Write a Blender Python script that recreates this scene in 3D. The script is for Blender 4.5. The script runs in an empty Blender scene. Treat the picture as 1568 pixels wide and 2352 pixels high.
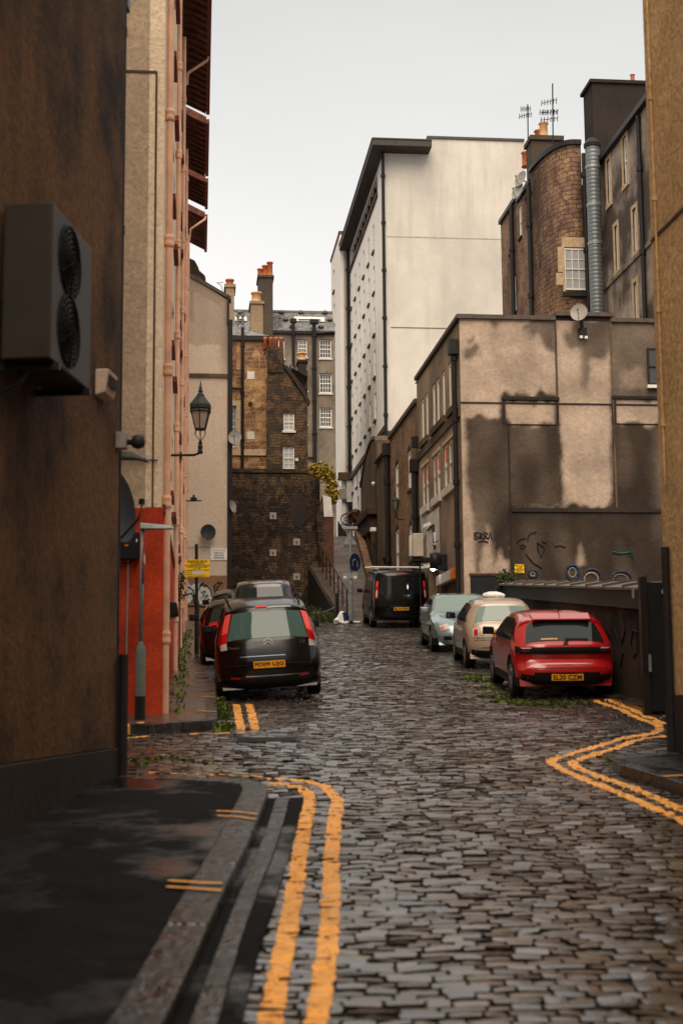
import bpy, bmesh, math, random
from bisect import bisect_right
from mathutils import Vector, Matrix, noise
random.seed(7)
R=math.radians
SC=bpy.context.scene; COL=SC.collection
# ---------------------------------------------------------------- camera
F=3267.0; PIT=math.atan(427/F); ROLL=R(.45); EYE=1.6
cam=bpy.data.cameras.new('camera'); co=bpy.data.objects.new('camera',cam); COL.objects.link(co)
co.location=(0,0,EYE)
co.rotation_euler=(Matrix.Rotation(R(90)+PIT,4,'X')@Matrix.Rotation(-ROLL,4,'Z')).to_euler()
cam.sensor_fit='VERTICAL'; cam.sensor_height=36; cam.lens=F/2352*36
cam.clip_start=.1; cam.clip_end=2000
cam.dof.use_dof=True; cam.dof.focus_distance=60; cam.dof.aperture_fstop=2.0
SC.camera=co
# ---------------------------------------------------------------- world: overcast sky
W=bpy.data.worlds.new('World'); SC.world=W; W.use_nodes=True
nt=W.node_tree; nt.nodes.clear()
def wn(t): return nt.nodes.new(t)
out=wn('ShaderNodeOutputWorld'); bg=wn('ShaderNodeBackground'); sky=wn('ShaderNodeTexSky')
sky.sky_type='NISHITA'; sky.sun_disc=False; sky.sun_elevation=R(52); sky.sun_rotation=R(184); sky.dust_density=4
tc=wn('ShaderNodeTexCoord'); sep=wn('ShaderNodeSeparateXYZ'); rmp=wn('ShaderNodeValToRGB')
nz=wn('ShaderNodeTexNoise'); nz.inputs['Scale'].default_value=1.6; nz.inputs['Detail'].default_value=5
mp=wn('ShaderNodeMapping'); mp.inputs['Scale'].default_value=(1,1,3)
mx=wn('ShaderNodeMixRGB'); mx.inputs[0].default_value=.97
sc1=wn('ShaderNodeMixRGB'); sc1.blend_type='MULTIPLY'; sc1.inputs[0].default_value=1; sc1.inputs[2].default_value=(.12,.12,.12,1)
ml=wn('ShaderNodeMixRGB'); ml.blend_type='MULTIPLY'; ml.inputs[0].default_value=1
cr=wn('ShaderNodeValToRGB')
nt.links.new(tc.outputs['Generated'],sep.inputs[0]); nt.links.new(sep.outputs[2],rmp.inputs[0])
e=rmp.color_ramp.elements; e[0].position=0; e[0].color=(.82,.795,.765,1); e[1].position=.85; e[1].color=(1.0,.94,.86,1)
x=rmp.color_ramp.elements.new(.24); x.color=(.82,.805,.785,1); x=rmp.color_ramp.elements.new(.46); x.color=(.62,.615,.60,1)
nt.links.new(tc.outputs['Generated'],mp.inputs[0]); nt.links.new(mp.outputs[0],nz.inputs[0]); nt.links.new(nz.outputs[0],cr.inputs[0])
cr.color_ramp.elements[0].position=.3; cr.color_ramp.elements[0].color=(.86,.87,.88,1); cr.color_ramp.elements[1].position=.7; cr.color_ramp.elements[1].color=(1,1,1,1)
nt.links.new(rmp.outputs[0],ml.inputs[1]); nt.links.new(cr.outputs[0],ml.inputs[2])
nt.links.new(sky.outputs[0],sc1.inputs[1]); nt.links.new(sc1.outputs[0],mx.inputs[1]); nt.links.new(ml.outputs[0],mx.inputs[2])
nt.links.new(mx.outputs[0],bg.inputs[0]); bg.inputs[1].default_value=.53
nt.links.new(bg.outputs[0],out.inputs[0])
# ---------------------------------------------------------------- weak sun through cloud
sl=bpy.data.lights.new('sun','SUN'); sl.energy=1.5; sl.angle=R(55); sl.color=(1,.85,.67)
so=bpy.data.objects.new('sun',sl); COL.objects.link(so)
sd=Vector((-.06,-.76,.95)).normalized()      # towards the sun
so.rotation_euler=sd.to_track_quat('Z','Y').to_euler(); so.location=(0,-5,60)
SC.view_settings.view_transform='Standard'; SC.view_settings.look='None'; SC.view_settings.gamma=1; SC.view_settings.exposure=1.32
SC.cycles.max_bounces=6; SC.cycles.use_denoising=True
# ---------------------------------------------------------------- geometry helpers
K=.1007                                     # the street runs a little left of the view axis
def ray(u,v):
    x=(u-784)/F; y=(1176-v)/F; c,s=math.cos(ROLL),math.sin(ROLL)
    a=x*c+y*s; b=-x*s+y*c; c,s=math.cos(PIT),math.sin(PIT)
    return Vector((a,c-b*s,s+b*c))
def P(u,v,d):
    r=ray(u,v); return Vector((0,0,EYE))+r*(d/r.y)
PR=[(-60,0),(5,0),(24.2,1.6),(56,4.66),(70,7),(120,14),(600,30)]
def gz(y):
    for (a,b),(c,d) in zip(PR,PR[1:]):
        if y<=c: return b+(d-b)*(y-a)/(c-a)
    return 30
def G(u,v,h=0):
    d=3.
    while d<58 and P(u,v,d).z>gz(d)+h: d+=.02
    return P(u,v,d)
class FR:
    def __init__(s,o,A,N): s.o=Vector((o[0],o[1],0)); s.A=Vector((A[0],A[1],0)).normalized(); s.N=Vector((N[0],N[1],0)).normalized()
    def pt(s,a,n,z): return s.o+s.A*a+s.N*n+Vector((0,0,z))
    def px(s,u,v,n=0):
        r=ray(u,v); o=Vector((0,0,EYE)); q=s.o+s.N*n
        t=(q-o).dot(s.N)/r.dot(s.N); p=o+r*t
        return (p-s.o).dot(s.A),p.z
    def a(s,u,v=1500): return s.px(u,v)[0]
def fr(u,d,kind,v=1603):
    o=P(u,v,d)
    return FR(o,*{'front':((1,K),(K,-1)),'left':((-K,1),(-1,-K)),'right':((-K,1),(1,K))}[kind])
WORLD=FR((0,0),(1,0),(0,1))
def wloc(p):
    v=Vector((0,0,0))
    while p: v+=p.location; p=p.parent
    return v
class MB:
    def __init__(s,f=WORLD): s.v=[]; s.f=[]; s.m=[]; s.fr=f; s.mi=0
    def pt(s,a,n,z): s.v.append(s.fr.pt(a,n,z)); return len(s.v)-1
    def face(s,*i): s.f.append(tuple(i)); s.m.append(s.mi)
    def poly(s,pts):
        s.face(*[s.pt(*p) for p in pts]); return s
    def hexa(s,p):   # 8 points bottom ring then top ring
        i=[s.pt(*q) for q in p]
        for q in ((0,1,2,3),(4,5,6,7),(0,1,5,4),(1,2,6,5),(2,3,7,6),(3,0,4,7)): s.face(*[i[k] for k in q])
        return s
    def box(s,a0,a1,n0,n1,z0,z1): return s.hexa([(a0,n0,z0),(a1,n0,z0),(a1,n1,z0),(a0,n1,z0),(a0,n0,z1),(a1,n0,z1),(a1,n1,z1),(a0,n1,z1)])
    def prism(s,poly,n0,n1):    # polygon in (a,z) extruded along n
        k=len(poly); A=[s.pt(a,n0,z) for a,z in poly]; B=[s.pt(a,n1,z) for a,z in poly]
        s.face(*A); s.face(*B)
        for i in range(k): s.face(A[i],A[(i+1)%k],B[(i+1)%k],B[i])
        return s
    def slab(s,poly,z0,z1):     # polygon in (a,n); z0/z1 number or function of the world y
        f0=z0 if callable(z0) else (lambda p:z0); f1=z1 if callable(z1) else (lambda p:z1)
        k=len(poly); A=[];B=[]
        for a,n in poly:
            w=s.fr.pt(a,n,0); A.append(s.pt(a,n,f0(w))); B.append(s.pt(a,n,f1(w)))
        s.face(*A); s.face(*B)
        for i in range(k): s.face(A[i],A[(i+1)%k],B[(i+1)%k],B[i])
        return s
    def tube(s,path,r,n=8,cap=True):
        path=[Vector(p) for p in path]; rings=[]
        rr=r if isinstance(r,(list,tuple)) else [r]*len(path)
        for i,p in enumerate(path):
            t=(path[min(i+1,len(path)-1)]-path[max(i-1,0)]).normalized()
            up=Vector((0,0,1)) if abs(t.z)<.9 else Vector((1,0,0))
            x=t.cross(up).normalized(); y=t.cross(x).normalized()
            rings.append([s.pt(*(p+(x*math.cos(q*2*math.pi/n)+y*math.sin(q*2*math.pi/n))*rr[i])) for q in range(n)])
        for A,B in zip(rings,rings[1:]):
            for q in range(n): s.face(A[q],A[(q+1)%n],B[(q+1)%n],B[q])
        if cap: s.face(*rings[0]); s.face(*rings[-1])
        return s
    def lathe(s,c,prof,n=16,axis='z'):   # prof: (radius, height along axis)
        rings=[]
        for r,h in prof:
            ring=[]
            for q in range(n):
                x=math.cos(q*2*math.pi/n)*r; y=math.sin(q*2*math.pi/n)*r
                d={'z':(x,y,h),'x':(h,x,y),'y':(x,h,y)}[axis]
                ring.append(s.pt(c[0]+d[0],c[1]+d[1],c[2]+d[2]))
            rings.append(ring)
        for A,B in zip(rings,rings[1:]):
            for q in range(n): s.face(A[q],A[(q+1)%n],B[(q+1)%n],B[q])
        s.face(*rings[0]); s.face(*rings[-1]); return s
    def build(s,name,mats,parent=None,smooth=False,bevel=0,local=False,recalc=True):
        me=bpy.data.meshes.new(name); off=Vector((0,0,0)) if local else wloc(parent)
        me.from_pydata([tuple(p-off) for p in s.v],[],s.f)
        if not isinstance(mats,(list,tuple)): mats=[mats]
        for m in mats: me.materials.append(m)
        me.polygons.foreach_set('material_index',s.m)
        if recalc:
            bm=bmesh.new(); bm.from_mesh(me); bmesh.ops.recalc_face_normals(bm,faces=bm.faces)
            bm.to_mesh(me); bm.free()
        uvmap(me,off)
        if smooth: me.polygons.foreach_set('use_smooth',[True]*len(me.polygons))
        o=bpy.data.objects.new(name,me); COL.objects.link(o); o.parent=parent
        if bevel:
            b=o.modifiers.new('b','BEVEL'); b.width=bevel; b.segments=2; b.limit_method='ANGLE'; b.angle_limit=R(40)
        return o
def uvmap(me,off):
    uv=me.uv_layers.new(name='UVMap').data
    for p in me.polygons:
        n=p.normal
        if abs(n.z)>.8: T,S=Vector((1,0,0)),Vector((0,1,0))
        else:
            T=Vector((-n.y,n.x,0)).normalized(); S=Vector((0,0,1))
            if abs(n.z)>.3: S=n.cross(T).normalized(); S=S if S.z>0 else -S
        for li in p.loop_indices:
            q=me.vertices[me.loops[li].vertex_index].co+off; uv[li].uv=(q.dot(T),q.dot(S))
def thing(name,label,cat,loc=(0,0,0),group=None,rot=None):
    o=bpy.data.objects.new(name,None); COL.objects.link(o); o.location=loc; o.empty_display_size=.2
    if rot: o.rotation_euler=rot
    o['label']=label; o['category']=cat
    if group: o['group']=group
    return o
def tag(o,label,cat,group=None):
    o['label']=label; o['category']=cat
    if group: o['group']=group
    return o
def struct(o,kind='structure'): o['kind']=kind; return o
# ---------------------------------------------------------------- materials
class NT:
    def __init__(s,name):
        s.m=bpy.data.materials.new(name); s.m.use_nodes=True; s.t=s.m.node_tree; s.b=s.t.nodes['Principled BSDF']
        s.tc=s.t.nodes.new('ShaderNodeTexCoord')
    def n(s,t,**k):
        o=s.t.nodes.new('ShaderNode'+t)
        for a,b in k.items():
            if a in o.inputs.keys(): s.put(o.inputs[a],b)
            else: setattr(o,a,b)
        return o
    def put(s,i,v):
        if hasattr(v,'is_output') or hasattr(v,'links'): s.t.links.new(v,i)
        else:
            try: i.default_value=v
            except Exception: i.default_value=(*v,1)
    def noise(s,scale,det=4,rough=.6,co=None,dist=0,st=None):
        c=co or s.tc.outputs['Object']
        if st: mp=s.n('Mapping'); s.put(mp.inputs[0],c); mp.inputs['Scale'].default_value=st; c=mp.outputs[0]
        o=s.n('TexNoise'); s.put(o.inputs['Vector'],c); o.inputs['Scale'].default_value=scale; o.inputs['Detail'].default_value=det; o.inputs['Roughness'].default_value=rough; o.inputs['Distortion'].default_value=dist
        return o.outputs[0]
    def ramp(s,f,*st):
        o=s.n('ValToRGB'); s.put(o.inputs[0],f); el=o.color_ramp.elements
        while len(el)<len(st): el.new(.5)
        for e,(p,c) in zip(el,st): e.position=p; e.color=(*c,1) if isinstance(c,(tuple,list)) else (c,c,c,1)
        return o.outputs[0]
    def mix(s,f,a,b,mode='MIX'):
        o=s.n('MixRGB',blend_type=mode); s.put(o.inputs[0],f); s.put(o.inputs[1],a); s.put(o.inputs[2],b); return o.outputs[0]
    def math(s,op,a,b=0):
        o=s.n('Math',operation=op); s.put(o.inputs[0],a); s.put(o.inputs[1],b); return o.outputs[0]
    def bump(s,h,st=.3,dist=.02,nrm=None):
        o=s.n('Bump'); s.put(o.inputs['Height'],h); o.inputs['Strength'].default_value=st; o.inputs['Distance'].default_value=dist
        if nrm: s.put(o.inputs['Normal'],nrm)
        return o.outputs[0]
    def attr(s,nm): return s.n('Attribute',attribute_name=nm).outputs['Fac']
    def done(s,c,rough=.8,nrm=None,**k):
        if 'Specular_IOR_Level' not in k and 'Metallic' not in k: k['Specular_IOR_Level']=.18
        s.put(s.b.inputs['Base Color'],c); s.put(s.b.inputs['Roughness'],rough)
        if nrm: s.put(s.b.inputs['Normal'],nrm)
        for a,b in k.items(): s.put(s.b.inputs[a.replace('_',' ')],b)
        return s.m
def simple(name,c,rough=.6,nz=.15,scale=6,**k):
    t=NT(name); d=tuple(x*(1-nz*2) for x in c); l=tuple(min(1,x*(1+nz)) for x in c)
    col=t.ramp(t.noise(scale,5),(.3,d),(.7,l)); return t.done(col,rough,None,**k)
def harl(name,c,dark=None,var=.22,scale=.35,bump=.5,grain=26,stain=False,streak=.35,rough=.9,pat=(.40,.60),gm=.55):
    t=NT(name); dark=dark or tuple(x*.55 for x in c)
    a=t.noise(scale,7,.62); b=t.noise(1.2,6,.65,st=(1,1,.10)); g=t.noise(grain,4,.7)
    m=t.ramp(a,(pat[0],0.),(pat[1],1.)); base=t.mix(t.math('MULTIPLY',m,var*2),c,dark)
    s2=t.ramp(b,(.5,0.),(.72,1.)); base=t.mix(t.math('MULTIPLY',s2,streak),base,dark)
    base=t.mix(gm,base,t.mix(1,base,t.ramp(g,(.3,.55),(.7,1.25)),'MULTIPLY'))
    if stain:
        st=t.attr('stain'); base=t.mix(st,base,t.mix(1,base,stain,'MULTIPLY'))
    return t.done(base,rough,t.bump(g,bump,.02))
def stone(name,c1,c2,c3,mortar,bw=.42,bh=.2,dist=.05,soot=None,bump=.9,msize=.014,sscale=.3,squash=1.):
    t=NT(name); uv=t.tc.outputs['UV']
    w=t.n('TexNoise'); t.put(w.inputs['Vector'],uv); w.inputs['Scale'].default_value=3.2; w.inputs['Detail'].default_value=3
    off=t.n('VectorMath',operation='SUBTRACT'); t.put(off.inputs[0],w.outputs['Color']); off.inputs[1].default_value=(.5,.5,.5)
    scl=t.n('VectorMath',operation='SCALE'); t.put(scl.inputs[0],off.outputs[0]); scl.inputs['Scale'].default_value=dist*2.4
    add=t.n('VectorMath',operation='ADD'); t.put(add.inputs[0],uv); t.put(add.inputs[1],scl.outputs[0])
    br=t.n('TexBrick'); t.put(br.inputs['Vector'],add.outputs[0]); br.inputs['Scale'].default_value=1
    br.inputs['Brick Width'].default_value=bw; br.inputs['Row Height'].default_value=bh; br.inputs['Mortar Size'].default_value=msize; br.inputs['Mortar Smooth'].default_value=.4
    br.offset=.5; br.offset_frequency=2; br.squash=.7; br.squash_frequency=3
    t.put(br.inputs['Color1'],c1); t.put(br.inputs['Color2'],c2); t.put(br.inputs['Mortar'],mortar); br.inputs['Bias'].default_value=-.1
    vo=t.n('TexVoronoi'); t.put(vo.inputs['Vector'],add.outputs[0]); vo.inputs['Scale'].default_value=1/bw*1.1
    sp=t.n('SeparateColor'); t.put(sp.inputs[0],vo.outputs['Color'])
    col=t.mix(t.ramp(sp.outputs[0],(.45,0.),(.75,.8)),br.outputs['Color'],c3)
    col=t.mix(br.outputs['Fac'],col,mortar)
    g=t.noise(9,6,.7); col=t.mix(.6,col,t.mix(1,col,t.ramp(g,(.3,.4),(.7,1.5)),'MULTIPLY'))
    if soot:
        s=t.ramp(t.noise(sscale,6,.6,st=(1,1,.5)),(.42,0.),(.58,1.)); col=t.mix(t.math('MULTIPLY',s,soot),col,t.mix(1,col,(.16,.14,.13,1),'MULTIPLY'))
    h=t.math('SUBTRACT',t.math('MULTIPLY',g,.35),br.outputs['Fac'])
    return t.done(col,.85,t.bump(h,bump,.04))
M={}
M['tan']=harl('tan_harling',(.60,.375,.18),(.42,.25,.11),var=.35,grain=13,bump=1.,gm=.9,scale=.8)
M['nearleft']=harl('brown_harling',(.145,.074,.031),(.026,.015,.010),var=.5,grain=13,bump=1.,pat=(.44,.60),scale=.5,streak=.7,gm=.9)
M['cream']=harl('cream_harling',(.84,.67,.49),(.60,.45,.31),var=.22,grain=14,bump=.9,streak=.12,scale=.9)
M['red']=harl('red_harling',(.62,.070,.022),(.20,.024,.012),var=.35,grain=20,streak=.3,scale=.8)
M['redd']=simple('dark_red_trim',(.17,.035,.025),.6)
M['creamgable']=harl('pinkish_harling',(.60,.47,.365),(.40,.31,.24),var=.2,scale=.2,grain=9,bump=.6,gm=.3,stain=(.36,.34,.32,1))
M['brownbase']=harl('brown_base',(.27,.145,.085),(.15,.08,.05),grain=14)
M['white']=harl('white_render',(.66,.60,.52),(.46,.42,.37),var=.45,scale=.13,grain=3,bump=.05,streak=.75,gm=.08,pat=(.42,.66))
M['whitejoint']=simple('render_joint',(.50,.43,.36),.9)
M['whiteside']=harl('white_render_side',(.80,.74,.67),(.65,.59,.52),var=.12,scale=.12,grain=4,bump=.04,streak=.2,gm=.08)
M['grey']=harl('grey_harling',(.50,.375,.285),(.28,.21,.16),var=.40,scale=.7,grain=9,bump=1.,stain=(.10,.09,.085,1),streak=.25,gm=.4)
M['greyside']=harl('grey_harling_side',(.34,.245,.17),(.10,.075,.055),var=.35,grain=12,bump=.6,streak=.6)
M['harlgrey']=harl('sooty_harling',(.36,.285,.225),(.075,.056,.044),var=.5,scale=.22,grain=8,bump=.4,streak=.6,pat=(.44,.56))
M['tenback']=harl('tenement_harling',(.27,.215,.165),(.115,.09,.07),var=.45,scale=.35,grain=8,bump=.4,streak=.55)
M['sooty']=harl('sooty_dark_render',(.040,.030,.025),(.014,.012,.012),grain=10,bump=.4)
M['gablegrey']=harl('weathered_gable',(.15,.10,.066),(.045,.034,.026),var=.4,scale=.4,grain=10,bump=.5,streak=.7)
M['sand']=stone('sandstone',(.52,.30,.14),(.34,.175,.08),(.15,.075,.05),(.58,.38,.21),.46,.20,.05,.55,sscale=.35)
M['dark']=stone('dark_rubble',(.07,.048,.032),(.035,.026,.020),(.16,.09,.045),(.055,.04,.028),.32,.13,.09,.45)
M['rubble']=stone('wall_rubble',(.075,.048,.033),(.028,.020,.015),(.16,.095,.052),(.035,.027,.021),.30,.12,.10,.6,sscale=.5)
M['tower']=stone('tower_stone',(.27,.15,.105),(.16,.085,.06),(.34,.21,.115),(.07,.045,.035),.42,.20,.10,.9,sscale=.26)
M['brick']=stone('brown_rubble',(.25,.145,.080),(.145,.085,.052),(.31,.19,.105),(.12,.078,.05),.38,.15,.05,.5)
M['slate']=stone('slate',(.19,.19,.195),(.11,.11,.115),(.26,.25,.245),(.05,.05,.05),.32,.22,.01,None,.5,.008)
M['redbrick']=stone('red_brick',(.13,.045,.03),(.08,.03,.022),(.15,.06,.035),(.09,.06,.045),.22,.075,.0,.5)
M['chim']=harl('chimney_render',(.30,.21,.13),(.17,.12,.08),grain=8,bump=.3)
M['chimdark']=harl('dark_chimney',(.085,.065,.048),(.04,.032,.026),grain=8,bump=.3)
M['pot']=simple('clay_pot',(.45,.13,.05),.7); M['potc']=simple('buff_pot',(.62,.36,.17),.7)
M['pipe']=simple('black_pipe',(.018,.015,.015),.45); M['pink']=simple('pink_pipe',(.70,.40,.27),.5,.12,3)
M['wood']=simple('white_paint',(.74,.70,.64),.5,.06); M['coping']=simple('coping',(.10,.08,.065),.8)
M['roofdark']=simple('dark_soffit',(.075,.062,.053),.7); M['sillst']=simple('stone_sill',(.50,.36,.22),.8)
M['leadroof']=simple('lead',(.17,.155,.14),.8)
M['shedwall']=harl('shed_harling',(.085,.055,.038),(.022,.017,.014),var=.5,scale=.5,grain=10,bump=.6,streak=.8)
M['metal']=simple('galvanised',(.27,.30,.29),.45,.12,5,Metallic=.5); M['steel']=simple('grey_steel',(.14,.155,.14),.5,.1)
M['iron']=simple('cast_iron',(.02,.018,.017),.4); M['acbox']=simple('beige_casing',(.50,.44,.36),.5,.06,3)
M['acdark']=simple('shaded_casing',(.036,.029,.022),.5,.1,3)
M['fan']=simple('fan_guard',(.006,.008,.012),.6); M['yellow']=simple('yellow_sign',(.90,.55,.015),.5,.04)
M['whitesign']=simple('white_sign',(.75,.74,.72),.5,.04); M['ink']=simple('black_ink',(.02,.02,.02),.6); M['inkgrey']=simple('grey_ink',(.25,.25,.26),.6)
M['orange']=simple('orange_plastic',(.75,.16,.01),.5); M['blue']=simple('blue_sign',(.012,.02,.06),.5); M['redsign']=simple('red_sign',(.33,.015,.015),.4)
M['eave']=simple('red_brown_eaves',(.15,.055,.035),.8,.3,5); M['timber']=simple('dark_timber',(.075,.040,.024),.7,.35,3); M['door']=simple('dark_door',(.014,.016,.019),.5)
M['graf']=simple('white_spray',(.50,.49,.48),.8,.25,3); M['grafblue']=simple('blue_spray',(.035,.05,.085),.8,.3); M['grafteal']=simple('teal_spray',(.02,.075,.065),.8,.3)
M['dish']=simple('dish_grey',(.30,.27,.24),.5,.12); M['dishblk']=simple('dish_black',(.025,.025,.028),.5)
M['duct']=simple('galvanised_duct',(.15,.165,.165),.42,.12,2,Metallic=.35)
M['blind']=simple('coral_blind',(.80,.16,.07),.7); M['net']=simple('net_curtain',(.60,.55,.50),.8,.1,3)
M['copper']=simple('verdigris',(.05,.055,.055),.5)
def glass(name,c,r=.06):
    t=NT(name); return t.done(c,r,t.bump(t.noise(1.3,2),.12,.02),Specular_IOR_Level=.45)
M['glass']=glass('window_glass',(.05,.047,.045,1)); M['glasslit']=glass('pale_window_glass',(.36,.36,.35,1),.12)
M['skyglass']=glass('rooflight_glass',(.16,.17,.17,1),.03)
M['milky']=simple('lantern_glass',(.42,.34,.28),.25,.12,2)
def foliage(name,a,b,c):
    t=NT(name); return t.done(t.ramp(t.noise(5,3),(.3,a),(.5,b),(.72,c)),.6,None)
M['grass']=foliage('weeds',(.035,.07,.01),(.10,.15,.02),(.22,.26,.04))
M['ivy']=foliage('turning_ivy',(.05,.07,.01),(.26,.20,.03),(.50,.24,.04)); M['leaf']=foliage('dull_leaves',(.02,.03,.012),(.05,.07,.02),(.10,.11,.03))
# ---------------------------------------------------------------- ground, road of setts, pavements
def wet(name,lo,hi,rlo,rhi,scale=1.2,bump=.15,grain=60,sp=.5,pat=(.4,.62),attr=None):
    t=NT(name); p=t.noise(scale,5,.6); g=t.noise(grain,3,.7)
    c=t.ramp(t.noise(3,6,.7),(.3,lo),(.7,hi))
    if attr:
        c=t.mix(1,c,t.ramp(t.attr(attr),(.0,(.16,.15,.14)),(.2,(.55,.52,.50)),(.7,(1.1,1.05,1.0)),(1,(1.7,1.45,1.25))),'MULTIPLY')
    c=t.mix(.5,c,t.mix(1,c,t.ramp(g,(.3,.5),(.7,1.5)),'MULTIPLY'))
    r=t.ramp(p,(pat[0],rlo),(pat[1],rhi))
    if isinstance(sp,tuple): sp=t.ramp(p,(pat[0],sp[0]),(pat[1],sp[1]))
    return t.done(c,r,t.bump(g,bump,.01,t.bump(t.noise(9,3),bump,.03)),Specular_IOR_Level=sp)
M['sett']=wet('wet_setts',(.036,.029,.024),(.108,.086,.070),.08,.30,.55,.12,40,1.,attr='tint')
M['sett'].node_tree.nodes['Principled BSDF'].inputs['Coat Weight'].default_value=.4; M['sett'].node_tree.nodes['Principled BSDF'].inputs['Coat Roughness'].default_value=.34
M['joint']=wet('sett_joints',(.006,.006,.005),(.012,.011,.008),.6,.9,sp=.2)
M['asphalt']=wet('wet_asphalt',(.004,.0045,.0055),(.012,.011,.011),.05,.75,.8,.2,80,(.6,.06),(.36,.50))
M['kerb']=wet('wet_kerbstone',(.008,.008,.009),(.042,.038,.036),.16,.5,3.,.6,11)
M['pavefar']=wet('wet_brick_paving',(.050,.036,.027),(.10,.070,.052),.15,.45,1.5,.3,30)
M['ramp']=wet('wet_brown_ramp',(.040,.026,.018),(.10,.066,.045),.3,.6,1.5,.3,20,.3)
M['ground']=simple('ground',(.05,.045,.04),.8)
M['paint']=None
t=NT('yellow_road_paint'); w=t.noise(7,6,.75); w2=t.noise(38,3,.7)
c=t.ramp(t.noise(2.2,4),(.3,(.80,.33,.06)),(.7,(.98,.48,.11)))
w3=t.noise(1.1,5,.7); c=t.mix(t.ramp(w,(.55,0.),(.66,.8)),c,(.10,.06,.035,1)); c=t.mix(t.ramp(w2,(.55,0.),(.68,.75)),c,(.06,.045,.03,1)); c=t.mix(t.ramp(w3,(.50,0.),(.75,.55)),c,(.22,.10,.035,1))
M['paint']=t.done(c,.4,t.bump(w2,.2,.01))
mb=MB()
ys=[-60,-20,0,5,12,18,24.2,35,45,56,70,90,120,250,600]
for a,b in zip(ys,ys[1:]):
    for xa,xb in ((-400,-60),(-60,-8),(-8,8),(8,60),(60,400)): mb.poly([(xa,a,gz(a)-.09),(xb,a,gz(a)-.09),(xb,b,gz(b)-.09),(xa,b,gz(b)-.09)])
struct(mb.build('ground',M['ground']))
mb=MB()
for a,b in zip([-14,5,12,18,24.2,35,45,56],[5,12,18,24.2,35,45,56,62]): mb.poly([(-9,a,gz(a)-.03),(9,a,gz(a)-.03),(9,b,gz(b)-.03),(-9,b,gz(b)-.03)])
struct(mb.build('road_bed',M['joint']))
def xl(y): return -1.5 if y<12.8 else (-7.5 if y<21 else -2.6-.1007*(y-20.2))
def xr(y): return 3.9+ (0 if y>8 else .6) if y<13.5 else (7.5 if y<21.5 else 4.85)
rows=[];y=2.5
rng=random.Random(3)
while y<58:
    h=rng.uniform(.074,.104); rows.append((y,y+h)); y+=h
rowx=[]
for (a,b) in rows:
    x=xl(a)-rng.random()*.2; xs=[];xe=xr(a)
    while x<xe:
        w=rng.choice((.12,.15,.17,.20,.24))*rng.uniform(.9,1.12); xs.append([x,x+w,rng.gauss(0,.0045),rng.gauss(0,.008),rng.gauss(0,.007),rng.random()]); x+=w
    rowx.append(xs)
ry=[r[0] for r in rows]
def wav(x): return .05*math.sin(x*.5+.6)+.008*math.sin(x*1.9)
def big(x,y): return .018*noise.noise(Vector((x*.7,y*.5,0)))+.010*noise.noise(Vector((x*2.1,y*1.7,4)))
DE=.003
def settz(x,y):
    yy=y-wav(x); i=bisect_right(ry,yy)-1
    if i<0 or i>=len(rows): return gz(y)
    a,b=rows[i]
    for s in rowx[i]:
        if s[0]<=x<s[1]:
            u=((x-s[0])/(s[1]-s[0])*2-1)*1.07; v=((yy-a)/(b-a)*2-1)*1.12
            if abs(u)>1.02 or abs(v)>1.02: return gz(y)+big(x,y)-.022
            return gz(y)+big(x,y)+s[2]+s[3]*u*.4+s[4]*v*.4-DE*(abs(u)+abs(v))
    return gz(y)-.01
V=[];Fc=[];T=[]
for (a,b),xs in zip(rows,rowx):
    hy=(b-a)/2; cy=(a+b)/2
    for x0,x1,dz,tx,ty,tn in xs:
        cx=(x0+x1)/2; hx=(x1-x0)/2/1.07; h2=hy/1.12; o=len(V)
        yaw=rng.gauss(0,.012)
        for j in (-1,0,1):
            for i in (-1,0,1):
                fx=.90 if (i and j) else 1; px=cx+i*hx*fx; py=cy+j*h2*fx+i*hx*yaw; wy=py+wav(px)
                V.append((px,wy,gz(wy)+big(px,wy)+dz+tx*i*.4+ty*j*.4-DE*(abs(i)+abs(j)))); T.append(.2+.8*tn)
        rim=[0,1,2,5,8,7,6,3]
        for k in rim: V.append(V[o+k]); T.append(0)
        for i,j in ((-1,-1),(0,-1),(1,-1),(1,0),(1,1),(0,1),(-1,1),(-1,0)):
            px=cx+i*hx*1.03; py=cy+j*h2*1.03; wy=py+wav(px); V.append((px,wy,gz(wy)-.035)); T.append(0)
        for j in (0,1):
            for i in (0,1): q=o+j*3+i; Fc.append((q,q+1,q+4,q+3))
        for k in range(8): A,B=o+9+k,o+9+(k+1)%8; C,D=o+17+(k+1)%8,o+17+k; Fc.append((A,D,C,B))
me=bpy.data.meshes.new('road'); me.from_pydata(V,[],Fc); me.materials.append(M['sett'])
at=me.attributes.new('tint','FLOAT','POINT'); at.data.foreach_set('value',T)
me.polygons.foreach_set('use_smooth',[True]*len(Fc)); ro=bpy.data.objects.new('road',me); COL.objects.link(ro); struct(ro)
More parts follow.
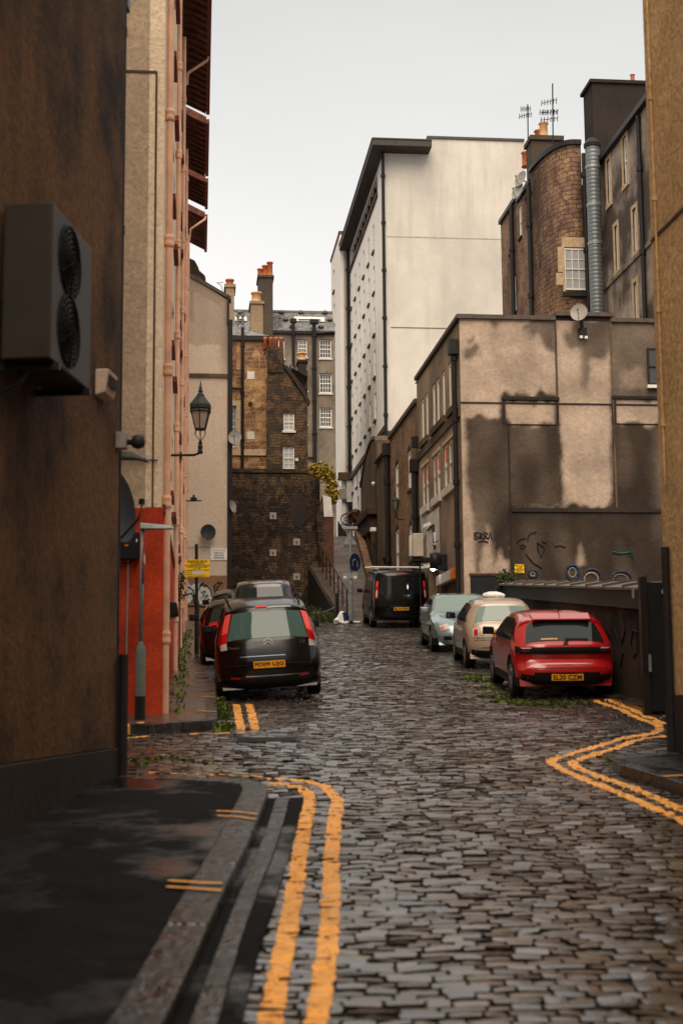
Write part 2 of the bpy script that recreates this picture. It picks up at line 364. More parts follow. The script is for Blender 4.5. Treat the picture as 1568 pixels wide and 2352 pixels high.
# painted lines that follow the stones
def line(pts,w=.115,h=0,on=None,jit=.012,name='road_marking',close_px=True):
    p=[G(u,v,h) for u,v in pts] if close_px else pts
    p=[Vector((q.x,q.y)) for q in p]; sm=[]
    for i in range(len(p)-1):
        p0,p1,p2,p3=p[max(i-1,0)],p[i],p[i+1],p[min(i+2,len(p)-1)]; n=max(2,int((p2-p1).length/.02))
        for k in range(n):
            t=k/n; sm.append(.5*((2*p1)+(p2-p0)*t+(2*p0-5*p1+4*p2-p3)*t*t+(3*p1-p0-3*p2+p3)*t**3))
    sm.append(p[-1]); mb=MB(); rws=[]; N=8
    for i,q in enumerate(sm):
        d=(sm[min(i+1,len(sm)-1)]-sm[max(i-1,0)]).normalized(); nn=Vector((d.y,-d.x)); r=[]
        e0=w/2+jit*noise.noise(Vector((q.x*9,q.y*9,1)))*2; e1=w/2+jit*noise.noise(Vector((q.x*9,q.y*9,7)))*2
        for k in range(N+1):
            t=-e0+(e0+e1)*k/N; x,y=q.x+nn.x*t,q.y+nn.y*t
            r.append(mb.pt(x,y,(on(x,y) if on else settz(x,y))+.0045))
        rws.append(r)
    for A,B in zip(rws,rws[1:]):
        for k in range(N): mb.face(A[k],A[k+1],B[k+1],B[k])
    return struct(mb.build(name,M['paint'],smooth=True))
line([(625,1799),(660,1803),(696,1813),(712,1834),(708,1860),(701,1889),(688,1970),(674,2057),(658,2150),(639,2242),(620,2351)]+[(603,2430)])
line([(560,1784),(600,1786),(652,1791),(700,1796),(740,1806),(769,1832),(773,1855),(769,1878),(761,1970),(760,2068),(753,2160),(742,2253),(726,2351),(712,2430)])
line([(343,1773),(420,1776),(500,1780),(560,1784)],.05)
line([(543,1619),(549,1650),(554,1676)]); line([(572,1617),(579,1645),(586,1674)]); line([(436,1687),(500,1684),(545,1682),(586,1678)],.07)
line([(277,1696),(341,1690)],.06)
line([(1363,1609),(1395,1620),(1425,1629),(1467,1650),(1500,1662),(1514,1674),(1499,1685),(1441,1695),(1371,1714),(1307,1733),(1275,1742),(1262,1750),(1280,1762),(1323,1783),(1398,1813),(1478,1845),(1568,1888),(1640,1925)])
line([(1395,1609),(1441,1626),(1489,1647),(1525,1664)]); line([(1531,1690),(1467,1701),(1398,1725),(1334,1743),(1313,1752),(1334,1767),(1393,1791),(1478,1821),(1568,1861),(1640,1895)])
# near-left pavement with kerb slabs and a flat stone channel
KH=.12
zr=lambda p:gz(p.y)-.06
zp=lambda h:(lambda p:gz(p.y)+h)
kpx=[(617,1815),(593,1878),(565,1943),(522,2025),(478,2122),(435,2220),(386,2324)]
kp=[G(u,v,KH) for u,v in kpx]; kp=[(q.x,q.y) for q in kp]; kp+=[(kp[-1][0]-.10,4.6),(kp[-1][0]-.25,2.5),(kp[-1][0]-.4,-6)]
cor=[G(u,v,KH) for u,v in [(612,1801),(590,1793),(555,1788),(480,1785),(380,1780),(272,1776)]]; cor=[(q.x,q.y) for q in cor]
def densify(p,st=.5):
    o=[]
    for a,b in zip(p,p[1:]):
        n=max(1,int(math.dist(a,b)/st)); o+=[(a[0]+(b[0]-a[0])*k/n,a[1]+(b[1]-a[1])*k/n) for k in range(n)]
    return o+[p[-1]]
def offs(p,d):
    o=[]
    for i,q in enumerate(p):
        a=Vector(p[max(i-1,0)]);b=Vector(p[min(i+1,len(p)-1)]);t=(b-a).normalized(); o.append((q[0]+t.y*d,q[1]-t.x*d))
    return o
def ribbon(mb,L,Rr,z1,z0):
    for (a,b),(c,d) in zip(zip(L,L[1:]),zip(Rr,Rr[1:])):
        mb.slab([a,b,d,c],z0,z1)
edge=densify(list(reversed(cor))[1:]+kp,.5); inn=offs(edge,.0)
kin=offs(edge,.24)
kin=[(min(q[0],edge[i][0]),q[1]) for i,q in enumerate(kin)]
mb=MB()
for i in range(len(edge)-1):     # separate kerb slabs with open joints
    a,b,c,d=Vector(edge[i]),Vector(edge[i+1]),Vector(kin[i+1]),Vector(kin[i]); g=.012
    if (b-a).length<.05: continue
    t=(b-a).normalized()*g; h=KH+rng.uniform(-.004,.004)
    mb.slab([tuple(a+t),tuple(b-t),tuple(c-t),tuple(d+t)],zr,zp(h))
struct(mb.build('kerb',M['kerb'],bevel=.012))
mb=MB()
L=[(-3.9-.02*i,q[1]) for i,q in enumerate(kin)]
pl=[q for q in kin]+[(-4.4,-6),(-4.4,14.3)]
pts=[mb.pt(x,y,gz(y)+KH-.008) for x,y in pl]; mb.face(*pts)
me_o=mb.build('pavement',M['asphalt']); struct(me_o)
bm=bmesh.new(); bm.from_mesh(me_o.data); bmesh.ops.triangulate(bm,faces=bm.faces); bm.to_mesh(me_o.data); bm.free()
ch=[G(u,v) for u,v in [(634,1838),(619,1888),(596,1953),(560,2033),(522,2128),(487,2225),(448,2326)]]
cr_=[G(u,v) for u,v in [(697,1838),(684,1890),(667,1960),(640,2045),(608,2150),(578,2250),(556,2351)]]
ch=[(q.x,q.y) for q in ch]+[(-.72,4.5),(-.82,2.5)]; cr_=[(q.x,q.y) for q in cr_]+[(-.43,4.5),(-.5,2.5)]
A=densify(ch,.6); B=[]
import itertools
def resamp(p,n):
    d=[0]
    for a,b in zip(p,p[1:]): d.append(d[-1]+math.dist(a,b))
    o=[]
    for k in range(n):
        t=d[-1]*k/(n-1); i=min(len(d)-2,bisect_right(d,t)-1); f=(t-d[i])/(d[i+1]-d[i]); o.append((p[i][0]+(p[i+1][0]-p[i][0])*f,p[i][1]+(p[i+1][1]-p[i][1])*f))
    return o
A=resamp(ch,17); B=resamp(cr_,17); mb=MB(); gd=MB()
for i in range(16):
    g=.02; a,b,c,d=A[i],A[i+1],B[i+1],B[i]; hh=.034+rng.uniform(-.005,.006)
    mid=lambda p,q,f:(p[0]+(q[0]-p[0])*f,p[1]+(q[1]-p[1])*f)
    f=.52+rng.uniform(-.05,.05)
    mb.slab([mid(a,b,g),mid(a,b,1-g),mid(mid(a,d,f),mid(b,c,f),1-g),mid(mid(a,d,f),mid(b,c,f),g)],zr,zp(hh))
    gd.slab([mid(mid(a,d,f+.02),mid(b,c,f+.02),0),mid(mid(a,d,f+.02),mid(b,c,f+.02),1),mid(d,c,1),mid(d,c,0)],zr,zp(.024))
    gd.slab([(a[0]-.20,a[1]),(b[0]-.20,b[1]),b,a],zr,zp(.019))
struct(gd.build('gutter',M['asphalt']))
struct(mb.build('gutter',M['kerb'],bevel=.008))
onk=lambda x,y:gz(y)+KH+.007
for q in ([(497,1866),(545,1868),(590,1873)],[(499,1876),(545,1879),(588,1885)],[(386,2026),(450,2030),(510,2034)],[(383,2040),(450,2045),(508,2049)]): line(q,.045,KH,onk,.003)
# far-left pavement
fl=[G(u,v,.13) for u,v in [(272,1664),(340,1664),(420,1658),(485,1654),(500,1648)]]; fl=[(q.x,q.y) for q in fl]
fr_=[G(u,v,.13) for u,v in [(498,1620),(494,1560),(489,1500),(485,1450),(484,1426)]]; fr_=[(q.x,q.y) for q in fr_]
ou=fl+fr_; xw=lambda y:-2.62-.1007*(y-20.2)
mb=MB(); inner=[(xw(y)-.1,y) for y in (53,48,43,38,33,28,24,20.3)]+[(-6.5,20.3),(-6.5,fl[0][1])]
pts=[mb.pt(x,y,gz(y)+.125) for x,y in ou+inner]; mb.face(*pts); o=mb.build('pavement',M['pavefar']); struct(o)
bm=bmesh.new(); bm.from_mesh(o.data); bmesh.ops.triangulate(bm,faces=bm.faces); bm.to_mesh(o.data); bm.free()
eo=densify([(-6.5,fl[0][1])]+ou,.8); ei=offs(eo,-.16); mb=MB()
for i in range(len(eo)-1):
    a,b,c,d=Vector(eo[i]),Vector(eo[i+1]),Vector(ei[i+1]),Vector(ei[i]); t=(b-a)*.01; mb.slab([tuple(a+t),tuple(b-t),tuple(c-t),tuple(d+t)],zr,zp(.132))
struct(mb.build('kerb',M['kerb'],bevel=.012))
onf=lambda x,y:gz(y)+.14
for q in ([(456,1601),(494,1603)],[(455,1634),(497,1637)]): line(q,.05,.13,onf,.004)
for u0,u1,v0,v1 in ((278,301,1664,1683),(311,334,1660,1681)):   # yellow noses on the kerb face
    q0=G(u0,v0,.13); q1=G(u1,v0,.13); mb=MB(); mb.box(q0.x,q1.x,q0.y-.035,q0.y+.13,gz(q0.y)-.04,gz(q0.y)+.139)
    struct(mb.build('kerb_marking',M['paint'],bevel=.04))
# right pavement corner
rp=[G(u,v,.12) for u,v in [(1531,1727),(1460,1734),(1410,1737),(1404,1742),(1425,1757),(1470,1770),(1518,1784),(1568,1800),(1640,1825)]]; rp=[(q.x,q.y) for q in rp]
rp=rp+[(rp[-1][0]+.4,8),(rp[-1][0]+.5,-6)]
mb=MB(); pts=[mb.pt(x,y,gz(y)+.115) for x,y in rp+[(9,-6),(9,rp[0][1])]]; mb.face(*pts); o=mb.build('pavement',M['asphalt']); struct(o)
bm=bmesh.new(); bm.from_mesh(o.data); bmesh.ops.triangulate(bm,faces=bm.faces); bm.to_mesh(o.data); bm.free()
eo=densify([(9,rp[0][1])]+rp,.8); ei=offs(eo,-.14); mb=MB()
for i in range(len(eo)-1):
    a,b,c,d=Vector(eo[i]),Vector(eo[i+1]),Vector(ei[i+1]),Vector(ei[i]); t=(b-a)*.01; mb.slab([tuple(a+t),tuple(b-t),tuple(c-t),tuple(d+t)],zr,zp(.122))
struct(mb.build('kerb',M['kerb'],bevel=.012))
line([(1600,1786),(1568,1784),(1522,1786)],.05,.12,lambda x,y:gz(y)+.128,.004)
# strip pavement in front of the shed
mb=MB()
for a,b in zip((21,24.2,30,37),(24.2,30,37,42)): mb.slab([(4.45,a),(5.2,a),(5.2,b),(4.3,b)],zr,zp(.06))
struct(mb.build('pavement',M['kerb']))
# manhole
c=G(615,1700); mb=MB(); mb.slab([(c.x-.42,c.y-.25),(c.x+.42,c.y-.22),(c.x+.40,c.y+.28),(c.x-.44,c.y+.25)],zr,zp(.008)); 
for k in range(6): mb.slab([(c.x-.38,c.y-.2+k*.07),(c.x+.36,c.y-.2+k*.07),(c.x+.36,c.y-.17+k*.07),(c.x-.38,c.y-.17+k*.07)],zp(.004),zp(.013))
tag(mb.build('manhole_cover',M['iron']),'black iron manhole cover set in the setts behind the black people carrier','manhole')
# ---------------------------------------------------------------- building helpers
def wall_open(mb,a0,a1,z0,z1,ops,th=.3):
    """front wall skin with real openings and reveals; ops: (a0,a1,z0,z1)"""
    xs=sorted({a0,a1,*[x for o in ops for x in o[:2]]}); zs=sorted({z0,z1,*[x for o in ops for x in o[2:4]]})
    xs=[x for x in xs if a0<=x<=a1]; zs=[z for z in zs if z0<=z<=z1]
    for p,q in zip(xs,xs[1:]):
        for r,s in zip(zs,zs[1:]):
            m,n=(p+q)/2,(r+s)/2
            if any(o[0]<m<o[1] and o[2]<n<o[3] for o in ops): continue
            mb.poly([(p,0,r),(q,0,r),(q,0,s),(p,0,s)])
    for p,q,r,s in ops:
        mb.poly([(p,0,r),(p,-th,r),(p,-th,s),(p,0,s)]).poly([(q,0,r),(q,-th,r),(q,-th,s),(q,0,s)])
        mb.poly([(p,0,r),(q,0,r),(q,-th,r),(p,-th,r)]).poly([(p,0,s),(q,0,s),(q,-th,s),(p,-th,s)])
def bodybox(mb,a0,a1,z0,z1,depth,th=.3):
    mb.poly([(a0,0,z0),(a0,-depth,z0),(a0,-depth,z1),(a0,0,z1)]).poly([(a1,0,z0),(a1,-depth,z0),(a1,-depth,z1),(a1,0,z1)])
    mb.poly([(a0,-depth,z0),(a1,-depth,z0),(a1,-depth,z1),(a0,-depth,z1)]).poly([(a0,0,z1),(a1,0,z1),(a1,-depth,z1),(a0,-depth,z1)])
def window(par,f,a0,a1,z0,z1,nx=2,nz=2,dep=.16,fw=.055,bar=.022,fm='wood',gm='glass',sash=True,sill=None,sillm='sillst',top=None):
    mb=MB(f); zm=(z0+z1)/2; W_=a1-a0
    for q in ((a0,a0+fw,z0,z1),(a1-fw,a1,z0,z1),(a0+fw,a1-fw,z0,z0+fw*1.3),(a0+fw,a1-fw,z1-fw,z1)): mb.box(q[0],q[1],-dep-.05,-dep,q[2],q[3])
    if sash: mb.box(a0+fw,a1-fw,-dep-.045,-dep+.012,zm-fw*.4,zm+fw*.4)
    for i in range(1,nx): x=a0+fw+(W_-2*fw)*i/nx; mb.box(x-bar/2,x+bar/2,-dep-.04,-dep-.006,z0+fw,z1-fw)
    zz=[(z0+fw,zm),(zm,z1-fw)] if sash else [(z0+fw,z1-fw)]
    for b,t_ in zz:
        for i in range(1,nz): z=b+(t_-b)*i/nz; mb.box(a0+fw,a1-fw,-dep-.038,-dep-.008,z-bar/2,z+bar/2)
    w=mb.build('window',M[fm],par)
    MB(f).poly([(a0+fw*.5,-dep-.03,z0+fw*.5),(a1-fw*.5,-dep-.03,z0+fw*.5),(a1-fw*.5,-dep-.03,z1-fw*.5),(a0+fw*.5,-dep-.03,z1-fw*.5)]).build('pane',M[gm],w)
    if top: MB(f).box(a0+fw,a1-fw,-dep-.022,-dep-.012,z1-(z1-z0)*top,z1-fw).build('blind',M['blind'],w)
    if sill: MB(f).box(a0-.06,a1+.06,-dep,sill,z0-.10,z0-.004).build('sill',M[sillm],w)
    return w
def back(par,f,ops,dep=.34):
    return None
def grid_wall(par,name,m,f,a0,a1,z0,z1,fn,res=.06,n=0,top=None):
    nx=int((a1-a0)/res); nz_=int((z1-z0)/res); mb=MB(f); st=[]; zf=top or (lambda a:z1)
    for j in range(nz_+1):
        for i in range(nx+1):
            a=a0+(a1-a0)*i/nx; z=z0+(zf(a)-z0)*j/nz_; mb.pt(a,n,z); st.append(fn(a,z))
    for j in range(nz_):
        for i in range(nx): q=j*(nx+1)+i; mb.face(q,q+1,q+nx+2,q+nx+1)
    o=mb.build(name,M[m],par); at=o.data.attributes.new('stain','FLOAT','POINT'); at.data.foreach_set('value',st); return o
def pipe(par,f,u,v0,v1,r=.055,n=.10,m='pipe',hopper=True,name='downpipe',joints=2.2,d=None):
    a,zt=f.px(u,v0,n); a2,zb=f.px(u,v1,n); a=f.px(u,(v0+v1)/2,n)[0] if d is None else d
    zt=f.px(u,v0,n)[1]; zb=min(zb,zt-1)
    mb=MB(f).tube([(a,n,zb),(a,n,zt)],r,8); z=zt-.9
    while z>zb: mb.lathe((a,n,z),[(r*1.35,-.05),(r*1.35,.05)],8); z-=joints
    if hopper: mb.box(a-r*2.2,a+r*2.2,n-r*1.6,n+r*1.8,zt-.05,zt+.22)
    return mb.build(name,M[m],par,smooth=False)
def frpoly(f,pts,n=0): return [f.px(u,v,n) for u,v in pts]
def inpoly(p,x,y):
    c=False; j=len(p)-1
    for i in range(len(p)):
        if (p[i][1]>y)!=(p[j][1]>y) and x<(p[j][0]-p[i][0])*(y-p[i][1])/(p[j][1]-p[i][1])+p[i][0]: c=not c
        j=i
    return c
def base(f,a,z=None):
    q=f.pt(a,0,0); return (q.x,q.y,gz(q.y) if z is None else z)
def text(par,f,a,z,n,size,s,m='ink',align='CENTER',name='lettering',local=None,sx=1):
    cu=bpy.data.curves.new('t','FONT'); cu.body=s; cu.size=size; cu.align_x=align; cu.align_y='CENTER'; cu.extrude=.001; cu.offset=size*.018
    to=bpy.data.objects.new('t',cu); COL.objects.link(to); dg=bpy.context.evaluated_depsgraph_get(); me=bpy.data.meshes.new_from_object(to.evaluated_get(dg)); bpy.data.objects.remove(to)
    off=wloc(par)
    for v in me.vertices:
        x,y=v.co.x*sx,v.co.y
        v.co=Vector((x,0,y)) if local is not None else f.pt(a+x,n+v.co.z+.002,z+y)-off
        if local is not None: v.co=local@Vector((x,y,v.co.z))
    me.materials.clear(); me.materials.append(M[m]); o=bpy.data.objects.new(name,me); COL.objects.link(o); o.parent=par; return o
def chimney(par,f,a0,a1,n0,n1,z0,z1,pots,m='chim',pm='pot',pr=.12,ph=.55,al=False):
    c=MB(f).box(a0,a1,n0,n1,z0,z1).box(a0-.08,a1+.08,n0-.08,n1+.08,z1,z1+.16).build('chimney',M[m],par)
    for k in range(pots):
        t_=(k+.5)/pots; al=al or a1-a0>=n1-n0; a=a0+(a1-a0)*t_ if al else (a0+a1)/2; n=(n0+n1)/2 if al else n0+(n1-n0)*t_
        h=ph*(1+.25*((k*7)%3-1)); MB(f).lathe((a,n,z1+.16),[(pr*1.15,0),(pr*1.1,.06),(pr,.1),(pr*.9,h-.1),(pr*1.15,h-.08),(pr*1.12,h),(pr*.8,h)],12).build('chimney_pot',M[pm],c,smooth=True)
    return c
def dish(name,label,loc,dirv,r,m='dish',group=None,arm=None):
    t_=thing(name,label,'satellite dish',loc,group); q=Vector(dirv).normalized().to_track_quat('Z','Y').to_matrix()
    def tr(p): return Vector(loc)+q@Vector(p)
    mb=MB(); rings=[]
    for k in range(0,6):
        rr=r*k/5+.001; rings.append([mb.pt(*tr((rr*math.cos(i*math.pi/10),rr*1.08*math.sin(i*math.pi/10),.22*r*(k/5)**2))) for i in range(20)])
    for A,B in zip(rings,rings[1:]):
        for i in range(20): mb.face(A[i],A[(i+1)%20],B[(i+1)%20],B[i])
    mb.build('reflector',M[m],t_,smooth=True,recalc=False)
    MB().tube([tr((0,-r*.95,.15*r)),tr((0,-r*.5,r*.8)),tr((0,-.1*r,r*.95))],r*.035,6).lathe(tr((0,-.05*r,r*.95)),[(r*.09,-r*.08),(r*.09,r*.08)],8).build('feed_arm',M['iron'],t_)
    if arm: MB().tube([tr((0,0,0)),arm],r*.07,6).build('mount',M['iron'],t_)
    return t_
# ================================================================ left side
# --- brown harled building, near left
fN=FR((-2.27,14.36),(-.0814,-1),(1,-.0814))
nb=thing('rendered_building','dark brown harled building with a black base on the near left pavement','building',(-2.24,14.36,gz(14.3)))
MB(fN).box(0,24,-9,0,1.13,17).build('wall',M['nearleft'],nb)  # unseen upper wall and run behind the camera shaped to shade the foreground
MB(fN).box(-.03,24,-9,.035,-.5,1.12).build('plinth',M['sooty'],nb,bevel=.01)
MB(fN).box(-.05,.0,-.3,-.01,1.2,17).build('corner_strip',M['door'],nb)
pp=MB(fN).tube([(-.10,-.02,.9),(-.10,-.02,17)],.022,8)
for z in (2.2,4.3,6.5,8.7): pp.lathe((-.10,-.02,z),[(.03,-.05),(.03,.05)],8)
pp.build('downpipe',M['pipe'],nb)
MB(fN).tube([(-.02,.07,.85),(-.02,.07,2.05)],.05,8).build('pipe_guard',M['pipe'],nb)
# air conditioning unit
ac=thing('air_conditioner','large twin fan air conditioning unit bracketed to the dark brown wall','air conditioner',fN.pt(2.9,.05,4.15))
a1,zt=fN.px(122,463,.42); _,zb=fN.px(122,828,.42); a0=fN.px(212,571,.42)[0]
MB(fN).box(a0,a1,.04,.42,zb,zt).build('casing',M['acdark'],ac,bevel=.015)
hh=(zt-zb)
for k in (0,1):
    zc=zb+hh*(.27+.46*k); mb=MB(fN); rr=hh*.235; ac_=(a0+a1)/2+.1
    for q in range(7): r1=rr*(q+1)/7; pth=[(ac_+r1*math.cos(i*math.pi/12),.435+.02*(1-(q/6)**2),zc+r1*math.sin(i*math.pi/12)) for i in range(25)]; mb.tube(pth,.007,4)
    for i in range(12): mb.tube([(ac_,.46,zc),(ac_+rr*math.cos(i*math.pi/6),.435,zc+rr*math.sin(i*math.pi/6))],.006,4)
    mb.lathe((ac_,.421,zc),[(rr,0),(rr,.006)],24,'y'); mb.build('fan_guard',M['fan'],ac)
for q_ in (a1-.15,a0+.11): MB(fN).box(q_,q_+.04,0,.46,zb-.06,zb-.01).build('bracket',M['iron'],ac)
MB(fN).tube([(a1-.2,.2,zb),(a1-.2,.1,zb-.16),(a1-.2,.0,zb-.2)],.03,6).build('hose',M['iron'],ac)
# small fittings near the corner
a_,z_=fN.px(245,850,.1); t=thing('alarm_box','cream alarm box below the air conditioning unit at the corner of the dark wall','alarm box',fN.pt(.8,.05,z_))
q0=fN.px(222,820,.13)[1]; q1=fN.px(222,884,.13)[1]
MB(fN).hexa([(.62,.0,q1),(1.0,.0,q1),(1.0,.10,q1+.03),(.62,.10,q1+.03),(.62,.0,q0),(1.0,.0,q0),(1.0,.13,q0),(.62,.13,q0)]).build('casing',M['creamgable'],t,bevel=.012)
MB(fN).box(.66,.96,.128,.136,q1+.10,q0-.05).build('front_panel',M['sooty'],t)
z_=fN.px(262,1000,.05)[1]; t=thing('security_camera','small dome security camera on a square mount at the corner of the dark wall','security camera',fN.pt(.1,.05,z_))
MB(fN).box(.02,.16,.0,.10,z_-.08,z_+.09).build('mount',M['dish'],t,bevel=.01); MB(fN).tube([(.05,.1,z_),(.05,.19,z_-.01)],.03,8).lathe((.05,.21,z_),[(.01,-.075),(.06,-.055),(.078,0),(.06,.055),(.01,.075)],12).build('dome',M['dishblk'],t,smooth=True)
q=P(264,1045,14.75); w_=P(343,1060,14.75); t=thing('wall_lamp','dark flat wall lamp arm sticking out past the corner of the brown building','wall lamp',q-Vector((.2,0,0)))
mb=MB(); mb.prism([(q.x-.25,q.z+.03),(q.x+.18,q.z+.035),(w_.x-.02,w_.z+.03),(w_.x,w_.z-.01),(q.x+.2,q.z-.045),(q.x-.25,q.z-.035)],14.68,14.82); mb.build('lamp_head',M['steel'],t,bevel=.012)
MB().box(q.x-.45,q.x-.25,14.66,14.84,q.z-.07,q.z+.08).build('wall_plate',M['iron'],t)
q=P(258,1164,14.9); dish('satellite_dish','big black dish half hidden behind the corner of the dark brown building',q,(.93,-.33,.15),.37,'dishblk',arm=q+Vector((-.5,-.1,-.1)))
q=P(282,8,14.6); t=thing('floodlight','black floodlight at the very top by the corner of the dark building','floodlight',q); MB().box(q.x-.14,q.x+.07,q.y-.1,q.y+.1,q.z-.07,q.z+.2).build('housing',M['iron'],t,bevel=.015); MB().tube([(q.x-.14,q.y,q.z+.1),(q.x-.4,q.y,q.z+.1)],.02,6).build('bracket',M['iron'],t)
# --- cream and red tenement
fG=fr(367,20.2,'front',1603); fT=FR(fG.o,(-K,1),(1,K))
rb=thing('tenement','tall cream harled tenement with a bright red ground floor and pink drainpipes','building',(fG.o.x,20.2,gz(20.2)))
zr_=fG.px(320,1165)[1]; ZE=P(463,550,55).z
endA=fT.px(425,1000)[0]
mb=MB(fG); mb.box(-7,0,-.02,0,zr_,ZE+.2)
mb.build('gable_wall',M['cream'],rb)
mb=MB(fG); mb.box(-7,.0,-.02,.02,.9,zr_-.01); mb.build('red_gable_base',M['red'],rb)
z1=fG.px(320,164)[1]; MB(fG).box(-7,-.12,0,.012,z1-.02,z1+.015).box(-.14,-.11,0,.012,zr_,z1).build('string_course',M['gablegrey'],rb)
wins=[];a=1.6; zfl=[zr_+.9,zr_+3.6,zr_+6.3,zr_+9.0,zr_+11.6]
while a<endA-2:
    for z in zfl:
        if z+1.6<ZE: wins.append((a,a+1.0,z,z+1.55))
    a+=2.9
ops=wins+[(x[0],x[1],2.6+x[0]*.09,3.9+x[0]*.09) for x in wins[::len(zfl)][:4]]
mb=MB(fT); wall_open(mb,0,endA,zr_,ZE+.3,wins,.22); mb.box(0,endA,-8,-.23,.8,ZE+.3); mb.build('wall',M['cream'],rb)
mb=MB(fT); mb.box(.0,endA,-.2,.03,.8,zr_-.01); mb.build('red_ground_floor',M['red'],rb)
MB(fT).box(0,endA,.02,.06,zr_-.07,zr_+.05).build('string_course',M['redd'],rb)
for w in wins[:45]:
    window(rb,fT,*w,1,1,dep=.1,fw=.07,fm='redd' if (int(w[0]*7)%3==0) else 'wood')
    MB(fT).box(w[0]-.06,w[1]+.06,-.02,.09,w[2]-.11,w[2]-.005).build('window_sill',M['redd'],rb)
# drainpipes
def pinkpipe(a,n,zt,zb,r=.06,extra=True):
    mb=MB(fT).tube([(a,n,zb),(a,n,zt)],r,10); z=zb+1.1; k=0
    while z<zt: mb.lathe((a,n,z),[(r*1.3,-.09),(r*1.45,-.06),(r*1.3,.0),(r*1.45,.05),(r*1.2,.09)],10); mb.box(a-.02,a+.02,0,n,z-.02,z+.02); z+=1.95
    mb.build('downpipe',M['pink'],rb,smooth=False)
gzz=lambda a:gz(fT.pt(a,0,0).y)
for a,n,top in ((.16,.09,ZE+2),(8.6,.09,ZE-.3),(16.5,.09,ZE-.4),(24.5,.09,ZE-.4),(33,.09,ZE-.5)): pinkpipe(a,n-.015,top,gzz(a)+.1,.052 if a<1 else .05)
# slanting swan necks from the gutters
for v0,v1 in ((70,98),(480,502)):
    for d in (30,):
        pass
# broken run of projecting eaves seen from below
Yof=lambda v:(ZE-EYE)*F/1.0
def eave(v0,v1,over,name='eave'):
    dd=lambda v:((ZE-EYE)*F/(1603-v)-20.2)*1.005
    a0,a1=dd(v0),dd(v1)
    mb=MB(fT); mb.hexa([(a0,-.3,ZE+.55),(a1,-.3,ZE+.55),(a1,over,ZE+.05),(a0,over,ZE+.05),(a0,-.3,ZE+.70),(a1,-.3,ZE+.70),(a1,over,ZE+.2),(a0,over,ZE+.2)])
    e=mb.build('roof',M['eave'],rb); k=a0; mb=MB(fT)
    while k<a1: mb.hexa([(k,0,ZE+.30),(k+.09,0,ZE+.30),(k+.09,over-.02,ZE-.02),(k,over-.02,ZE-.02),(k,0,ZE+.42),(k+.09,0,ZE+.42),(k+.09,over-.02,ZE+.10),(k,over-.02,ZE+.10)]); k+=.42
    mb.build('rafter',M['eave'],e)
    return e,a0,a1
over=.70
for (v0,v1,o_) in ((-900,205,.70),(228,360,.70),(375,442,.70),(464,548,.70)):
    e,a0,a1=eave(max(v0,-600),v1,o_)
    MB(fT).box(a0-.05,a1-(.35 if v1 in(362,) else 0),o_-.01,o_+.10,ZE-.04,ZE+.10).build('gutter',M['redd'],e)
for v in (97,500):
    a=((ZE-EYE)*F/(1603-v+40)-20.2)*1.005; MB(fT).tube([(a,.74,ZE-.04),(a,.70,ZE-.15),(a,.16,ZE-.55),(a,.12,ZE-.9)],.045,8).build('gutter_outlet',M['pink'],rb)
# dark brackets / lamps on the facade
a=4.6; t=thing('bulkhead_lamp','dark bulkhead lamp on the red ground floor between pink drainpipes','wall lamp',fT.pt(a,.1,P(394,1402,24.8).z)); z=t.location.z
MB(fT).hexa([(a-.2,0,z-.13),(a+.2,0,z-.13),(a+.2,.2,z-.1),(a-.2,.2,z-.1),(a-.2,0,z+.16),(a+.2,0,z+.16),(a+.2,.16,z+.13),(a-.2,.16,z+.13)]).build('housing',M['iron'],t,bevel=.02); MB(fT).box(a-.15,a+.15,.05,.15,z-.15,z-.125).build('lens',M['milky'],t)
for u,v in ((405,800),(409,1010),(413,1260)):
    a={405:12,409:14.5,413:20}[u]; z=P(u,v,20.2+a).z; MB(fT).box(a-.15,a+.15,.0,.10,z-.12,z+.12).build('vent',M['redd'],rb)
# electricity box and conduit on the red gable
t=thing('meter_box','black electrical box with small lights on the red gable wall','electrical box',fG.pt(*[fG.px(295,1252)[0],0.05,fG.px(295,1252)[1]]))
b0=fG.px(270,1284,.2); b1=fG.px(321,1222,.2); MB(fG).prism([(b0[0]+.03,b1[1]),(b1[0],b1[1]),(b1[0],b0[1]+.04),(b1[0]-.04,b0[1]),(b0[0]+.06,b0[1]),(b0[0],b0[1]+.06),(b0[0],b1[1]-.06)],.02,.2).build('casing',M['door'],t,bevel=.01)
MB(fG).box(b0[0]+.10,b0[0]+.15,.2,.208,(b0[1]+b1[1])/2-.01,(b0[1]+b1[1])/2+.015).build('indicator',M['orange'],t); MB(fG).box(b0[0]+.04,b0[0]+.11,.2,.207,b1[1]-.03,b1[1]-.012).box(b1[0]-.05,b1[0]-.03,.2,.207,b1[1]-.14,b1[1]-.10).build('label_plate',M['whitesign'],t)
a=fG.px(294,1400)[0]; MB(fG).tube([(a,.05,b0[1]+.02),(a-.01,.05,2.2),(a-.02,.05,gz(20.2)+.1)],.012,6).build('conduit',M['metal'],t)
MB(fG).tube([(b0[0]+.2,.1,b0[1]),(b0[0]+.15,.1,b0[1]-.05),(b0[0]-.1,.08,b0[1]-.04),(b0[0]-.2,.06,b0[1]+.1)],.01,6).build('cable',M['iron'],t)
a,z=fG.px(285,1055)[0],fG.px(320,1056)[1]; MB(fG).tube([(a-.5,.03,z),(fG.px(363,1056)[0],.03,z-.01)],.012,6).build('cable',M['iron'],rb)
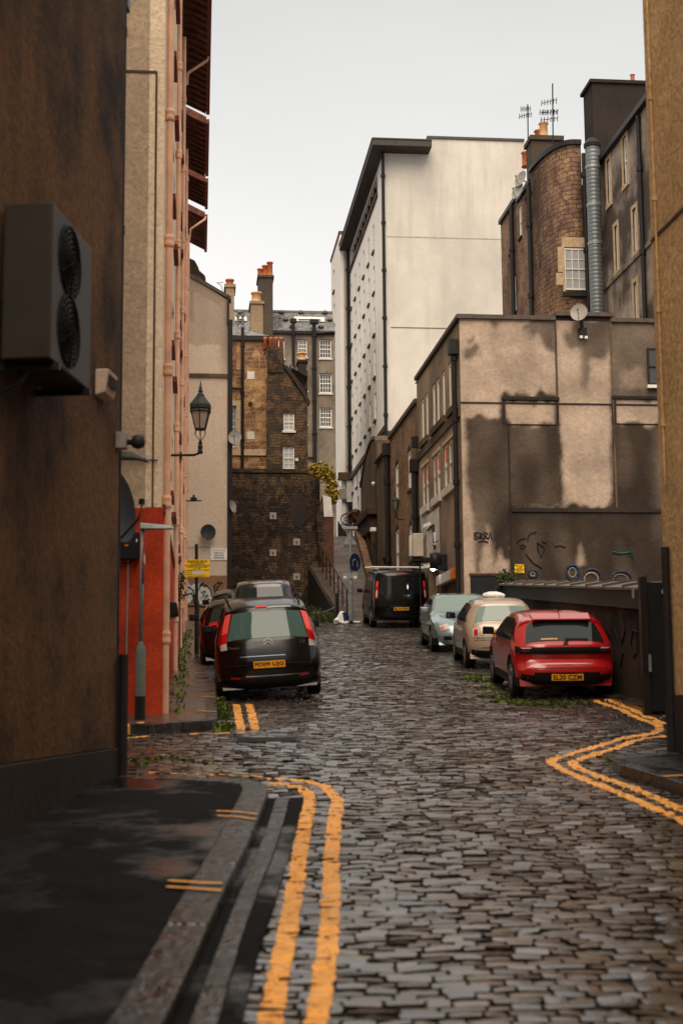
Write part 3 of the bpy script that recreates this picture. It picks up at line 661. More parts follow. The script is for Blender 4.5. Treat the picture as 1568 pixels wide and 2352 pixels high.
# sign-light post with an edge-on no entry sign
y=19.45; q=P(322,1640,y); zt=P(322,1213,y).z; zb=gz(y)+.12; zm=P(322,1487,y).z
t=thing('sign_post','grey steel post with a thick base and flat lamp head before the red wall','sign post',(q.x,y,zb))
MB().lathe((q.x,y,0),[(.068,zb),(.07,zb+.3),(.068,zm-.05),(.06,zm),(.032,zm+.06),(.03,zm+.08)],14).build('base',M['steel'],t,smooth=True)
MB().lathe((q.x,y,0),[(.0715,zb),(.0715,zb+.32)],14).build('base_band',M['iron'],t)
MB().tube([(q.x,y,zm+.05),(q.x+.01,y,zt)],.028,10).build('pole',M['metal'],t,smooth=True)
MB().hexa([(q.x-.02,y-.09,zt-.02),(q.x+.44,y-.05,zt-.02),(q.x+.44,y+.05,zt-.02),(q.x-.02,y+.09,zt-.02),(q.x-.02,y-.07,zt+.07),(q.x+.40,y-.04,zt+.03),(q.x+.40,y+.04,zt+.03),(q.x-.02,y+.07,zt+.07)]).build('lamp_head',M['metal'],t,bevel=.012)
c=P(331,1284,y); dv=Vector((.97,.10,0)).normalized(); yv=Vector((-dv.y,dv.x,0)); mb=MB(); A=[];B=[]
for i in range(28): w=i*2*math.pi/28; p=c+yv*math.cos(w)*.34+Vector((0,0,math.sin(w)*.34)); A.append(mb.pt(*(p-dv*.006))); B.append(mb.pt(*(p+dv*.006)))
mb.face(*A); mb.face(*B)
for i in range(28): mb.face(A[i],A[(i+1)%28],B[(i+1)%28],B[i])
sg=mb.build('sign',M['redsign'],t)
mb=MB(); 
for s_ in (-1,1):
    p=[c+yv*a_+Vector((0,0,b_))+dv*.008*s_ for a_,b_ in ((-.26,-.06),(.26,-.06),(.26,.06),(-.26,.06))]; mb.poly([tuple(x) for x in p])
mb.build('sign_bar',M['whitesign'],sg)
# victorian lantern on a bracket
a,_=fT.px(381,1045,.05); zb=P(460,1045,24).z; q=P(460,1045,24); sg_=136.1
t=thing('lantern','black Victorian lantern on a bracket against the cream gable wall','street lamp',(q.x-.6,24,zb))
Z=lambda v:P(460,v,24).z
X=q.x; x0=P(379,1045,24).x
MB().tube([(x0,24,zb),(X-.10,24,zb),(X-.02,24,zb+.03),(X-.0,24,zb+.10),(X,24,Z(1010))],.022,8).lathe((x0,24,zb),[(.06,-.0),(.06,.03),(.03,.05)],10,'x').lathe((X,24,zb+.02),[(.035,0),(.05,.03),(.035,.08),(.045,.12),(.03,.16),(.04,.2)],10).build('bracket',M['iron'],t)
hx=lambda r,v:[(X+r*math.cos(R(30+60*i)),24+r*math.sin(R(30+60*i)),Z(v)) for i in range(6)]
def hexring(mb,r0,v0,r1,v1):
    A=[mb.pt(*p) for p in hx(r0,v0)];B=[mb.pt(*p) for p in hx(r1,v1)]
    for i in range(6): mb.face(A[i],A[(i+1)%6],B[(i+1)%6],B[i])
    return A,B
mb=MB(); A,_=hexring(mb,.195,939,.205,931); hexring(mb,.205,931,.09,912); _,B=hexring(mb,.09,912,.05,908); mb.face(*A); mb.face(*B)
mb.lathe((X,24,Z(909)),[(.07,0),(.05,.04),(.03,.05),(.045,.09),(.02,.12),(.03,.14),(.012,.19),(.018,.2),(.002,.27)],10); mb.build('roof',M['copper'],t)
mb=MB(); 
for i in range(6):
    w=R(30+60*i); mb.tube([(X+.19*math.cos(w),24+.19*math.sin(w),Z(938)),(X+.095*math.cos(w),24+.095*math.sin(w),Z(986))],.010,5)
    mb.tube([(X+.09*math.cos(w),24+.09*math.sin(w),Z(988)),(X+.10*math.cos(w),24+.10*math.sin(w),Z(998)),(X+.03*math.cos(w),24+.03*math.sin(w),Z(1010))],.006,5)
for r_,v in ((.19,939),(.19,946),(.095,986)): p=hx(r_,v); mb.tube(p+[p[0]],.013,5)
mb.build('lantern_frame',M['iron'],t)
mb=MB(); A,B=hexring(mb,.178,942,.088,985); mb.face(*B); mb.build('lantern_glass',M['milky'],t)
# slender arm further along
a,z=fT.px(415,1150,.05); q=P(415,1151,45); w=P(463,1150,45)
t=thing('wall_bracket','thin dark arm with a small fitting sticking out before the cream gable','wall bracket',(q.x,45,q.z)); MB().tube([(q.x-.1,45,q.z),(w.x,45,w.z)],.022,6).box(q.x-.12,q.x-.02,44.9,45.1,q.z-.12,q.z+.1).build('arm',M['iron'],t); c=P(445,1146,45); MB().box(c.x-.1,c.x+.1,44.93,45.07,c.z-.06,c.z+.04).lathe((c.x,45,c.z+.04),[(.03,0),(.04,.06),(.02,.1)],8).build('fitting',M['iron'],t)
# --- cream gable at the street end
fC=fr(424,56,'front',1603); ge=fC.px(523,1200)[0]; P0=fC.px
gb=thing('gable_building','plain pinkish cream gable building with a dark brown base behind the yellow parking sign','building',base(fC,ge/2))
zb_=P0(480,1322)[1]
pts=[(-.3,zb_),(ge,zb_),(ge,P0(523,690)[1]),(P0(470,655)[0],P0(470,655)[1]),(P0(424,630)[0],P0(424,630)[1]),(-.3,P0(424,630)[1])]
MB(fC).prism(pts,-9,-.01).build('wall',M['creamgable'],gb)
def ctop(a):
    for (p,q),(r_,s_) in ((pts[4],pts[3]),(pts[3],pts[2])):
        if a<=r_: return q+(s_-q)*max(0,(a-p))/(r_-p)
    return pts[2][1]
z1a,z1b=P0(450,800)[1],P0(515,900)[1]
def cst(a,z):
    w=.5*noise.noise(Vector((a*.9,z*.5,1)))+.15*noise.noise(Vector((a*3,z*2,5))); d=ctop(a)-z; q=0
    lim=P0(470,795)[1]+w
    if z>lim: q=.45+.3*noise.noise(Vector((a*1.6,z*.25,3)))
    if a>ge*.78: q=max(q,(.75 if z>z1b else 0)*min(1,(a-ge*.78)/(ge*.12))*min(1,max(0,(z-z1b)/2)))
    if a<ge*.14 and z>lim+1: q=.7
    if d<.5: q=max(q,.7)
    return max(0,min(1,q))
grid_wall(gb,'front_wall','creamgable',fC,-.3,ge,zb_,pts[2][1],cst,.10,top=ctop)
MB(fC).box(-.3,ge+.01,-9,.03,3.8,zb_-.004).build('plinth',M['brownbase'],gb)
MB(fC).prism([(-.3,pts[4][1]),(pts[4][0],pts[4][1]),(pts[3][0],pts[3][1]),(ge+.12,pts[2][1]),(ge+.12,pts[2][1]+.14),(pts[3][0],pts[3][1]+.16),(pts[4][0],pts[4][1]+.16),(-.3,pts[4][1]+.16)],-.5,.08).build('coping',M['coping'],gb)
z=P0(480,862)[1]; MB(fC).box(-.3,ge+.02,0,.06,z-.10,z+.06).build('string_course',M['gablegrey'],gb)
mb=MB(fC); mb.box(P0(523,900)[0]+.0,P0(531,900)[0]+.05,-.3,.08,4.5,P0(523,735)[1]); mb.box(P0(521,900)[0],P0(525,900)[0]+.02,-.1,.12,P0(523,745)[1],P0(523,680)[1]); mb.build('downpipe',M['pipe'],gb)
# crumbling stack above the gable
mb=MB(fC); pz=frpoly(fC,[(424,600),(432,585),(447,592),(455,606),(458,615),(472,628),(474,650),(470,662),(424,640)]); mb.prism(pz,-1.6,-.3); mb.build('chimney',M['dark'],gb,bevel=.06)
a,z=P0(463,628,-.3)
t=text
s_=thing('sign','white private parking sign on the cream gable wall','sign',fC.pt(*[P0(503,1272)[0],.02,P0(503,1272)[1]])); p0=P0(484,1286,.03);p1=P0(522,1260,.03)
MB(fC).box(p0[0],p1[0],.005,.03,p0[1],p1[1]).build('sign_board',M['whitesign'],s_); ac_=(p0[0]+p1[0])/2; hz=(p1[1]-p0[1])
text(s_,fC,ac_,p1[1]-hz*.17,.03,.09,'KYTE HOUSE','inkgrey'); text(s_,fC,ac_,p1[1]-hz*.40,.03,.10,'STRICTLY'); text(s_,fC,ac_,p1[1]-hz*.61,.03,.10,'PRIVATE'); text(s_,fC,ac_,p1[1]-hz*.82,.03,.10,'PARKING')
q=fC.pt(*[P0(478,1225)[0],.25,P0(478,1225)[1]]); dish('satellite_dish','round black dish on the cream gable wall above the white sign',q,(.12,-1,.15),.30,'dishblk',arm=q+Vector((-.1,.25,-.05)))
a,z=P0(540,1006,.3); q=fC.pt(a-.0,.35,z); dish('satellite_dish','pale grey dish on the black pipe beside the sandstone wall',q,(-.12,-1,.2),.27,arm=q+Vector((-.25,.3,-.1)))
a,z=P0(533,1162,.3); q=fC.pt(a,.1,z); dish('satellite_dish','small tan dish seen edge-on low on the corner of the cream gable',q,(.9,-.5,.2),.24,arm=q+Vector((-.2,.1,-.05)))
p=frpoly(fC,[(430,1242+14),(500,1256)],.05); MB(fC).tube([(p[0][0],.04,p[0][1]),(p[1][0]-.3,.04,p[1][1])],.012,5).build('cable',M['inkgrey'],gb)
# graffiti on the brown base
mb=MB(fC)
for poly in ([(424,1345),(432,1338),(440,1346),(447,1340),(450,1360),(447,1378),(424,1390)],[(450,1342),(462,1340),(470,1352),(478,1345),(486,1352),(490,1366),(488,1380),(470,1388),(448,1388),(452,1370)]):
    mb.prism(frpoly(fC,poly),.031,.036)
g_=mb.build('graffiti',M['graf'],gb)
mb=MB(fC)
def stroke(mb,f,px,r=.03,n=.04): mb.tube([(a,n,z) for a,z in frpoly(f,px)],r,5)
for s in ([(424,1352),(434,1348),(444,1356),(447,1372),(440,1382)],[(430,1366),(440,1362),(446,1376)],[(452,1382),(453,1360),(462,1344),(474,1344),(484,1354),(488,1372),(490,1386)],[(462,1362),(472,1356),(466,1370),(478,1366),(468,1380),(482,1376)],[(458,1345),(468,1338)],[(494,1360),(492,1345),(502,1338),(512,1340)],[(500,1362),(499,1348),(506,1344)],[(424,1392),(450,1392),(475,1394),(492,1384)],[(447,1386),(445,1372),(452,1362)]): stroke(mb,fC,s)
mb.build('graffiti_outline',M['ink'],g_)
# yellow parking sign on a black post
y=33.86; q=P(452,1505,y); zt=P(452,1250,y).z; t=thing('parking_sign','yellow parking bays sign on a black post standing on the narrow pavement','sign',(q.x,y,gz(y)+.12))
qx=q.x
MB().tube([(qx,y,gz(y)+.1),(qx-.02,y,zt)],.04,10).lathe((qx,y,0),[(.055,gz(y)+.1),(.055,gz(y)+1.35),(.04,gz(y)+1.4)],10).build('post',M['iron'],t,smooth=False)
s0=P(425,1326,y-.06); s1=P(481,1285,y-.06); zz=(s0.z+s1.z)/2
pl_=MB().box(s0.x,s1.x,y-.07,y-.05,s0.z,s1.z).build('sign_plate',M['yellow'],t,bevel=.004)
fS=FR((0,y-.07),(1,0),(0,-1)); cx=(s0.x+s1.x)/2; H=s1.z-s0.z
text(pl_,fS,cx,s1.z-H*.12,0,.085,'PARKING BAYS',sx=.82)
for i,(tx,sz) in enumerate((('TO BE SUSPENDED',.04),('FOR CONSTRUCTION VEHICLES',.042),('DURING WORKS ACCESS',.042),('IN CLOSE',.04),('IN ACCORDANCE WITH THE ORDER',.034))): text(pl_,fS,cx,s1.z-H*(.25+.09*i),0,sz,tx)
MB().box(cx-.12,cx+.18,y-.076,y-.0702,s0.z+H*.17,s0.z+H*.36).build('sticker',M['net'],pl_)
for k,tx in enumerate(('DATE','LOCATION','DURATION')): text(pl_,fS,cx-.2,s0.z+H*(.36-.1*k),0,.03,tx)
text(pl_,fS,cx,s0.z+H*.06,0,.03,'VEHICLES MAY BE REMOVED IF LEFT')
# ================================================================ street end
# --- retaining wall of rubble, top at v=1085
fW=fr(528,62.5,'front',1603); W0=fW.px
rw=thing('retaining_wall','high dark rubble retaining wall with four pale square plates at the end of the street','wall',fW.pt(6,0,5.3))
a1=W0(735,1200)[0]; zt=W0(620,1086)[1]
MB(fW).box(-6,a1,-1.2,0,3.5,zt).build('wall',M['rubble'],rw); MB(fW).box(-6,a1+.05,-1.25,.06,zt,zt+.18).build('coping',M['dark'],rw)
MB(fW).prism(frpoly(fW,[(665,1140),(700,1140),(705,1190),(690,1215),(668,1200)]),0,.02).build('render_patch',M['sooty'],rw)
for u,v,l in ((627,1185,'top left'),(681,1245,'upper right'),(627,1270,'lower left'),(681,1325,'lowest, on the right')):
    a,z=W0(u,v); o=thing('pattress_plate','square pale bolted plate on the rubble wall, %s of the four'%l,'wall plate',fW.pt(a,0,z),'plates on the retaining wall')
    MB(fW).box(a-.15,a+.15,0.003,.03,z-.15,z+.15).build('plate',M['dish'],o,bevel=.01); MB(fW).lathe((a,.03,z),[(.035,0),(.035,.05)],8,'y').build('bolt',M['iron'],o)
# --- sandstone house behind the wall
fS1=fr(528,64.5,'front',1603); S=fS1.px
sh=thing('sandstone_house','brown sandstone house with a slate hip roof standing above the rubble wall','building',fS1.pt(1,0,zt))
sa=S(616,900)[0]; ztp=S(570,783)[1]
wa=(S(530,960)[0],S(543,960)[0],S(536,1027)[1],S(536,932)[1])
mb=MB(fS1); wall_open(mb,-.6,sa,zt-3,ztp,[wa]); bodybox(mb,-.6,sa,zt-3,ztp,7); mb.build('wall',M['sand'],sh)
window(sh,fS1,*wa,2,3,dep=.12)
MB(fS1).box(wa[1],wa[1]+.28,-.1,.03,wa[2]-.2,wa[3]+.25).box(wa[0]-.1,wa[1]+.28,-.1,.031,wa[3],wa[3]+.25).build('window_surround',M['sillst'],sh)
MB(fS1).box(-.6,sa+.15,-7.2,.16,ztp,ztp+.22).build('eaves',M['pipe'],sh)
mb=MB(fS1); r0=S(545,720)[1]+.9; mb.hexa([(-.6,.12,ztp+.22),(sa+.1,.12,ztp+.22),(sa+.1,-7,ztp+.22),(-.6,-7,ztp+.22),(-.6,-2.6,ztp+1.6),(sa-2.6,-2.6,ztp+1.6),(sa-2.6,-4.5,ztp+1.6),(-.6,-4.5,ztp+1.6)]); mb.build('roof',M['slate'],sh)
pipe(sh,fS1,557,752,1085,.075,.1,hopper=False); z=S(540,893)[1]; MB(fS1).tube([(-.5,.1,z),(S(557,893)[0],.1,z)],.06,6).build('downpipe',M['pipe'],sh)
z=S(540,1027)[1]; 
z=S(570,1044)[1]; MB(fS1).box(-.6,sa-.1,0,.10,z-.05,z+.22).build('string_course',M['sillst'],sh)
for u,v in ((576,862),(576,1000)): a,z=S(u,v); MB(fS1).box(a-.17,a+.17,0,.02,z-.18,z+.18).build('wall_plate',M['net'],sh)
a,z=S(575,928); MB(fS1).lathe((a,0,z),[(.11,-.02),(.11,.03)],8,'y').build('vent',M['iron'],sh)
# --- dark rubble gable
fD=fr(614,64.2,'front',1603); D=fD.px
dh=thing('dark_gable_house','sooty dark rubble gable with crow-black skew and two white sash windows','building',fD.pt(1.5,0,zt))
wz=[(D(651,960)[0],D(676,960)[0],D(663,989)[1],D(663,949)[1]),(D(650,1050)[0],D(676,1050)[0],D(663,1078)[1],D(663,1026)[1])]
pg=frpoly(fD,[(614,1095),(707,1095),(707,930),(695,905),(672,870),(653,845),(651,798),(616,798)])
mb=MB(fD); ar=D(706,1000)[0]; al=0
zk=D(640,1000)[1]
wall_open(mb,0,ar,zt-2,zk+2.2,wz,.25); mb.prism([(0,zk+2.2),(ar,zk+2.2)]+pg[2:],-.25,0); mb.box(0,ar,-6,-.26,zt-2,zk+2.2); mb.build('wall',M['dark'],dh)
for w in wz: window(dh,fD,*w,2,2,dep=.06,gm='glasslit',sill=.06,sillm='net',fw=.045)
mb=MB(fD); sk=pg[2:6]; mb.prism([(p[0]+.0,p[1]) for p in sk]+[(p[0]+.12,p[1]+.12) for p in reversed(sk)],-.6,.06); mb.build('skew',M['sooty'],dh)
c=MB(fD).box(pg[7][0],pg[6][0],-1,.05,pg[6][1]-1.2,pg[6][1]).build('chimney',M['dark'],dh)
for k in range(4): a=pg[7][0]-.12+k*.25; MB(fD).lathe((a,-.35,pg[6][1]),[(.095,0),(.085,.44),(.105,.46),(.10,.56)],10).build('chimney_pot',M['pot'],c,smooth=True)
a,z=D(681,1056); MB(fD).box(a-.07,a+.07,0,.08,z-.07,z+.07).build('vent_box',M['net'],dh)
# small slated lean-to between
mb=MB(fD); p=frpoly(fD,[(668,852),(700,874),(700,868),(680,850)],-1.5); mb.hexa([(p[0][0],-.8,p[0][1]),(p[1][0]+.1,-.8,p[1][1]),(p[1][0]+.1,-4,p[1][1]),(p[0][0],-4,p[0][1]),(p[0][0],-2,p[0][1]+.5),(p[1][0]-.4,-2,p[1][1]+.6),(p[1][0]-.4,-3,p[1][1]+.6),(p[0][0],-3,p[0][1]+.5)]); mb.build('lean_to_roof',M['slate'],dh)
# --- back tenement with slate roof
fB=fr(520,92,'front',1603); B=fB.px
bt=thing('back_tenement','long stained tenement with a slate mansard roof and white sash windows closing the view','building',fB.pt(6,0,12))
ze=B(650,765)[1]; zr2=B(650,704)[1]; ba=B(770,900)[0]; ops=[]
for u0,u1,v0,v1 in ((639,653,779,824),(684,705,779,820),(733,761,779,823),(694,706,858,898),(733,762,857,903),(734,762,936,981),(694,706,930,975)):
    ops.append((B(u0,v0)[0],B(u1,v0)[0],B(u0,v1)[1],B(u0,v0)[1]))
mb=MB(fB); wall_open(mb,-2,ba,8,ze,ops); bodybox(mb,-2,ba,8,ze,10); mb.build('wall',M['tenback'],bt)
for i,o in enumerate(ops): window(bt,fB,*o,4 if o[1]-o[0]>.6 else 2,2,dep=.12,bar=.035,fw=.08,gm='glass',sill=.08,sillm='net')
MB(fB).box(-2,ba,0,.18,ze-.06,ze+.14).build('gutter',M['pipe'],bt)
mb=MB(fB); mb.hexa([(-2,.05,ze+.1),(ba,.05,ze+.1),(ba,-10,ze+.1),(-2,-10,ze+.1),(-2,-1.6,zr2+.05),(ba,-1.6,zr2+.05),(ba,-6,zr2+.05),(-2,-6,zr2+.05)]); rf=mb.build('roof',M['slate'],bt)
MB(fB).box(-2,ba,-1.75,-1.5,zr2,zr2+.16).build('ridge',M['leadroof'],rf)
def onroof(u,v):
    a,z=B(u,v,-.8); t_=(z-ze-.1)/(zr2-ze); n=.05-1.65*t_; return a,n,z
for u0,u1,v0,v1 in ((676,745,726,738),(540,567,726,738)):
    a0_,n0,z0_=onroof(u0,v1); a1_,n1,z1_=onroof(u1,v0); MB(fB).hexa([(a0_,n0+.1,z0_),(a1_,n0+.1,z0_),(a1_,n0-.4,z0_),(a0_,n0-.4,z0_),(a0_,n1+.1,z1_),(a1_,n1+.1,z1_),(a1_,n1-.4,z1_),(a0_,n1-.4,z1_)]).build('skylight',M['wood'],rf)
    sk_=[o for o in rf.children][-1]; MB(fB).poly([(a0_+.25,n0+.13,z0_+.12),(a1_-.25,n0+.13,z0_+.12),(a1_-.25,n1+.13,z1_-.12),(a0_+.25,n1+.13,z1_-.12)]).build('skylight_glass',M['glass'] if u0>600 else M['skyglass'],bt)
for u,v in ((552,711),(648,710),(692,710),(748,710),(656,732),(757,732),(669,754),(735,754)): a,n,z=onroof(u,v); MB(fB).lathe((a,n+.12,z),[(.02,.12),(.17,.04),(.2,-.05),(.16,-.12)],10).build('roof_vent',M['leadroof'],rf,smooth=True)
for u,v in ((546,746),(557,744),(642,750)): a,n,z=onroof(u,v); MB(fB).lathe((a,n+.1,z-.3),[(.08,0),(.08,.7),(.12,.72),(.12,.9)],8).build('flue',M['leadroof'],rf)
chimney(bt,fB,B(590,650)[0]+.1,B(626,650)[0],-1.5,.35,ze-4,B(600,641)[1],3,'chimdark',ph=.95,pr=.2,al=True)
pipe(bt,fB,674,740,1000,.10,.2); pipe(bt,fB,722,742,1072,.13,.2)
mb=MB(fB); a,z=B(722,768); mb.tube([(a,.2,z),(a+.9,.2,z+.1),(a+1.3,.2,z+.1)],.1,6); mb.tube([(B(706,1050)[0],.15,B(706,1052)[1]),(a,.15,B(722,1052)[1])],.08,6); mb.build('downpipe',M['pipe'],bt)
# tan chimney in the middle distance and the slim one at left
fm=fr(576,78,'front',1603); ch=thing('chimney_stack','tan rendered chimney stack with one buff pot before the dark chimney','chimney',fm.pt(.5,0,18)); Q=fm.px
chimney(ch,fm,0,Q(604,700)[0],-1.8,0,12,Q(590,698)[1],1,'chim','potc',.28,1.0)
fm=fr(516,70,'front',1603); ch=thing('chimney_stack','narrow tan chimney stack with a single clay pot just right of the cream gable','chimney',fm.pt(.4,0,18)); Q=fm.px
chimney(ch,fm,0,Q(538,700)[0],-1.5,0,10,Q(525,660)[1],1,'chim','pot',.2,.62)
q=P(505,655,60); MB().tube([(q.x+.35,60,q.z-1.1),(q.x+.05,60,q.z),(q.x-.1,60,q.z+.1)],.02,5).tube([(q.x-.15,60,q.z+.1),(q.x+.15,60,q.z+.12)],.02,5).build('aerial',M['inkgrey'],gb)
fm=fr(700,84,'front',1603); Q=fm.px; ch=thing('chimney_stack','low dark stack with one short buff pot in front of the tenement window','chimney',fm.pt(.5,0,12)); 
chimney(ch,fm,Q(686,850)[0],Q(704,850)[0],-1.2,0,10,Q(695,832)[1],1,'sooty','potc',.26,.75)
MB(fm).box(Q(684,850)[0],Q(706,850)[0],-2.5,-.01,8,Q(695,851)[1]).build('base',M['sooty'],ch)
# --- ramp, its side wall, piers, railings
RS=.35; rz=lambda y:4.52+RS*(y-54)
def onramp(u,v,h=0):
    r=ray(u,v); t_=(4.52-RS*54-EYE+h)/(r.z-RS*r.y); return Vector((0,0,EYE))+r*t_
rpts=[onramp(u,v) for u,v in ((790,1426),(713,1303),(740,1250),(767,1235),(767,1230),(800,1285),(845,1356),(862,1426))]
rr=[Vector((rpts[0].x,53.6,0)),Vector((rpts[1].x,rpts[1].y,0)),Vector((-.95,66,0)),Vector((-.75,67.5,0)),Vector((.65,67.5,0)),Vector((.75,66,0)),Vector((1.1,58,0)),Vector((1.6,53.6,0))]
mb=MB(); mb.slab([(p.x,p.y) for p in rr],3,lambda p:max(rz(p.y),gz(p.y)+.01)); struct(mb.build('ramp',M['ramp']))
A=rr[0];Bq=rr[1]
rwall=thing('ramp_wall','dark rendered side wall of the ramp with a pale sloping coping','wall',((A.x+Bq.x)/2,(A.y+Bq.y)/2,5))
mb=MB(); d=(Bq-A).normalized(); nn=Vector((-d.y,d.x,0))*.12
mb.hexa([(A.x,A.y,4),(A.x+nn.x,A.y+nn.y,4),(Bq.x+nn.x,Bq.y+nn.y,4),(Bq.x,Bq.y,4),(A.x,A.y,rz(A.y)+.03),(A.x+nn.x,A.y+nn.y,rz(A.y)+.03),(Bq.x+nn.x,Bq.y+nn.y,rz(Bq.y)+.03),(Bq.x,Bq.y,rz(Bq.y)+.03)]); mb.build('wall',M['sooty'],rwall)
MB().tube([(A.x,A.y,rz(A.y)+.06),(Bq.x,Bq.y,rz(Bq.y)+.06)],.03,6).build('coping',M['gablegrey'],rwall)
# handrail on the ramp
hr=thing('handrail','rusty iron handrail climbing the left side of the ramp','handrail',(A.x,A.y,4.6)); mb=MB()
pa=lambda t_,h:(A.x+(Bq.x-A.x)*t_+.28+.1*t_,A.y+(Bq.y-A.y)*t_,rz(A.y+(Bq.y-A.y)*t_)+h)
mb.tube([pa(0.0,1.0),pa(1.05,1.0)],.028,6).tube([pa(0.0,.5),pa(1.05,.5)],.022,6); mb.build('rail',M['iron'],hr)
for k in range(9): MB().tube([pa(k/8,0),pa(k/8,1.0)],.026,6).build('baluster',M['iron'],hr)
# brick pier with white block at the top of the wall
fm=fr(742,61.8,'front',1603); Q=fm.px
pr_=thing('brick_pier','red brick pier with a white rendered block on top at the left of the ramp','pier',fm.pt(.2,0,7))
MB(fm).box(Q(735,1200)[0],Q(766,1200)[0],-.9,.0,4,Q(750,1187)[1]).build('pier',M['redbrick'],pr_)
MB(fm).hexa([(Q(744,1200)[0],.03,Q(750,1187)[1]),(Q(764,1200)[0],.03,Q(750,1187)[1]),(Q(764,1200)[0],-.9,Q(750,1187)[1]),(Q(744,1200)[0],-.9,Q(750,1187)[1]),(Q(741,1140)[0],.03,Q(744,1137)[1]),(Q(760,1140)[0],.03,Q(760,1143)[1]),(Q(760,1140)[0],-.9,Q(760,1143)[1]),(Q(741,1140)[0],-.9,Q(744,1137)[1])]).build('block',M['net'],pr_)
MB(fm).prism(frpoly(fm,[(735,1290),(727,1187),(742,1137),(744,1187),(741,1290)],.02),-.8,.02).build('buttress',M['rubble'],pr_)
# gate of black railings at the ramp's top
gq=P(800,1240,70); gt=thing('railing','black spiked railings across the top of the ramp behind the sign pole','railing',(gq.x,70,rz(70)))
x0=P(779,1200,70).x; x1=P(829,1200,70).x; zt_=P(800,1197,70).z; zb_=P(800,1300,70).z
mb=MB()
mb.tube([(x0,70,zt_-.18),(x1,70,zt_-.18)],.02,5).tube([(x0,70,zb_+.3),(x1,70,zb_+.3)],.02,5).build('rail',M['iron'],gt)
for k in range(11): x=x0+(x1-x0)*k/10; MB().tube([(x,70,zb_),(x,70,zt_-.05),(x,70,zt_+.06)],[.018,.018,.004],5).build('baluster',M['iron'],gt)
MB().prism([(P(776,1290,69).x,P(776,1270,69).z),(P(776,1290,69).x,P(776,1196,69).z),(P(795,1290,69).x,P(795,1225,69).z),(P(812,1290,69).x,P(812,1300,69).z)],69,69.06).build('panel',M['door'],gt)
# stone kerb wall on the right edge of the ramp
mb=MB(); pth=[onramp(u,v,.35) for u,v in ((765,1232),(785,1265),(812,1310),(842,1356))]
lw=thing('low_wall','low crumbling stone edging running down the right side of the ramp','wall',(pth[-1].x,pth[-1].y,5))
pth2=[(.62,67.5),(.78,65),(1.0,60),(1.25,55.5)]
mb=MB()
for (a,b),(c,d) in zip(pth2,pth2[1:]): mb.slab([(a,b),(a+.3,b),(c+.3,d),(c,d)],lambda p:rz(p.y)-.3,lambda p:rz(p.y)+.38+.08*noise.noise(Vector((0,p.y,3))))
mb.build('wall',M['brick'],lw)
# ivy hanging over the corner
def clump(mb,c,r,n,s,seed=0,fl=(1,1,1)):
    g=random.Random(seed)
    for _ in range(n):
        while True:
            p=Vector((g.uniform(-1,1),g.uniform(-1,1),g.uniform(-1,1)))
            if p.length<1: break
        p=Vector((p.x*r*fl[0],p.y*r*fl[1],p.z*r*fl[2]))+Vector(c); a=Vector((g.gauss(0,1),g.gauss(0,1),g.gauss(0,1))).normalized(); b=a.cross(Vector((g.gauss(0,1),g.gauss(0,1),g.gauss(0,1)))).normalized(); k=s*g.uniform(.5,1.3)
        mb.face(*[mb.pt(*(p+x)) for x in (a*k,b*k*.6,-a*k*.8,-b*k*.6)])
iv=thing('ivy','yellow and green ivy spilling over the right end of the rubble wall','ivy',W0 and fW.pt(a1,0,zt)); mb=MB()
for i,(u,v,r_) in enumerate(((716,1082,.22),(726,1078,.3),(738,1077,.34),(750,1083,.34),(756,1095,.34),(762,1108,.32),(766,1122,.3),(768,1136,.26),(765,1148,.2),(745,1095,.3),(735,1088,.26),(758,1125,.22))): clump(mb,P(u,v,62),r_,170,.075,i,(1,.8,1))
mb.build('leaves',M['ivy'],iv,recalc=False); q0=P(758,1150,62.2); q1=P(730,1082,62.2); MB().tube([tuple(q0-Vector((0,0,.9))),tuple(q0),tuple(P(760,1110,62.2)),tuple(q1)],.04,6).build('stem',M['timber'],iv)
# bollard and rope
q=P(774,1432,53); t=thing('bollard','short black bollard in the weeds at the foot of the ramp','bollard',(q.x,53,gz(53))); MB().lathe((q.x,53,0),[(.075,gz(53)-.1),(.07,gz(53)+1.05),(.055,gz(53)+1.1),(.01,gz(53)+1.12)],12).build('post',M['iron'],t,smooth=False)
bx=q.x; mb=MB(); z0=gz(53)+.62; w0=P(690,1402,60); path=[]
for k in range(13): s_=k/12; path.append((bx+(w0.x-bx)*s_,53+(60-53)*s_,z0+(w0.z-z0)*s_-.18*math.sin(math.pi*s_)))
mb.tube(path,.018,5); o=mb.build('rope',M['net']); tag(o,'pale rope slung from the black bollard to the dark wall','rope')
# sign pole with triangular sign, nameplate, round sign
yq=52.2; q=P(806,1436,yq); X=q.x; zz=lambda v:P(806,v,yq).z
t=thing('sign_pole','grey steel pole carrying the back of a triangular sign by the ramp','sign post',(X,yq,gz(yq)))
MB().lathe((X,yq,0),[(.075,gz(yq)-.05),(.07,zz(1340)),(.055,zz(1336)),(.055,zz(1215))],12).build('pole',M['metal'],t,smooth=False)
MB().lathe((X,yq,0),[(.078,gz(yq)-.05),(.074,zz(1424))],12).build('base_band',M['iron'],t)
p=lambda u,v:P(u,v,yq)
a=p(789,1211);b=p(820,1217)
MB().box(p(789,1211).x,p(821,1211).x,yq-.10,yq+.10,p(789,1217).z,p(789,1210).z).build('lamp_head',M['dish'],t,bevel=.02)
mb=MB(); A_=[p(785,1256),p(821,1254),p(801,1222)]; mb.hexa if 0 else None
i0=[mb.pt(x.x,yq+.07,x.z) for x in A_]; i1=[mb.pt(x.x,yq+.09,x.z) for x in A_]; mb.face(*i0); mb.face(*i1)
for k in range(3): mb.face(i0[k],i0[(k+1)%3],i1[(k+1)%3],i1[k])
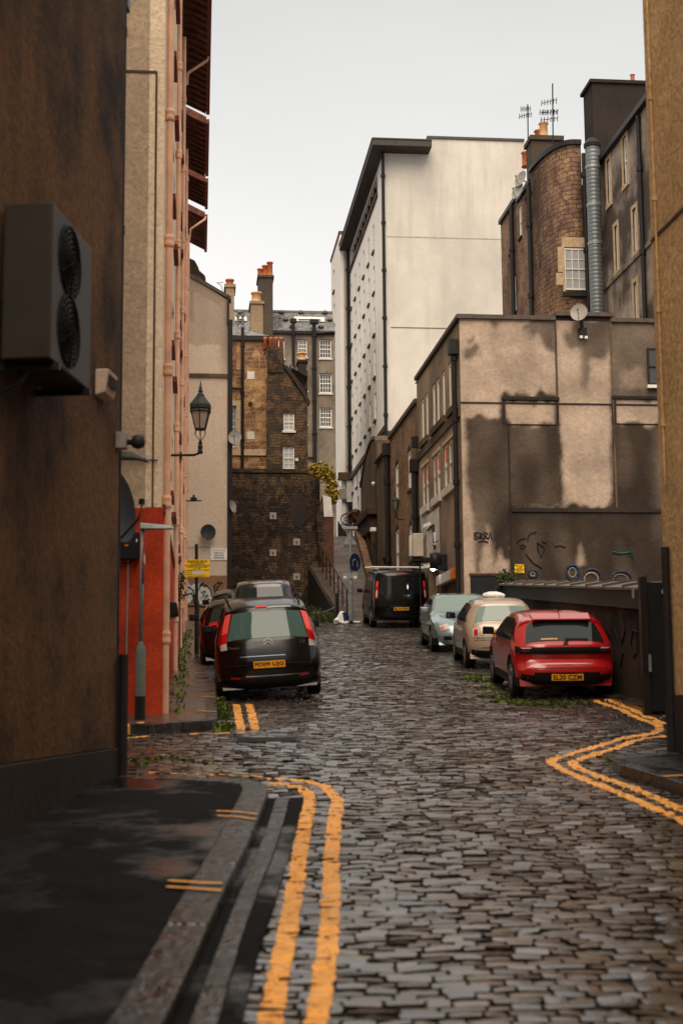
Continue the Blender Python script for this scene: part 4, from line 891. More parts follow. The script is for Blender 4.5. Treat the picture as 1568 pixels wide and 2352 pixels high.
s_=mb.build('warning_sign',M['metal'],t); MB().box(p(788,1252).x,p(820,1252).x,yq+.03,yq+.068,p(800,1253).z,p(800,1249).z).build('bracket',M['steel'],s_)
c=p(815,1292); mb=MB(); A=[];Bz=[]
dv=Vector((.75,-.66,0)); yv=Vector((.66,.75,0))
for i in range(24): w=i*math.pi/12; pt_=Vector((c.x,yq-.05,c.z))+yv*math.cos(w)*.30+Vector((0,0,math.sin(w)*.33)); A.append(mb.pt(*(pt_-dv*.01))); Bz.append(mb.pt(*(pt_+dv*.01)))
mb.face(*A);mb.face(*Bz)
for i in range(24): mb.face(A[i],A[(i+1)%24],Bz[(i+1)%24],Bz[i])
rs=mb.build('round_sign',M['blue'],t)
mb=MB(); cc=Vector((c.x,yq-.05,c.z))+dv*.016; pt2=[cc+yv*x_+Vector((0,0,z_)) for x_,z_ in ((-.16,-.12),(-.13,.06),(-.02,.12),(.10,.04),(.12,-.16))]
mb.tube([tuple(x) for x in pt2],.016,5).build('arrow',M['dish'],rs)
q=p(787,1330); w=p(821,1320); MB().box(q.x,w.x,yq-.085,yq-.065,q.z+.02,w.z+.06).build('name_plate',M['metal'],t)
for u in (792,816): a=p(u,1327); MB().box(a.x-.06,a.x+.05,yq-.09,yq-.0855,a.z-.03,a.z+.05).build('reflector',M['whitesign'],t)
a=p(806,1362); MB().lathe((X,yq-.075,a.z),[(.035,0),(.035,.01)],10,'y').build('sticker',M['grass'],t)
# litter
q=P(787,1437,52); mb=MB(); g=random.Random(5); bm=bmesh.new(); bmesh.ops.create_icosphere(bm,subdivisions=3,radius=.24)
for v in bm.verts: k=1+.45*noise.noise(v.co*7); v.co=Vector((v.co.x*k*1.25,v.co.y*k,max(-.06,v.co.z*k*.9+ (.16 if v.co.z>.1 and abs(v.co.x)<.12 else 0))))
me=bpy.data.meshes.new('plastic_bag'); bm.to_mesh(me); bm.free(); me.materials.append(M['whitesign']); me.materials.append(M['blue'])
for p_ in me.polygons: p_.material_index=1 if (p_.center.x>.02 and p_.center.z>.02 and p_.center.y<0) else 0
o=bpy.data.objects.new('plastic_bag',me); COL.objects.link(o); o.location=(q.x,q.y,gz(q.y)+.07); tag(o,'crumpled white and blue plastic bag lying at the foot of the grey sign pole','bag')
bm=bmesh.new(); bmesh.ops.create_icosphere(bm,subdivisions=2,radius=.13)
for v in bm.verts: v.co=Vector((v.co.x*1.6,v.co.y,max(-.03,v.co.z*.35)))*(1+.4*noise.noise(v.co*12))
me=bpy.data.meshes.new('paper_scrap'); bm.to_mesh(me); bm.free(); me.materials.append(M['whitesign']); o=bpy.data.objects.new('litter',me); COL.objects.link(o); q=P(818,1438,52.4); o.location=(q.x,q.y,gz(q.y)+.04); tag(o,'flat scrap of pale litter between the grey sign pole and the black van','litter')
# ================================================================ right side
# --- tall white building
CW=(880-784)/F*90+K*90
dW=lambda u:CW/((u-784)/F+K)
fWL=fr(879,90,'left',352); fWF=FR(fWL.o,(1,K),(K,-1)); L=fWL.px; Fr=fWF.px
wb=thing('white_building','tall white rendered block with small windows and a dark overhanging roof slab','building',(fWL.o.x,90,10))
zt=Fr(884,352)[1]; ztr=Fr(1100,322)[1]; lw_=L(805,800)[0]
rows_=[(502,566),(601,664),(700,763),(800,863),(901,964),(1003,1062)]
cols=[862.4,850.4,839.2,828.7,818.9,809.8]; ops=[]
zb1=L(863,454)[1]
for (v0,v1) in rows_:
    zz1=L(862.4,v0)[1]; zz0=L(862.4,v1)[1]
    for c_ in cols: a=L(c_,1000)[0]; ops.append((a-.42,a+.42,zz0,zz1))
ops.append((L(866,400)[0],lw_-.6,zb1,zt-.25))
ops+=[(L(822,1150)[0]-.5,L(822,1150)[0]+.4,L(822,1190)[1],L(822,1140)[1])]
mb=MB(fWL); wall_open(mb,0,lw_,8,zt,ops,.28); mb.poly([(lw_,0,8),(lw_,-13,8),(lw_,-13,zt),(lw_,0,zt)]); mb.build('wall',M['whiteside'],wb)
for o in ops[:-2]:
    window(wb,fWL,*o,1,1,dep=.05,fm='wood',fw=.09,gm='glass'); MB(fWL).box(o[0]-.08,o[1]+.08,-.1,.12,o[2]-.16,o[2]-.01).build('window_sill',M['coping'],wb)
o=ops[-1]; window(wb,fWL,*o,1,1,dep=.12)
o=ops[-2]; q=MB(fWL).box(o[0],o[1],-.27,-.25,o[2],o[3]).build('clerestory',M['glass'],wb); MB(fWL).box(o[0]-.2,o[1]+.2,0,.14,o[2]-.28,o[2]-.02).build('ledge',M['gablegrey'],wb)
k=o[0]+1
while k<o[1]: MB(fWL).box(k,k+.08,-.24,-.12,o[2],o[3]).build('mullion',M['pipe'],q); k+=1.8
ra=Fr(1215,800)[0]
mb=MB(fWF); mb.poly([(0,0,8),(ra,0,8),(ra,0,zt),(0,0,zt)]); bx0=Fr(980,330)[0]; mb.poly([(bx0,.003,zt-.01),(ra,.003,zt-.01),(ra,.003,ztr),(bx0,.003,ztr)]); mb.box(bx0,ra,-12,-.001,zt,ztr); mb.build('front_wall',M['white'],wb)
MB(fWF).box(bx0,ra,-.4,.1,ztr,ztr+.16).build('parapet_cap',M['coping'],wb)
zs=zt+.02; lo=L(783,583)[0]
MB(fWF).slab([(-.72,1.25),(bx0+.5,1.25),(bx0+.5,-12),(-.72,-12)],zs,zs+.5)
r_=[fWF.pt(-.85,1.35,0),fWF.pt(bx0+.1,1.35,0),fWF.pt(bx0+.1,-3,0),fWL.pt(lw_,-3,0),fWL.pt(lw_,.85,0)]
e=MB().slab([(p.x,p.y) for p in r_],zs,zs+.42).build('roof',M['roofdark'],wb); p=[(q_.x,q_.y) for q_ in r_[:2]]+[]
mb=MB(); 
for a,b in ((r_[4],r_[0]),(r_[0],r_[1])): mb.tube([(a.x,a.y,zs+.44),(b.x,b.y,zs+.44)],.06,6)
mb.build('gutter',M['coping'],e)
# string lines on the front wall
mb=MB(fWF)
for v,h in ((543,.07),): z=Fr(900,v)[1]; mb.box(0.2,ra,0,.02,z-h/2,z+h/2)
mb.build('movement_joint',M['whitejoint'],wb)
z=Fr(900,752)[1]; grid=MB(fWF); grid.box(Fr(897,752)[0],Fr(1040,752)[0],0,.02,z-.03,z+.03); grid.build('flashing',M['brownbase'],wb)
z=Fr(890,990)[1]; MB(fWF).box(-.1,Fr(905,990)[0]+2,0,.12,z-.5,z).build('string_course',M['gablegrey'],wb)
zc=L(853,1026)[1]; MB(fWL).box(0,lw_,0,.16,zc-.35,zc).build('string_course',M['gablegrey'],wb)
mb=MB(fWL); g_=0
for u in (805.5,): pass
def bpipe(f,a,n,z0,z1,r,par,nm='downpipe'):
    mb=MB(f).tube([(a,n,z0),(a,n,z1)],r,8); z=z0+1
    while z<z1: mb.lathe((a,n,z),[(r*1.45,-.1),(r*1.45,.1)],8); z+=3.2
    mb.build(nm,M['pipe'],par)
bpipe(fWF,-.04,.16,9,zt,.11,wb); bpipe(fWL,lw_-.25,.2,9,zt,.13,wb)
# projecting wing at the far end
fX=FR(fWL.pt(lw_,0,0),(-1,-K),(K,-1)); wp=(fX.px(783,900)[0]); zt2=fX.px(775,537)[1]; wp=max(wp,.8)
fY=FR(fX.pt(wp+.0,0,0),(-K,1),(-1,-K)); Ya=fY.px(762,900)[0]; Ya=min(max(Ya,4),14)
zb3=fX.px(795,1100)[1]
mb=MB(fX); mb.poly([(0,0,8),(wp,0,8),(wp,0,zt2),(0,0,zt2)]); ops=[]; am=fY.px(769.5,1000)[0]
for v0,v1 in ((604,654),(684,734),(767,818),(850,900),(932,982),(1016,1068)): ops.append((am-.5,am+.5,fY.px(772,v1)[1],fY.px(772,v0)[1]))
mb.build('wing_front',M['whiteside'],wb)
mb=MB(fY); wall_open(mb,0,Ya,8,zt2,ops,.25); mb.box(0,Ya,-6,-.3,8,zt2); mb.build('wing_wall',M['whiteside'],wb)
for o in ops: window(wb,fY,*o,1,1,dep=.12,fm='redd',fw=.09); MB(fY).box(o[0]-.08,o[1]+.08,-.1,.12,o[2]-.16,o[2]-.01).build('window_sill',M['coping'],wb)
MB(fX).box(-.3,wp+.1,-.5,.08,zt2,zt2+.22).build('parapet_cap',M['redd'],wb); MB(fY).box(-.05,Ya,-.5,.08,zt2,zt2+.22).build('parapet_cap',M['redd'],wb)
z=fX.px(795,1100)[1]; MB(fX).box(-.2,wp+.3,0,.5,z-.15,z+.45).build('canopy',M['gablegrey'],wb)
a,z=fX.px(806,1130,.3); MB(fX).box(a-.45,a+.35,.1,.4,z-.8,z+.9).build('duct_cover',M['net'],wb)
a,z=fX.px(787,1135,.1); t=MB(fX).box(a-.28,a+.28,0,.25,z-.4,z+.4).build('meter_cabinet',M['dish'],wb); MB(fX).tube([(a,.15,z-.4),(a,.15,z-.6),(a-1.3,.15,z-.7)],.05,5).build('cable',M['iron'],t)
mb=MB(fX); g=fX.px(795,1192,.02); rr_=.42; mb.tube([(g[0]+rr_*math.cos(i*math.pi/8),.02,g[1]+rr_*math.sin(i*math.pi/8)) for i in range(17)],.04,4).tube([(g[0]+.15*math.cos(i*math.pi/4),.02,g[1]+.15*math.sin(i*math.pi/4)) for i in range(9)],.03,4); mb.tube([(g[0],.02,g[1]-rr_),(g[0]+.1,.02,g[1]-1.2),(g[0]-.3,.02,g[1]-1.8),(g[0]+.35,.02,g[1]-2.2),(g[0]+.1,.02,g[1]-2.8)],.07,4); mb.build('graffiti',M['grafblue'],wb)
# --- street plane of the low buildings on the right
CS=(1054-784)/F*42+K*42
dS=lambda u:CS/((u-784)/F+K)
fL=fr(1054,42,'left',740); fGF=FR(fL.o,(1,K),(K,-1)); L=fL.px; g=fGF.px
aG=L(959.5,1100)[0]; aB=L(897,1200)[0]; aH=L(866,1200)[0]; aE=L(829,1200)[0]
# grey building
gbd=thing('grey_building','big stained grey harled building with a flat roof behind the red and beige cars','building',(fL.o.x,42,gz(42)))
zt=L(1054,736)[1]
up=[(126,140),(150,163),(187,203),(210,226),(242,258),(277,291),(299,321)]; lo=[(132,146),(152,166),(193,206),(213,232),(253,272),(279,298),(304,327)]
X6=lambda x:914+x*.4172; Y6=lambda y:700.4+y*.4172
ops=[]
for p,q in up: a0,a1=L(X6(q),900)[0],L(X6(p),900)[0]; ops.append((a0,a1,L(X6(305),Y6(556))[1],L(X6(305),Y6(287))[1]))
nu=len(ops)
for p,q in lo: a0,a1=L(X6(q),1100)[0],L(X6(p),1100)[0]; ops.append((a0,a1,L(X6(305),Y6(975))[1],L(X6(305),Y6(722))[1]))
aD0,aD1=L(X6(225),1380)[0],L(X6(172),1380)[0]
mb=MB(fL); dr=(aD0,aD1,3.0,L(X6(200),Y6(1420))[1]); nd=(L(X6(330),1400)[0],L(X6(240),1400)[0],3.0,L(X6(290),Y6(1525))[1])
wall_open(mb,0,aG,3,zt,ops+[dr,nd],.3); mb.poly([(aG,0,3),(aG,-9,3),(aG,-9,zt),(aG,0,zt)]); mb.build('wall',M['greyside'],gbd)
for i,o in enumerate(ops):
    window(gbd,fL,*o,1,1,dep=.03,fw=.10,gm='net' if i not in(nu-1,nu+5) else 'glass',top=.38 if i in (nu,nu+1,nu+2,nu+3,nu+4) else None,sash=i>=nu)
for grp in ((0,1),(2,4),(5,6),):
    b=ops[grp[0]];t2=ops[grp[1]]; x0=min(b[0],t2[0]);x1=max(b[1],t2[1]); MB(fL).box(x0-.1,x1+.1,-.12,.10,b[2]-.22,b[2]-.01).build('sill',M['gablegrey'],gbd)
for grp in ((0,1),(2,3),(4,6)):
    b=ops[nu+grp[0]];t2=ops[nu+grp[1]]; x0=min(b[0],t2[0]);x1=max(b[1],t2[1]); MB(fL).box(x0-.12,x1+.12,-.12,.09,b[2]-.26,b[2]-.01).build('sill',M['net'],gbd)
    MB(fL).box(x0-.08,x1+.08,-.08,.03,b[3]+.005,b[3]+.12).build('lintel',M['sillst'],gbd)
z=ops[0][2]-.24; MB(fL).box(.1,aG,0,.05,z-.3,z-.02).build('string_course',M['gablegrey'],gbd)
MB(fL).box(dr[0],dr[1],-.35,-.3,3,dr[3]).build('door',M['door'],gbd)
MB(fL).box(nd[0],nd[1],-.28,-.2,3,nd[3]).build('alcove_panel',M['greyside'],gbd); a,z=L(1035,1368); MB(fL).box(a-.2,a+.22,-.2,-.17,z-.45,z+.4).build('hatch',M['iron'],gbd)
MB(fL).box(nd[0]-.1,nd[1]+.1,0,.16,nd[3]+.02,nd[3]+.32).build('sign_band',M['net'],gbd); MB(fL).box(nd[0]-.12,nd[0]+.25,.0,.18,nd[3]+.0,nd[3]+.34).build('orange_corner',M['orange'],gbd)
MB(fL).prism([(dr[0]-.3,dr[3]+.05),(dr[1]+.3,dr[3]+.05),(dr[1]+.3,L(1000,1170)[1]),(dr[0]-.3,L(1000,1170)[1])],.0,.012).build('pale_panel',M['net'],gbd)
for zz,a in ((zt-.9,.28),(zt-3.2,aG-.05)): 
    mb=MB(fL); r=.075 if a<1 else .11; mb.tube([(a,.13,3),(a,.13,zz)],r,8).box(a-.17,a+.17,.02,.30,zz-.1,zz+.35); k=4.2
    while k<zz: mb.lathe((a,.13,k),[(r*1.4,-.07),(r*1.4,.07)],8); k+=1.9
    mb.build('downpipe',M['pipe'],gbd)
z=L(960,1015)[1]; MB(fL).box(aG-.2,aG+.0,.0,.22,z-.2,z+.2).build('hopper',M['pipe'],gbd)
# painted weather stains on the front wall, and its darker base recess
Q6=lambda pts:[fGF.px(X6(x),Y6(y)) for x,y in pts]
ra=g(1545,1000)[0]; ztr=g(1100,733)[1]
darkp=[Q6(p) for p in (
 [(508,80),(524,132),(548,98),(560,80)],[(690,120),(720,90),(862,80),(862,268),(825,250),(790,200),(740,185)],
 [(360,232),(455,235),(440,298),(362,292)],[(388,190),(420,190),(418,218),(386,215)],
 [(1005,80),(1166,80),(1166,240),(1140,300),(1060,300),(1042,470),(1016,470),(1003,262),(920,222),(906,150),(960,140)],
 [(1166,80),(1600,80),(1600,522),(1166,522)],
 [(372,622),(560,628),(565,490),(880,490),(887,660),(900,760),(906,850),(908,1112),(612,1118),(604,1400),(576,1412),(562,1340),(538,1432),(518,1310),(500,1175),(488,1190),(470,1330),(442,1462),(422,1462),(414,1150),(384,1000)],
 [(1168,520),(1198,530),(1204,655),(1600,655),(1600,1120),(908,1122),(920,1108),(1150,1108),(1170,1060)],
 [(608,1118),(1600,1118),(1600,1700),(612,1700)])]
lightp=[Q6(p) for p in ([(592,535),(866,535),(858,662),(598,655)],[(1230,380),(1350,330),(1370,460),(1210,470)],[(1004,1310),(1016,1450),(984,1450)],[(1205,530),(1600,530),(1600,655),(1208,652)])]
def fgn(a,z):
    w=noise.noise(Vector((a*2.6,z*1.6,0)))*.07+noise.noise(Vector((a*8,z*5,3)))*.04; w2=noise.noise(Vector((a*2.6,z*2.6,9)))*.08+noise.noise(Vector((a*8,z*8,5)))*.04+noise.noise(Vector((a*3.1,z*.25,21)))*.28
    x=a+w; y=z+w2; s=0
    for dx,dy in ((0,0),(.05,.02),(-.05,.03),(.02,-.05),(-.02,-.07),(.03,.07),(.08,-.02),(-.08,-.01)):
        v=0
        for i,p in enumerate(darkp):
            if inpoly(p,x+dx,y+dy): v=max(v,.93 if i in(6,7) else (1. if i==8 else .74))
        for i,p in enumerate(lightp):
            if inpoly(p,x+dx,y+dy): v*=(.05 if i!=1 else .6)
        s+=v/8
    return min(1,s*(1+.35*noise.noise(Vector((a*1.2,z*.5,11)))))
grid_wall(gbd,'front_wall','grey',fGF,0,ra,3,ztr,fgn,.055)
mb=MB(fGF); mb.poly([(0,-.02,3),(ra,-.02,3),(ra,-9,3),(0,-9,3)]); mb.poly([(0,0,ztr),(ra,0,ztr),(ra,-9,ztr),(0,-9,ztr)]); mb.build('flat_roof',M['coping'],gbd)
b0=g(X6(862),740)[0]; b1=g(X6(1166),740)[0]; zp_=g(1330,727)[1]; zq=g(1450,741)[1]
MB(fGF).box(b0,b1,-2,.0,ztr,zp_).build('raised_parapet',M['sooty'],gbd)
MB(fGF).box(-.08,b0,-.5,.09,ztr,ztr+.13).box(b1,ra,-.5,.09,ztr-.02,ztr+.10).box(b0,b1+.1,-.5,.1,zp_,zp_+.12).build('coping',M['coping'],gbd)
MB(fL).box(-.1,aG,-.4,.09,ztr+.002,ztr+.132).build('coping',M['coping'],gbd)
z=g(1060,X6(0)*0+Y6(537))[1]; MB(fGF).box(0,ra,0,.022,z-.025,z+.02).build('string_course',M['sooty'],gbd)
z=g(1060,Y6(1125))[1]; MB(fGF).box(g(X6(612),1000)[0],ra,0,.05,z-.07,z+.04).build('string_course',M['sooty'],gbd)
x=g(X6(606),1000)[0]; MB(fGF).box(x-.02,x+.025,0,.02,3.5,g(0+X6(606),Y6(660))[1]).build('joint',M['sooty'],gbd)
for p,q in (((862,80),(862,500)),((1166,80),(1166,1118))): x,z1_=g(X6(p[0]),Y6(p[1])); _,z0_=g(X6(q[0]),Y6(q[1])); MB(fGF).box(x-.03,x+.03,0,.03,z0_,z1_).build('joint',M['gablegrey'],gbd)
o=(g(X6(1374),900)[0],g(X6(1435),900)[0],g(X6(1400),Y6(445))[1],g(X6(1400),Y6(240))[1]); window(gbd,FR(fGF.pt(0,.14,0),fGF.A,fGF.N),*o,1,1,dep=.08,fm='iron',sill=.04,sillm='wood')
MB(fGF).box(g(X6(395),1300)[0],g(X6(620),1300)[0],0,.02,3,g(X6(500),Y6(1492))[1]).build('garage_door',M['door'],gbd)
MB(fGF).box(g(X6(390),1300)[0],g(X6(625),1300)[0],0,.05,g(X6(500),Y6(1492))[1]+.01,g(X6(500),Y6(1478))[1]).build('lintel',M['timber'],gbd)
for n_,(xa,xb,ya,yb) in enumerate(((570,884,504,528),(868,884,528,662),(572,590,528,655),(590,868,655,664),(1172,1600,500,524),(1172,1200,524,655),(1200,1600,652,662))):  # raised frame bars; the bottom strips are dark in place of a shadow line
    (a_,z1_),(b_,z0_)=g(X6(xa),Y6(ya)),g(X6(xb),Y6(yb)); MB(fGF).box(a_,b_,.0,.03 if n_ not in (0,4) else .06,z0_,z1_).build('frame_and_shadow_line',M['sooty'],gbd,bevel=.01)
# graffiti on the grey front
mb=MB(fGF)
def st(px,r=.022): mb.tube([(a,.012,z) for a,z in Q6(px)],r,4)
for s in ([(420,1290),(418,1255),(440,1250),(422,1270),(444,1280),(424,1292)],[(450,1290),(448,1255),(466,1262),(450,1272),(468,1290)],[(474,1290),(474,1250),(492,1258),(476,1272),(496,1290)],[(496,1290),(506,1250),(514,1290)],[(440,1305),(470,1300),(495,1308)],[(764,1308),(770,1350),(786,1390),(806,1340),(764,1308)],[(668,1330),(680,1320),(700,1328),(690,1342),(672,1338)],[(712,1300),(715,1270),(735,1255),(760,1250)],[(790,1300),(805,1312),(820,1300)],[(700,1370),(740,1420),(790,1450)],[(860,1330),(890,1325),(920,1335)],[(650,1310),(670,1290),(700,1285)]): st(s)
gr=mb.build('graffiti',M['ink'],gbd)
for cx,cy,rx,ry,mm,rr_ in ((958,1474,34,42,'grafblue',.07),(957,1474,20,26,'dish',.03),(1065,1505,52,50,'grafblue',.06),(1060,1510,38,34,'greyside',.05),(1225,1515,58,48,'grafblue',.06),(1220,1518,40,34,'greyside',.04),(740,1480,24,20,'grafblue',.06),(738,1482,12,12,'dish',.03)):
    pts=[(cx+rx*math.cos(i*math.pi/10),cy+ry*math.sin(i*math.pi/10)) for i in range(21)]; MB(fGF).tube([(a,.014,z) for a,z in Q6(pts)],rr_*.6,4).build('graffiti',M[mm],gbd)
MB(fGF).tube([(a,.014,z) for a,z in Q6([(1180,1360),(1220,1370),(1275,1362),(1290,1400),(1282,1340)])],.03,4).build('graffiti',M['grafteal'],gbd)
s0=Q6([(640,1476),(691,1428)]); t=thing('sign','small orange private car parking sign on the stained grey wall above the shed roof','sign',fGF.pt(s0[0][0],.03,s0[0][1])); pb=MB(fGF).box(s0[0][0],s0[1][0],.012,.03,s0[0][1],s0[1][1]).build('sign_board',M['orange'] if 0 else M['yellow'],t); hz=s0[1][1]-s0[0][1]
for i,w in enumerate(('PRIVATE','CAR','PARKING','ONLY')): text(pb,fGF,(s0[0][0]+s0[1][0])/2,s0[1][1]-hz*(.18+.22*i),.03,.085,w)
q=fGF.pt(*[g(1329,719,.35)[0],.35,g(1329,719,.35)[1]]); dish('satellite_dish','pale tan dish mounted above the parapet of the grey building',q,(-.35,-1,.25),.26,arm=q+Vector((.1,.3,-.5)))
a,z=g(X6(1018),Y6(178),.1); t=thing('floodlight','tiny twin floodlight under the dish on the grey wall','floodlight',fGF.pt(a,.1,z)); MB(fGF).box(a-.12,a+.12,.01,.1,z+.04,z+.3).tube([(a,.05,z+.3),(a,.05,z+.6)],.03,6).build('bracket',M['iron'],t); MB(fGF).box(a-.12,a-.03,.1,.16,z-.04,z+.04).build('lamp',M['whitesign'],t); MB(fGF).box(a+.03,a+.12,.1,.16,z-.05,z+.03).build('lamp',M['whitesign'],t)
# fittings on the grey side wall
def sidebox(nm,label,cat,u0,u1,v0,v1,n0,n1,m,part='casing'):
    a1,z1=L(u0,v0,n1); a0,z0=L(u1,v1,n1); a0,a1=min(a0,a1),max(a0,a1); t=thing(nm,label,cat,fL.pt((a0+a1)/2,(n0+n1)/2,z0)); MB(fL).box(a0,a1,n0,n1,z0,z1).build(part,M[m],t,bevel=.015); return t,a0,a1,z0,z1
q=P(975,1250,46.5); z0=P(960,1279,46).z; z1=P(960,1226,46).z; x0,x1=P(947,1250,46).x,P(971,1250,46).x
t=thing('air_conditioner','cream air conditioning unit on a high bracket above the black van','air conditioner',((x0+x1)/2,46,z0))
MB().box(x0,x1,45.8,46.7,z0,z1).build('casing',M['acbox'],t,bevel=.02); MB().box(x0-.10,x0-.005,46.0,46.6,z0+.03,z1-.05).build('fan_panel',M['net'],t,bevel=.01)
MB().box(x0-.05,x1+.35,45.9,46.6,z0-.14,z0-.03).tube([(x1-.1,46.2,z0-.1),(x1-.08,46.2,gz(46))],.03,6).build('bracket',M['iron'],t)
q=P(1002,1274,45); q2=P(1018,1310,45); t=thing('extractor','black twin extractor fan box on the grey side wall','extractor fan',q2); MB().box(q.x,q2.x+.1,44.8,45.3,q2.z,q.z).build('casing',M['door'],t,bevel=.02); q=P(998,1288,45); MB().lathe((q.x,45,q.z),[(.25,-.15),(.27,0),(.25,.2)],12,'x').build('fan_drum',M['iron'],t,smooth=True)
for u,v,lab,mm in ((984,1206,'small white camera pointing left above the cream air conditioner','whitesign'),): 
    q=P(u,v,46.5); t=thing('security_camera',lab,'security camera',q); MB().hexa([(q.x-.2,46.4,q.z-.1),(q.x+.05,46.4,q.z-.02),(q.x+.05,46.55,q.z-.02),(q.x-.2,46.55,q.z-.1),(q.x-.18,46.4,q.z+.02),(q.x+.07,46.4,q.z+.1),(q.x+.07,46.55,q.z+.1),(q.x-.18,46.55,q.z+.02)]).build('housing',M[mm],t); MB().tube([(q.x,46.5,q.z),(q.x+.12,46.5,q.z-.1),(q.x+.14,46.5,q.z-.6),(q.x+.4,46.2,q.z-.5)],.02,5).build('cable',M['iron'],t)
a,z=L(993,1238,.1); t=thing('alarm_box','small white alarm box on the pale panel of the grey side wall','alarm box',fL.pt(a,.1,z)); MB(fL).box(a-.14,a+.14,0,.12,z-.22,z+.2).build('casing',M['whitesign'],t,bevel=.03)
q=P(994,1306,45.2); t=thing('lamp','small lit round lamp over the dark doorway behind the van','lamp',q); em=bpy.data.materials.new('lit_bulb'); em.use_nodes=True; b=em.node_tree.nodes['Principled BSDF']; b.inputs['Emission Color'].default_value=(1,.95,1,1); b.inputs['Emission Strength'].default_value=9
MB().lathe((q.x,q.y,q.z),[(.01,-.08),(.065,-.05),(.08,0),(.065,.05),(.01,.08)],12).build('bulb',em,t,smooth=True); MB().box(q.x-.3,q.x+.12,45.15,45.5,q.z+.1,q.z+.14).build('bracket',M['net'],t)
t_=MB(fL); p=[L(u,v,.008) for u,v in ((965,1185),(972,1160),(978,1165),(984,1190),(984,1222),(972,1236),(966,1215))]; t_.prism(p,.004,.010); t_.build('graffiti',M['graf'],gbd)
o=MB(fL).tube([(L(1000,1262)[0],.04,L(1000,1262)[1]),(L(998,1205)[0],.04,L(998,1205)[1]),(L(984,1218)[0],.04,L(984,1218)[1])],.03,5).build('cable',M['iron'],gbd)
# brown rubble building with sash windows
bb=thing('rubble_building','narrow brown rubble building with tall sash windows left of the grey one','building',fL.pt((aG+aB)/2,0,gz(50)))
zB=L(950,935)[1]
ops=[]
for u0,u1,v0,v1 in ((937,944,1030,1128),(908,915,1062,1158),(938,944,1205,1290),(907,914,1215,1325)):
    ops.append((L(u1,1100)[0],L(u0,1100)[0],L(u0,v1)[1],L(u1,v0)[1]))
mb=MB(fL); wall_open(mb,aG,aB,3,zB,ops,.25); mb.poly([(aG,0,zB),(aB,0,zB),(aB,-6,zB),(aG,-6,zB)]); mb.poly([(aB,0,3),(aB,-6,3),(aB,-6,zB),(aB,0,zB)]); mb.poly([(aG,0,8),(aG,-6,8),(aG,-6,zB),(aG,0,zB)]); mb.build('wall',M['brick'],bb)
for o in ops: window(bb,fL,*o,1,1,dep=.02,fw=.10,gm='net',sill=.07,sillm='gablegrey'); MB(fL).prism([(o[0],o[3]),(o[1],o[3]),(o[1]-.05,o[3]+.1),((o[0]+o[1])/2,o[3]+.2),(o[0]+.05,o[3]+.1)],-.02,.015).build('arch',M['sooty'],bb)
MB(fL).box(aG,aB,-.5,.1,zB+.002,zB+.17).build('coping',M['coping'],bb)
bpipe(fL,aB+.05,.12,3,L(888,1050)[1],.10,bb); mb=MB(fL); mb.box(aB-.15,aB+.25,.0,.3,L(888,1050)[1]-.1,L(888,1050)[1]+.4); mb.build('hopper',M['pipe'],bb)
# weathered house with one square window
hb=thing('weathered_house','weathered grey house with one white framed window and a slate roof','building',fL.pt((aB+aH)/2,0,gz(58)))
zH=L(880,1045)[1]; o=(L(889,1100)[0],L(883,1100)[0]+.4,L(886,1142)[1],L(886,1102)[1]); o=(aB+.25,aB+1.7,o[2],o[3])
mb=MB(fL); dd=(aB+.8,aB+2.8,3,L(870,1290)[1]); wall_open(mb,aB,aH,3,zH,[o,dd],.25); mb.build('wall',M['gablegrey'],hb); window(hb,fL,*o,1,1,dep=.03,fw=.13,sash=False)
MB(fL).box(dd[0],dd[1],-.25,-.2,3,dd[3]).build('door',M['door'],hb)
mb=MB(fL); mb.hexa([(aB-.1,.15,zH),(aH,.15,zH),(aH,-4,zH),(aB-.1,-4,zH),(aB-.1,-2,zH+1.9),(aH,-2,zH+1.9),(aH,-2.1,zH+1.9),(aB-.1,-2.1,zH+1.9)]); mb.build('roof',M['slate'],hb)
gh=thing('curved_gable','grey weathered building with a curved gable and dark carved timber shopfront','building',fL.pt((aH+aE)/2,0,gz(66)))
pg=[(aH,3),(aE,3),(aE,L(829,1120)[1]),(L(838,1070)[0],L(838,1060)[1]),(L(846,1030)[0],L(846,1030)[1]),(L(854,1012)[0],L(854,1012)[1]),(L(862,1008)[0],L(862,1008)[1]),(aH,L(868,1012)[1])]
MB(fL).prism(pg,-6,0).build('wall',M['gablegrey'],gh)
mb=MB(fL); q_=pg[2:]; mb.prism(q_+[(a-.02,z+.14) for a,z in reversed(q_)],-1.2,.06); mb.build('coping',M['gablegrey'],gh)
mb=MB(fL); zs_=L(850,1205)[1]; mb.box(aH+.3,aE-.2,0,.28,zs_-.5,zs_+.15); mb.box(aH,aE,0,.42,zs_+.15,zs_+.45); k=aH+.4
while k<aE-.3: mb.box(k,k+.35,0,.22,4,zs_-.5); k+=1.5
mb.build('shopfront',M['timber'],gh,bevel=.03)
MB(fL).box(aH+.35,aE-.25,.0,.05,4,zs_-.5).build('shop_window',M['door'],gh)
clm=MB(); clump(clm,fL.pt(aE-1,.35,zs_+.7),.55,60,.22,77,(.6,1.4,.6)); clm.build('carving',M['timber'],gh,recalc=False)
a,z=L(857,1111,.1); MB(fL).lathe((a,.1,z),[(.02,-.1),(.1,0),(.02,.1)],8).build('globe_lamp',M['whitesign'],gh)
a,z=L(858,1217,.3); t=thing('security_camera','pair of pale cameras on the dark shopfront beside the sloping ramp','security camera',fL.pt(a,.3,z)); MB(fL).box(a-.1,a+.3,.2,.45,z-.08,z+.1).build('housing',M['whitesign'],t,bevel=.03)
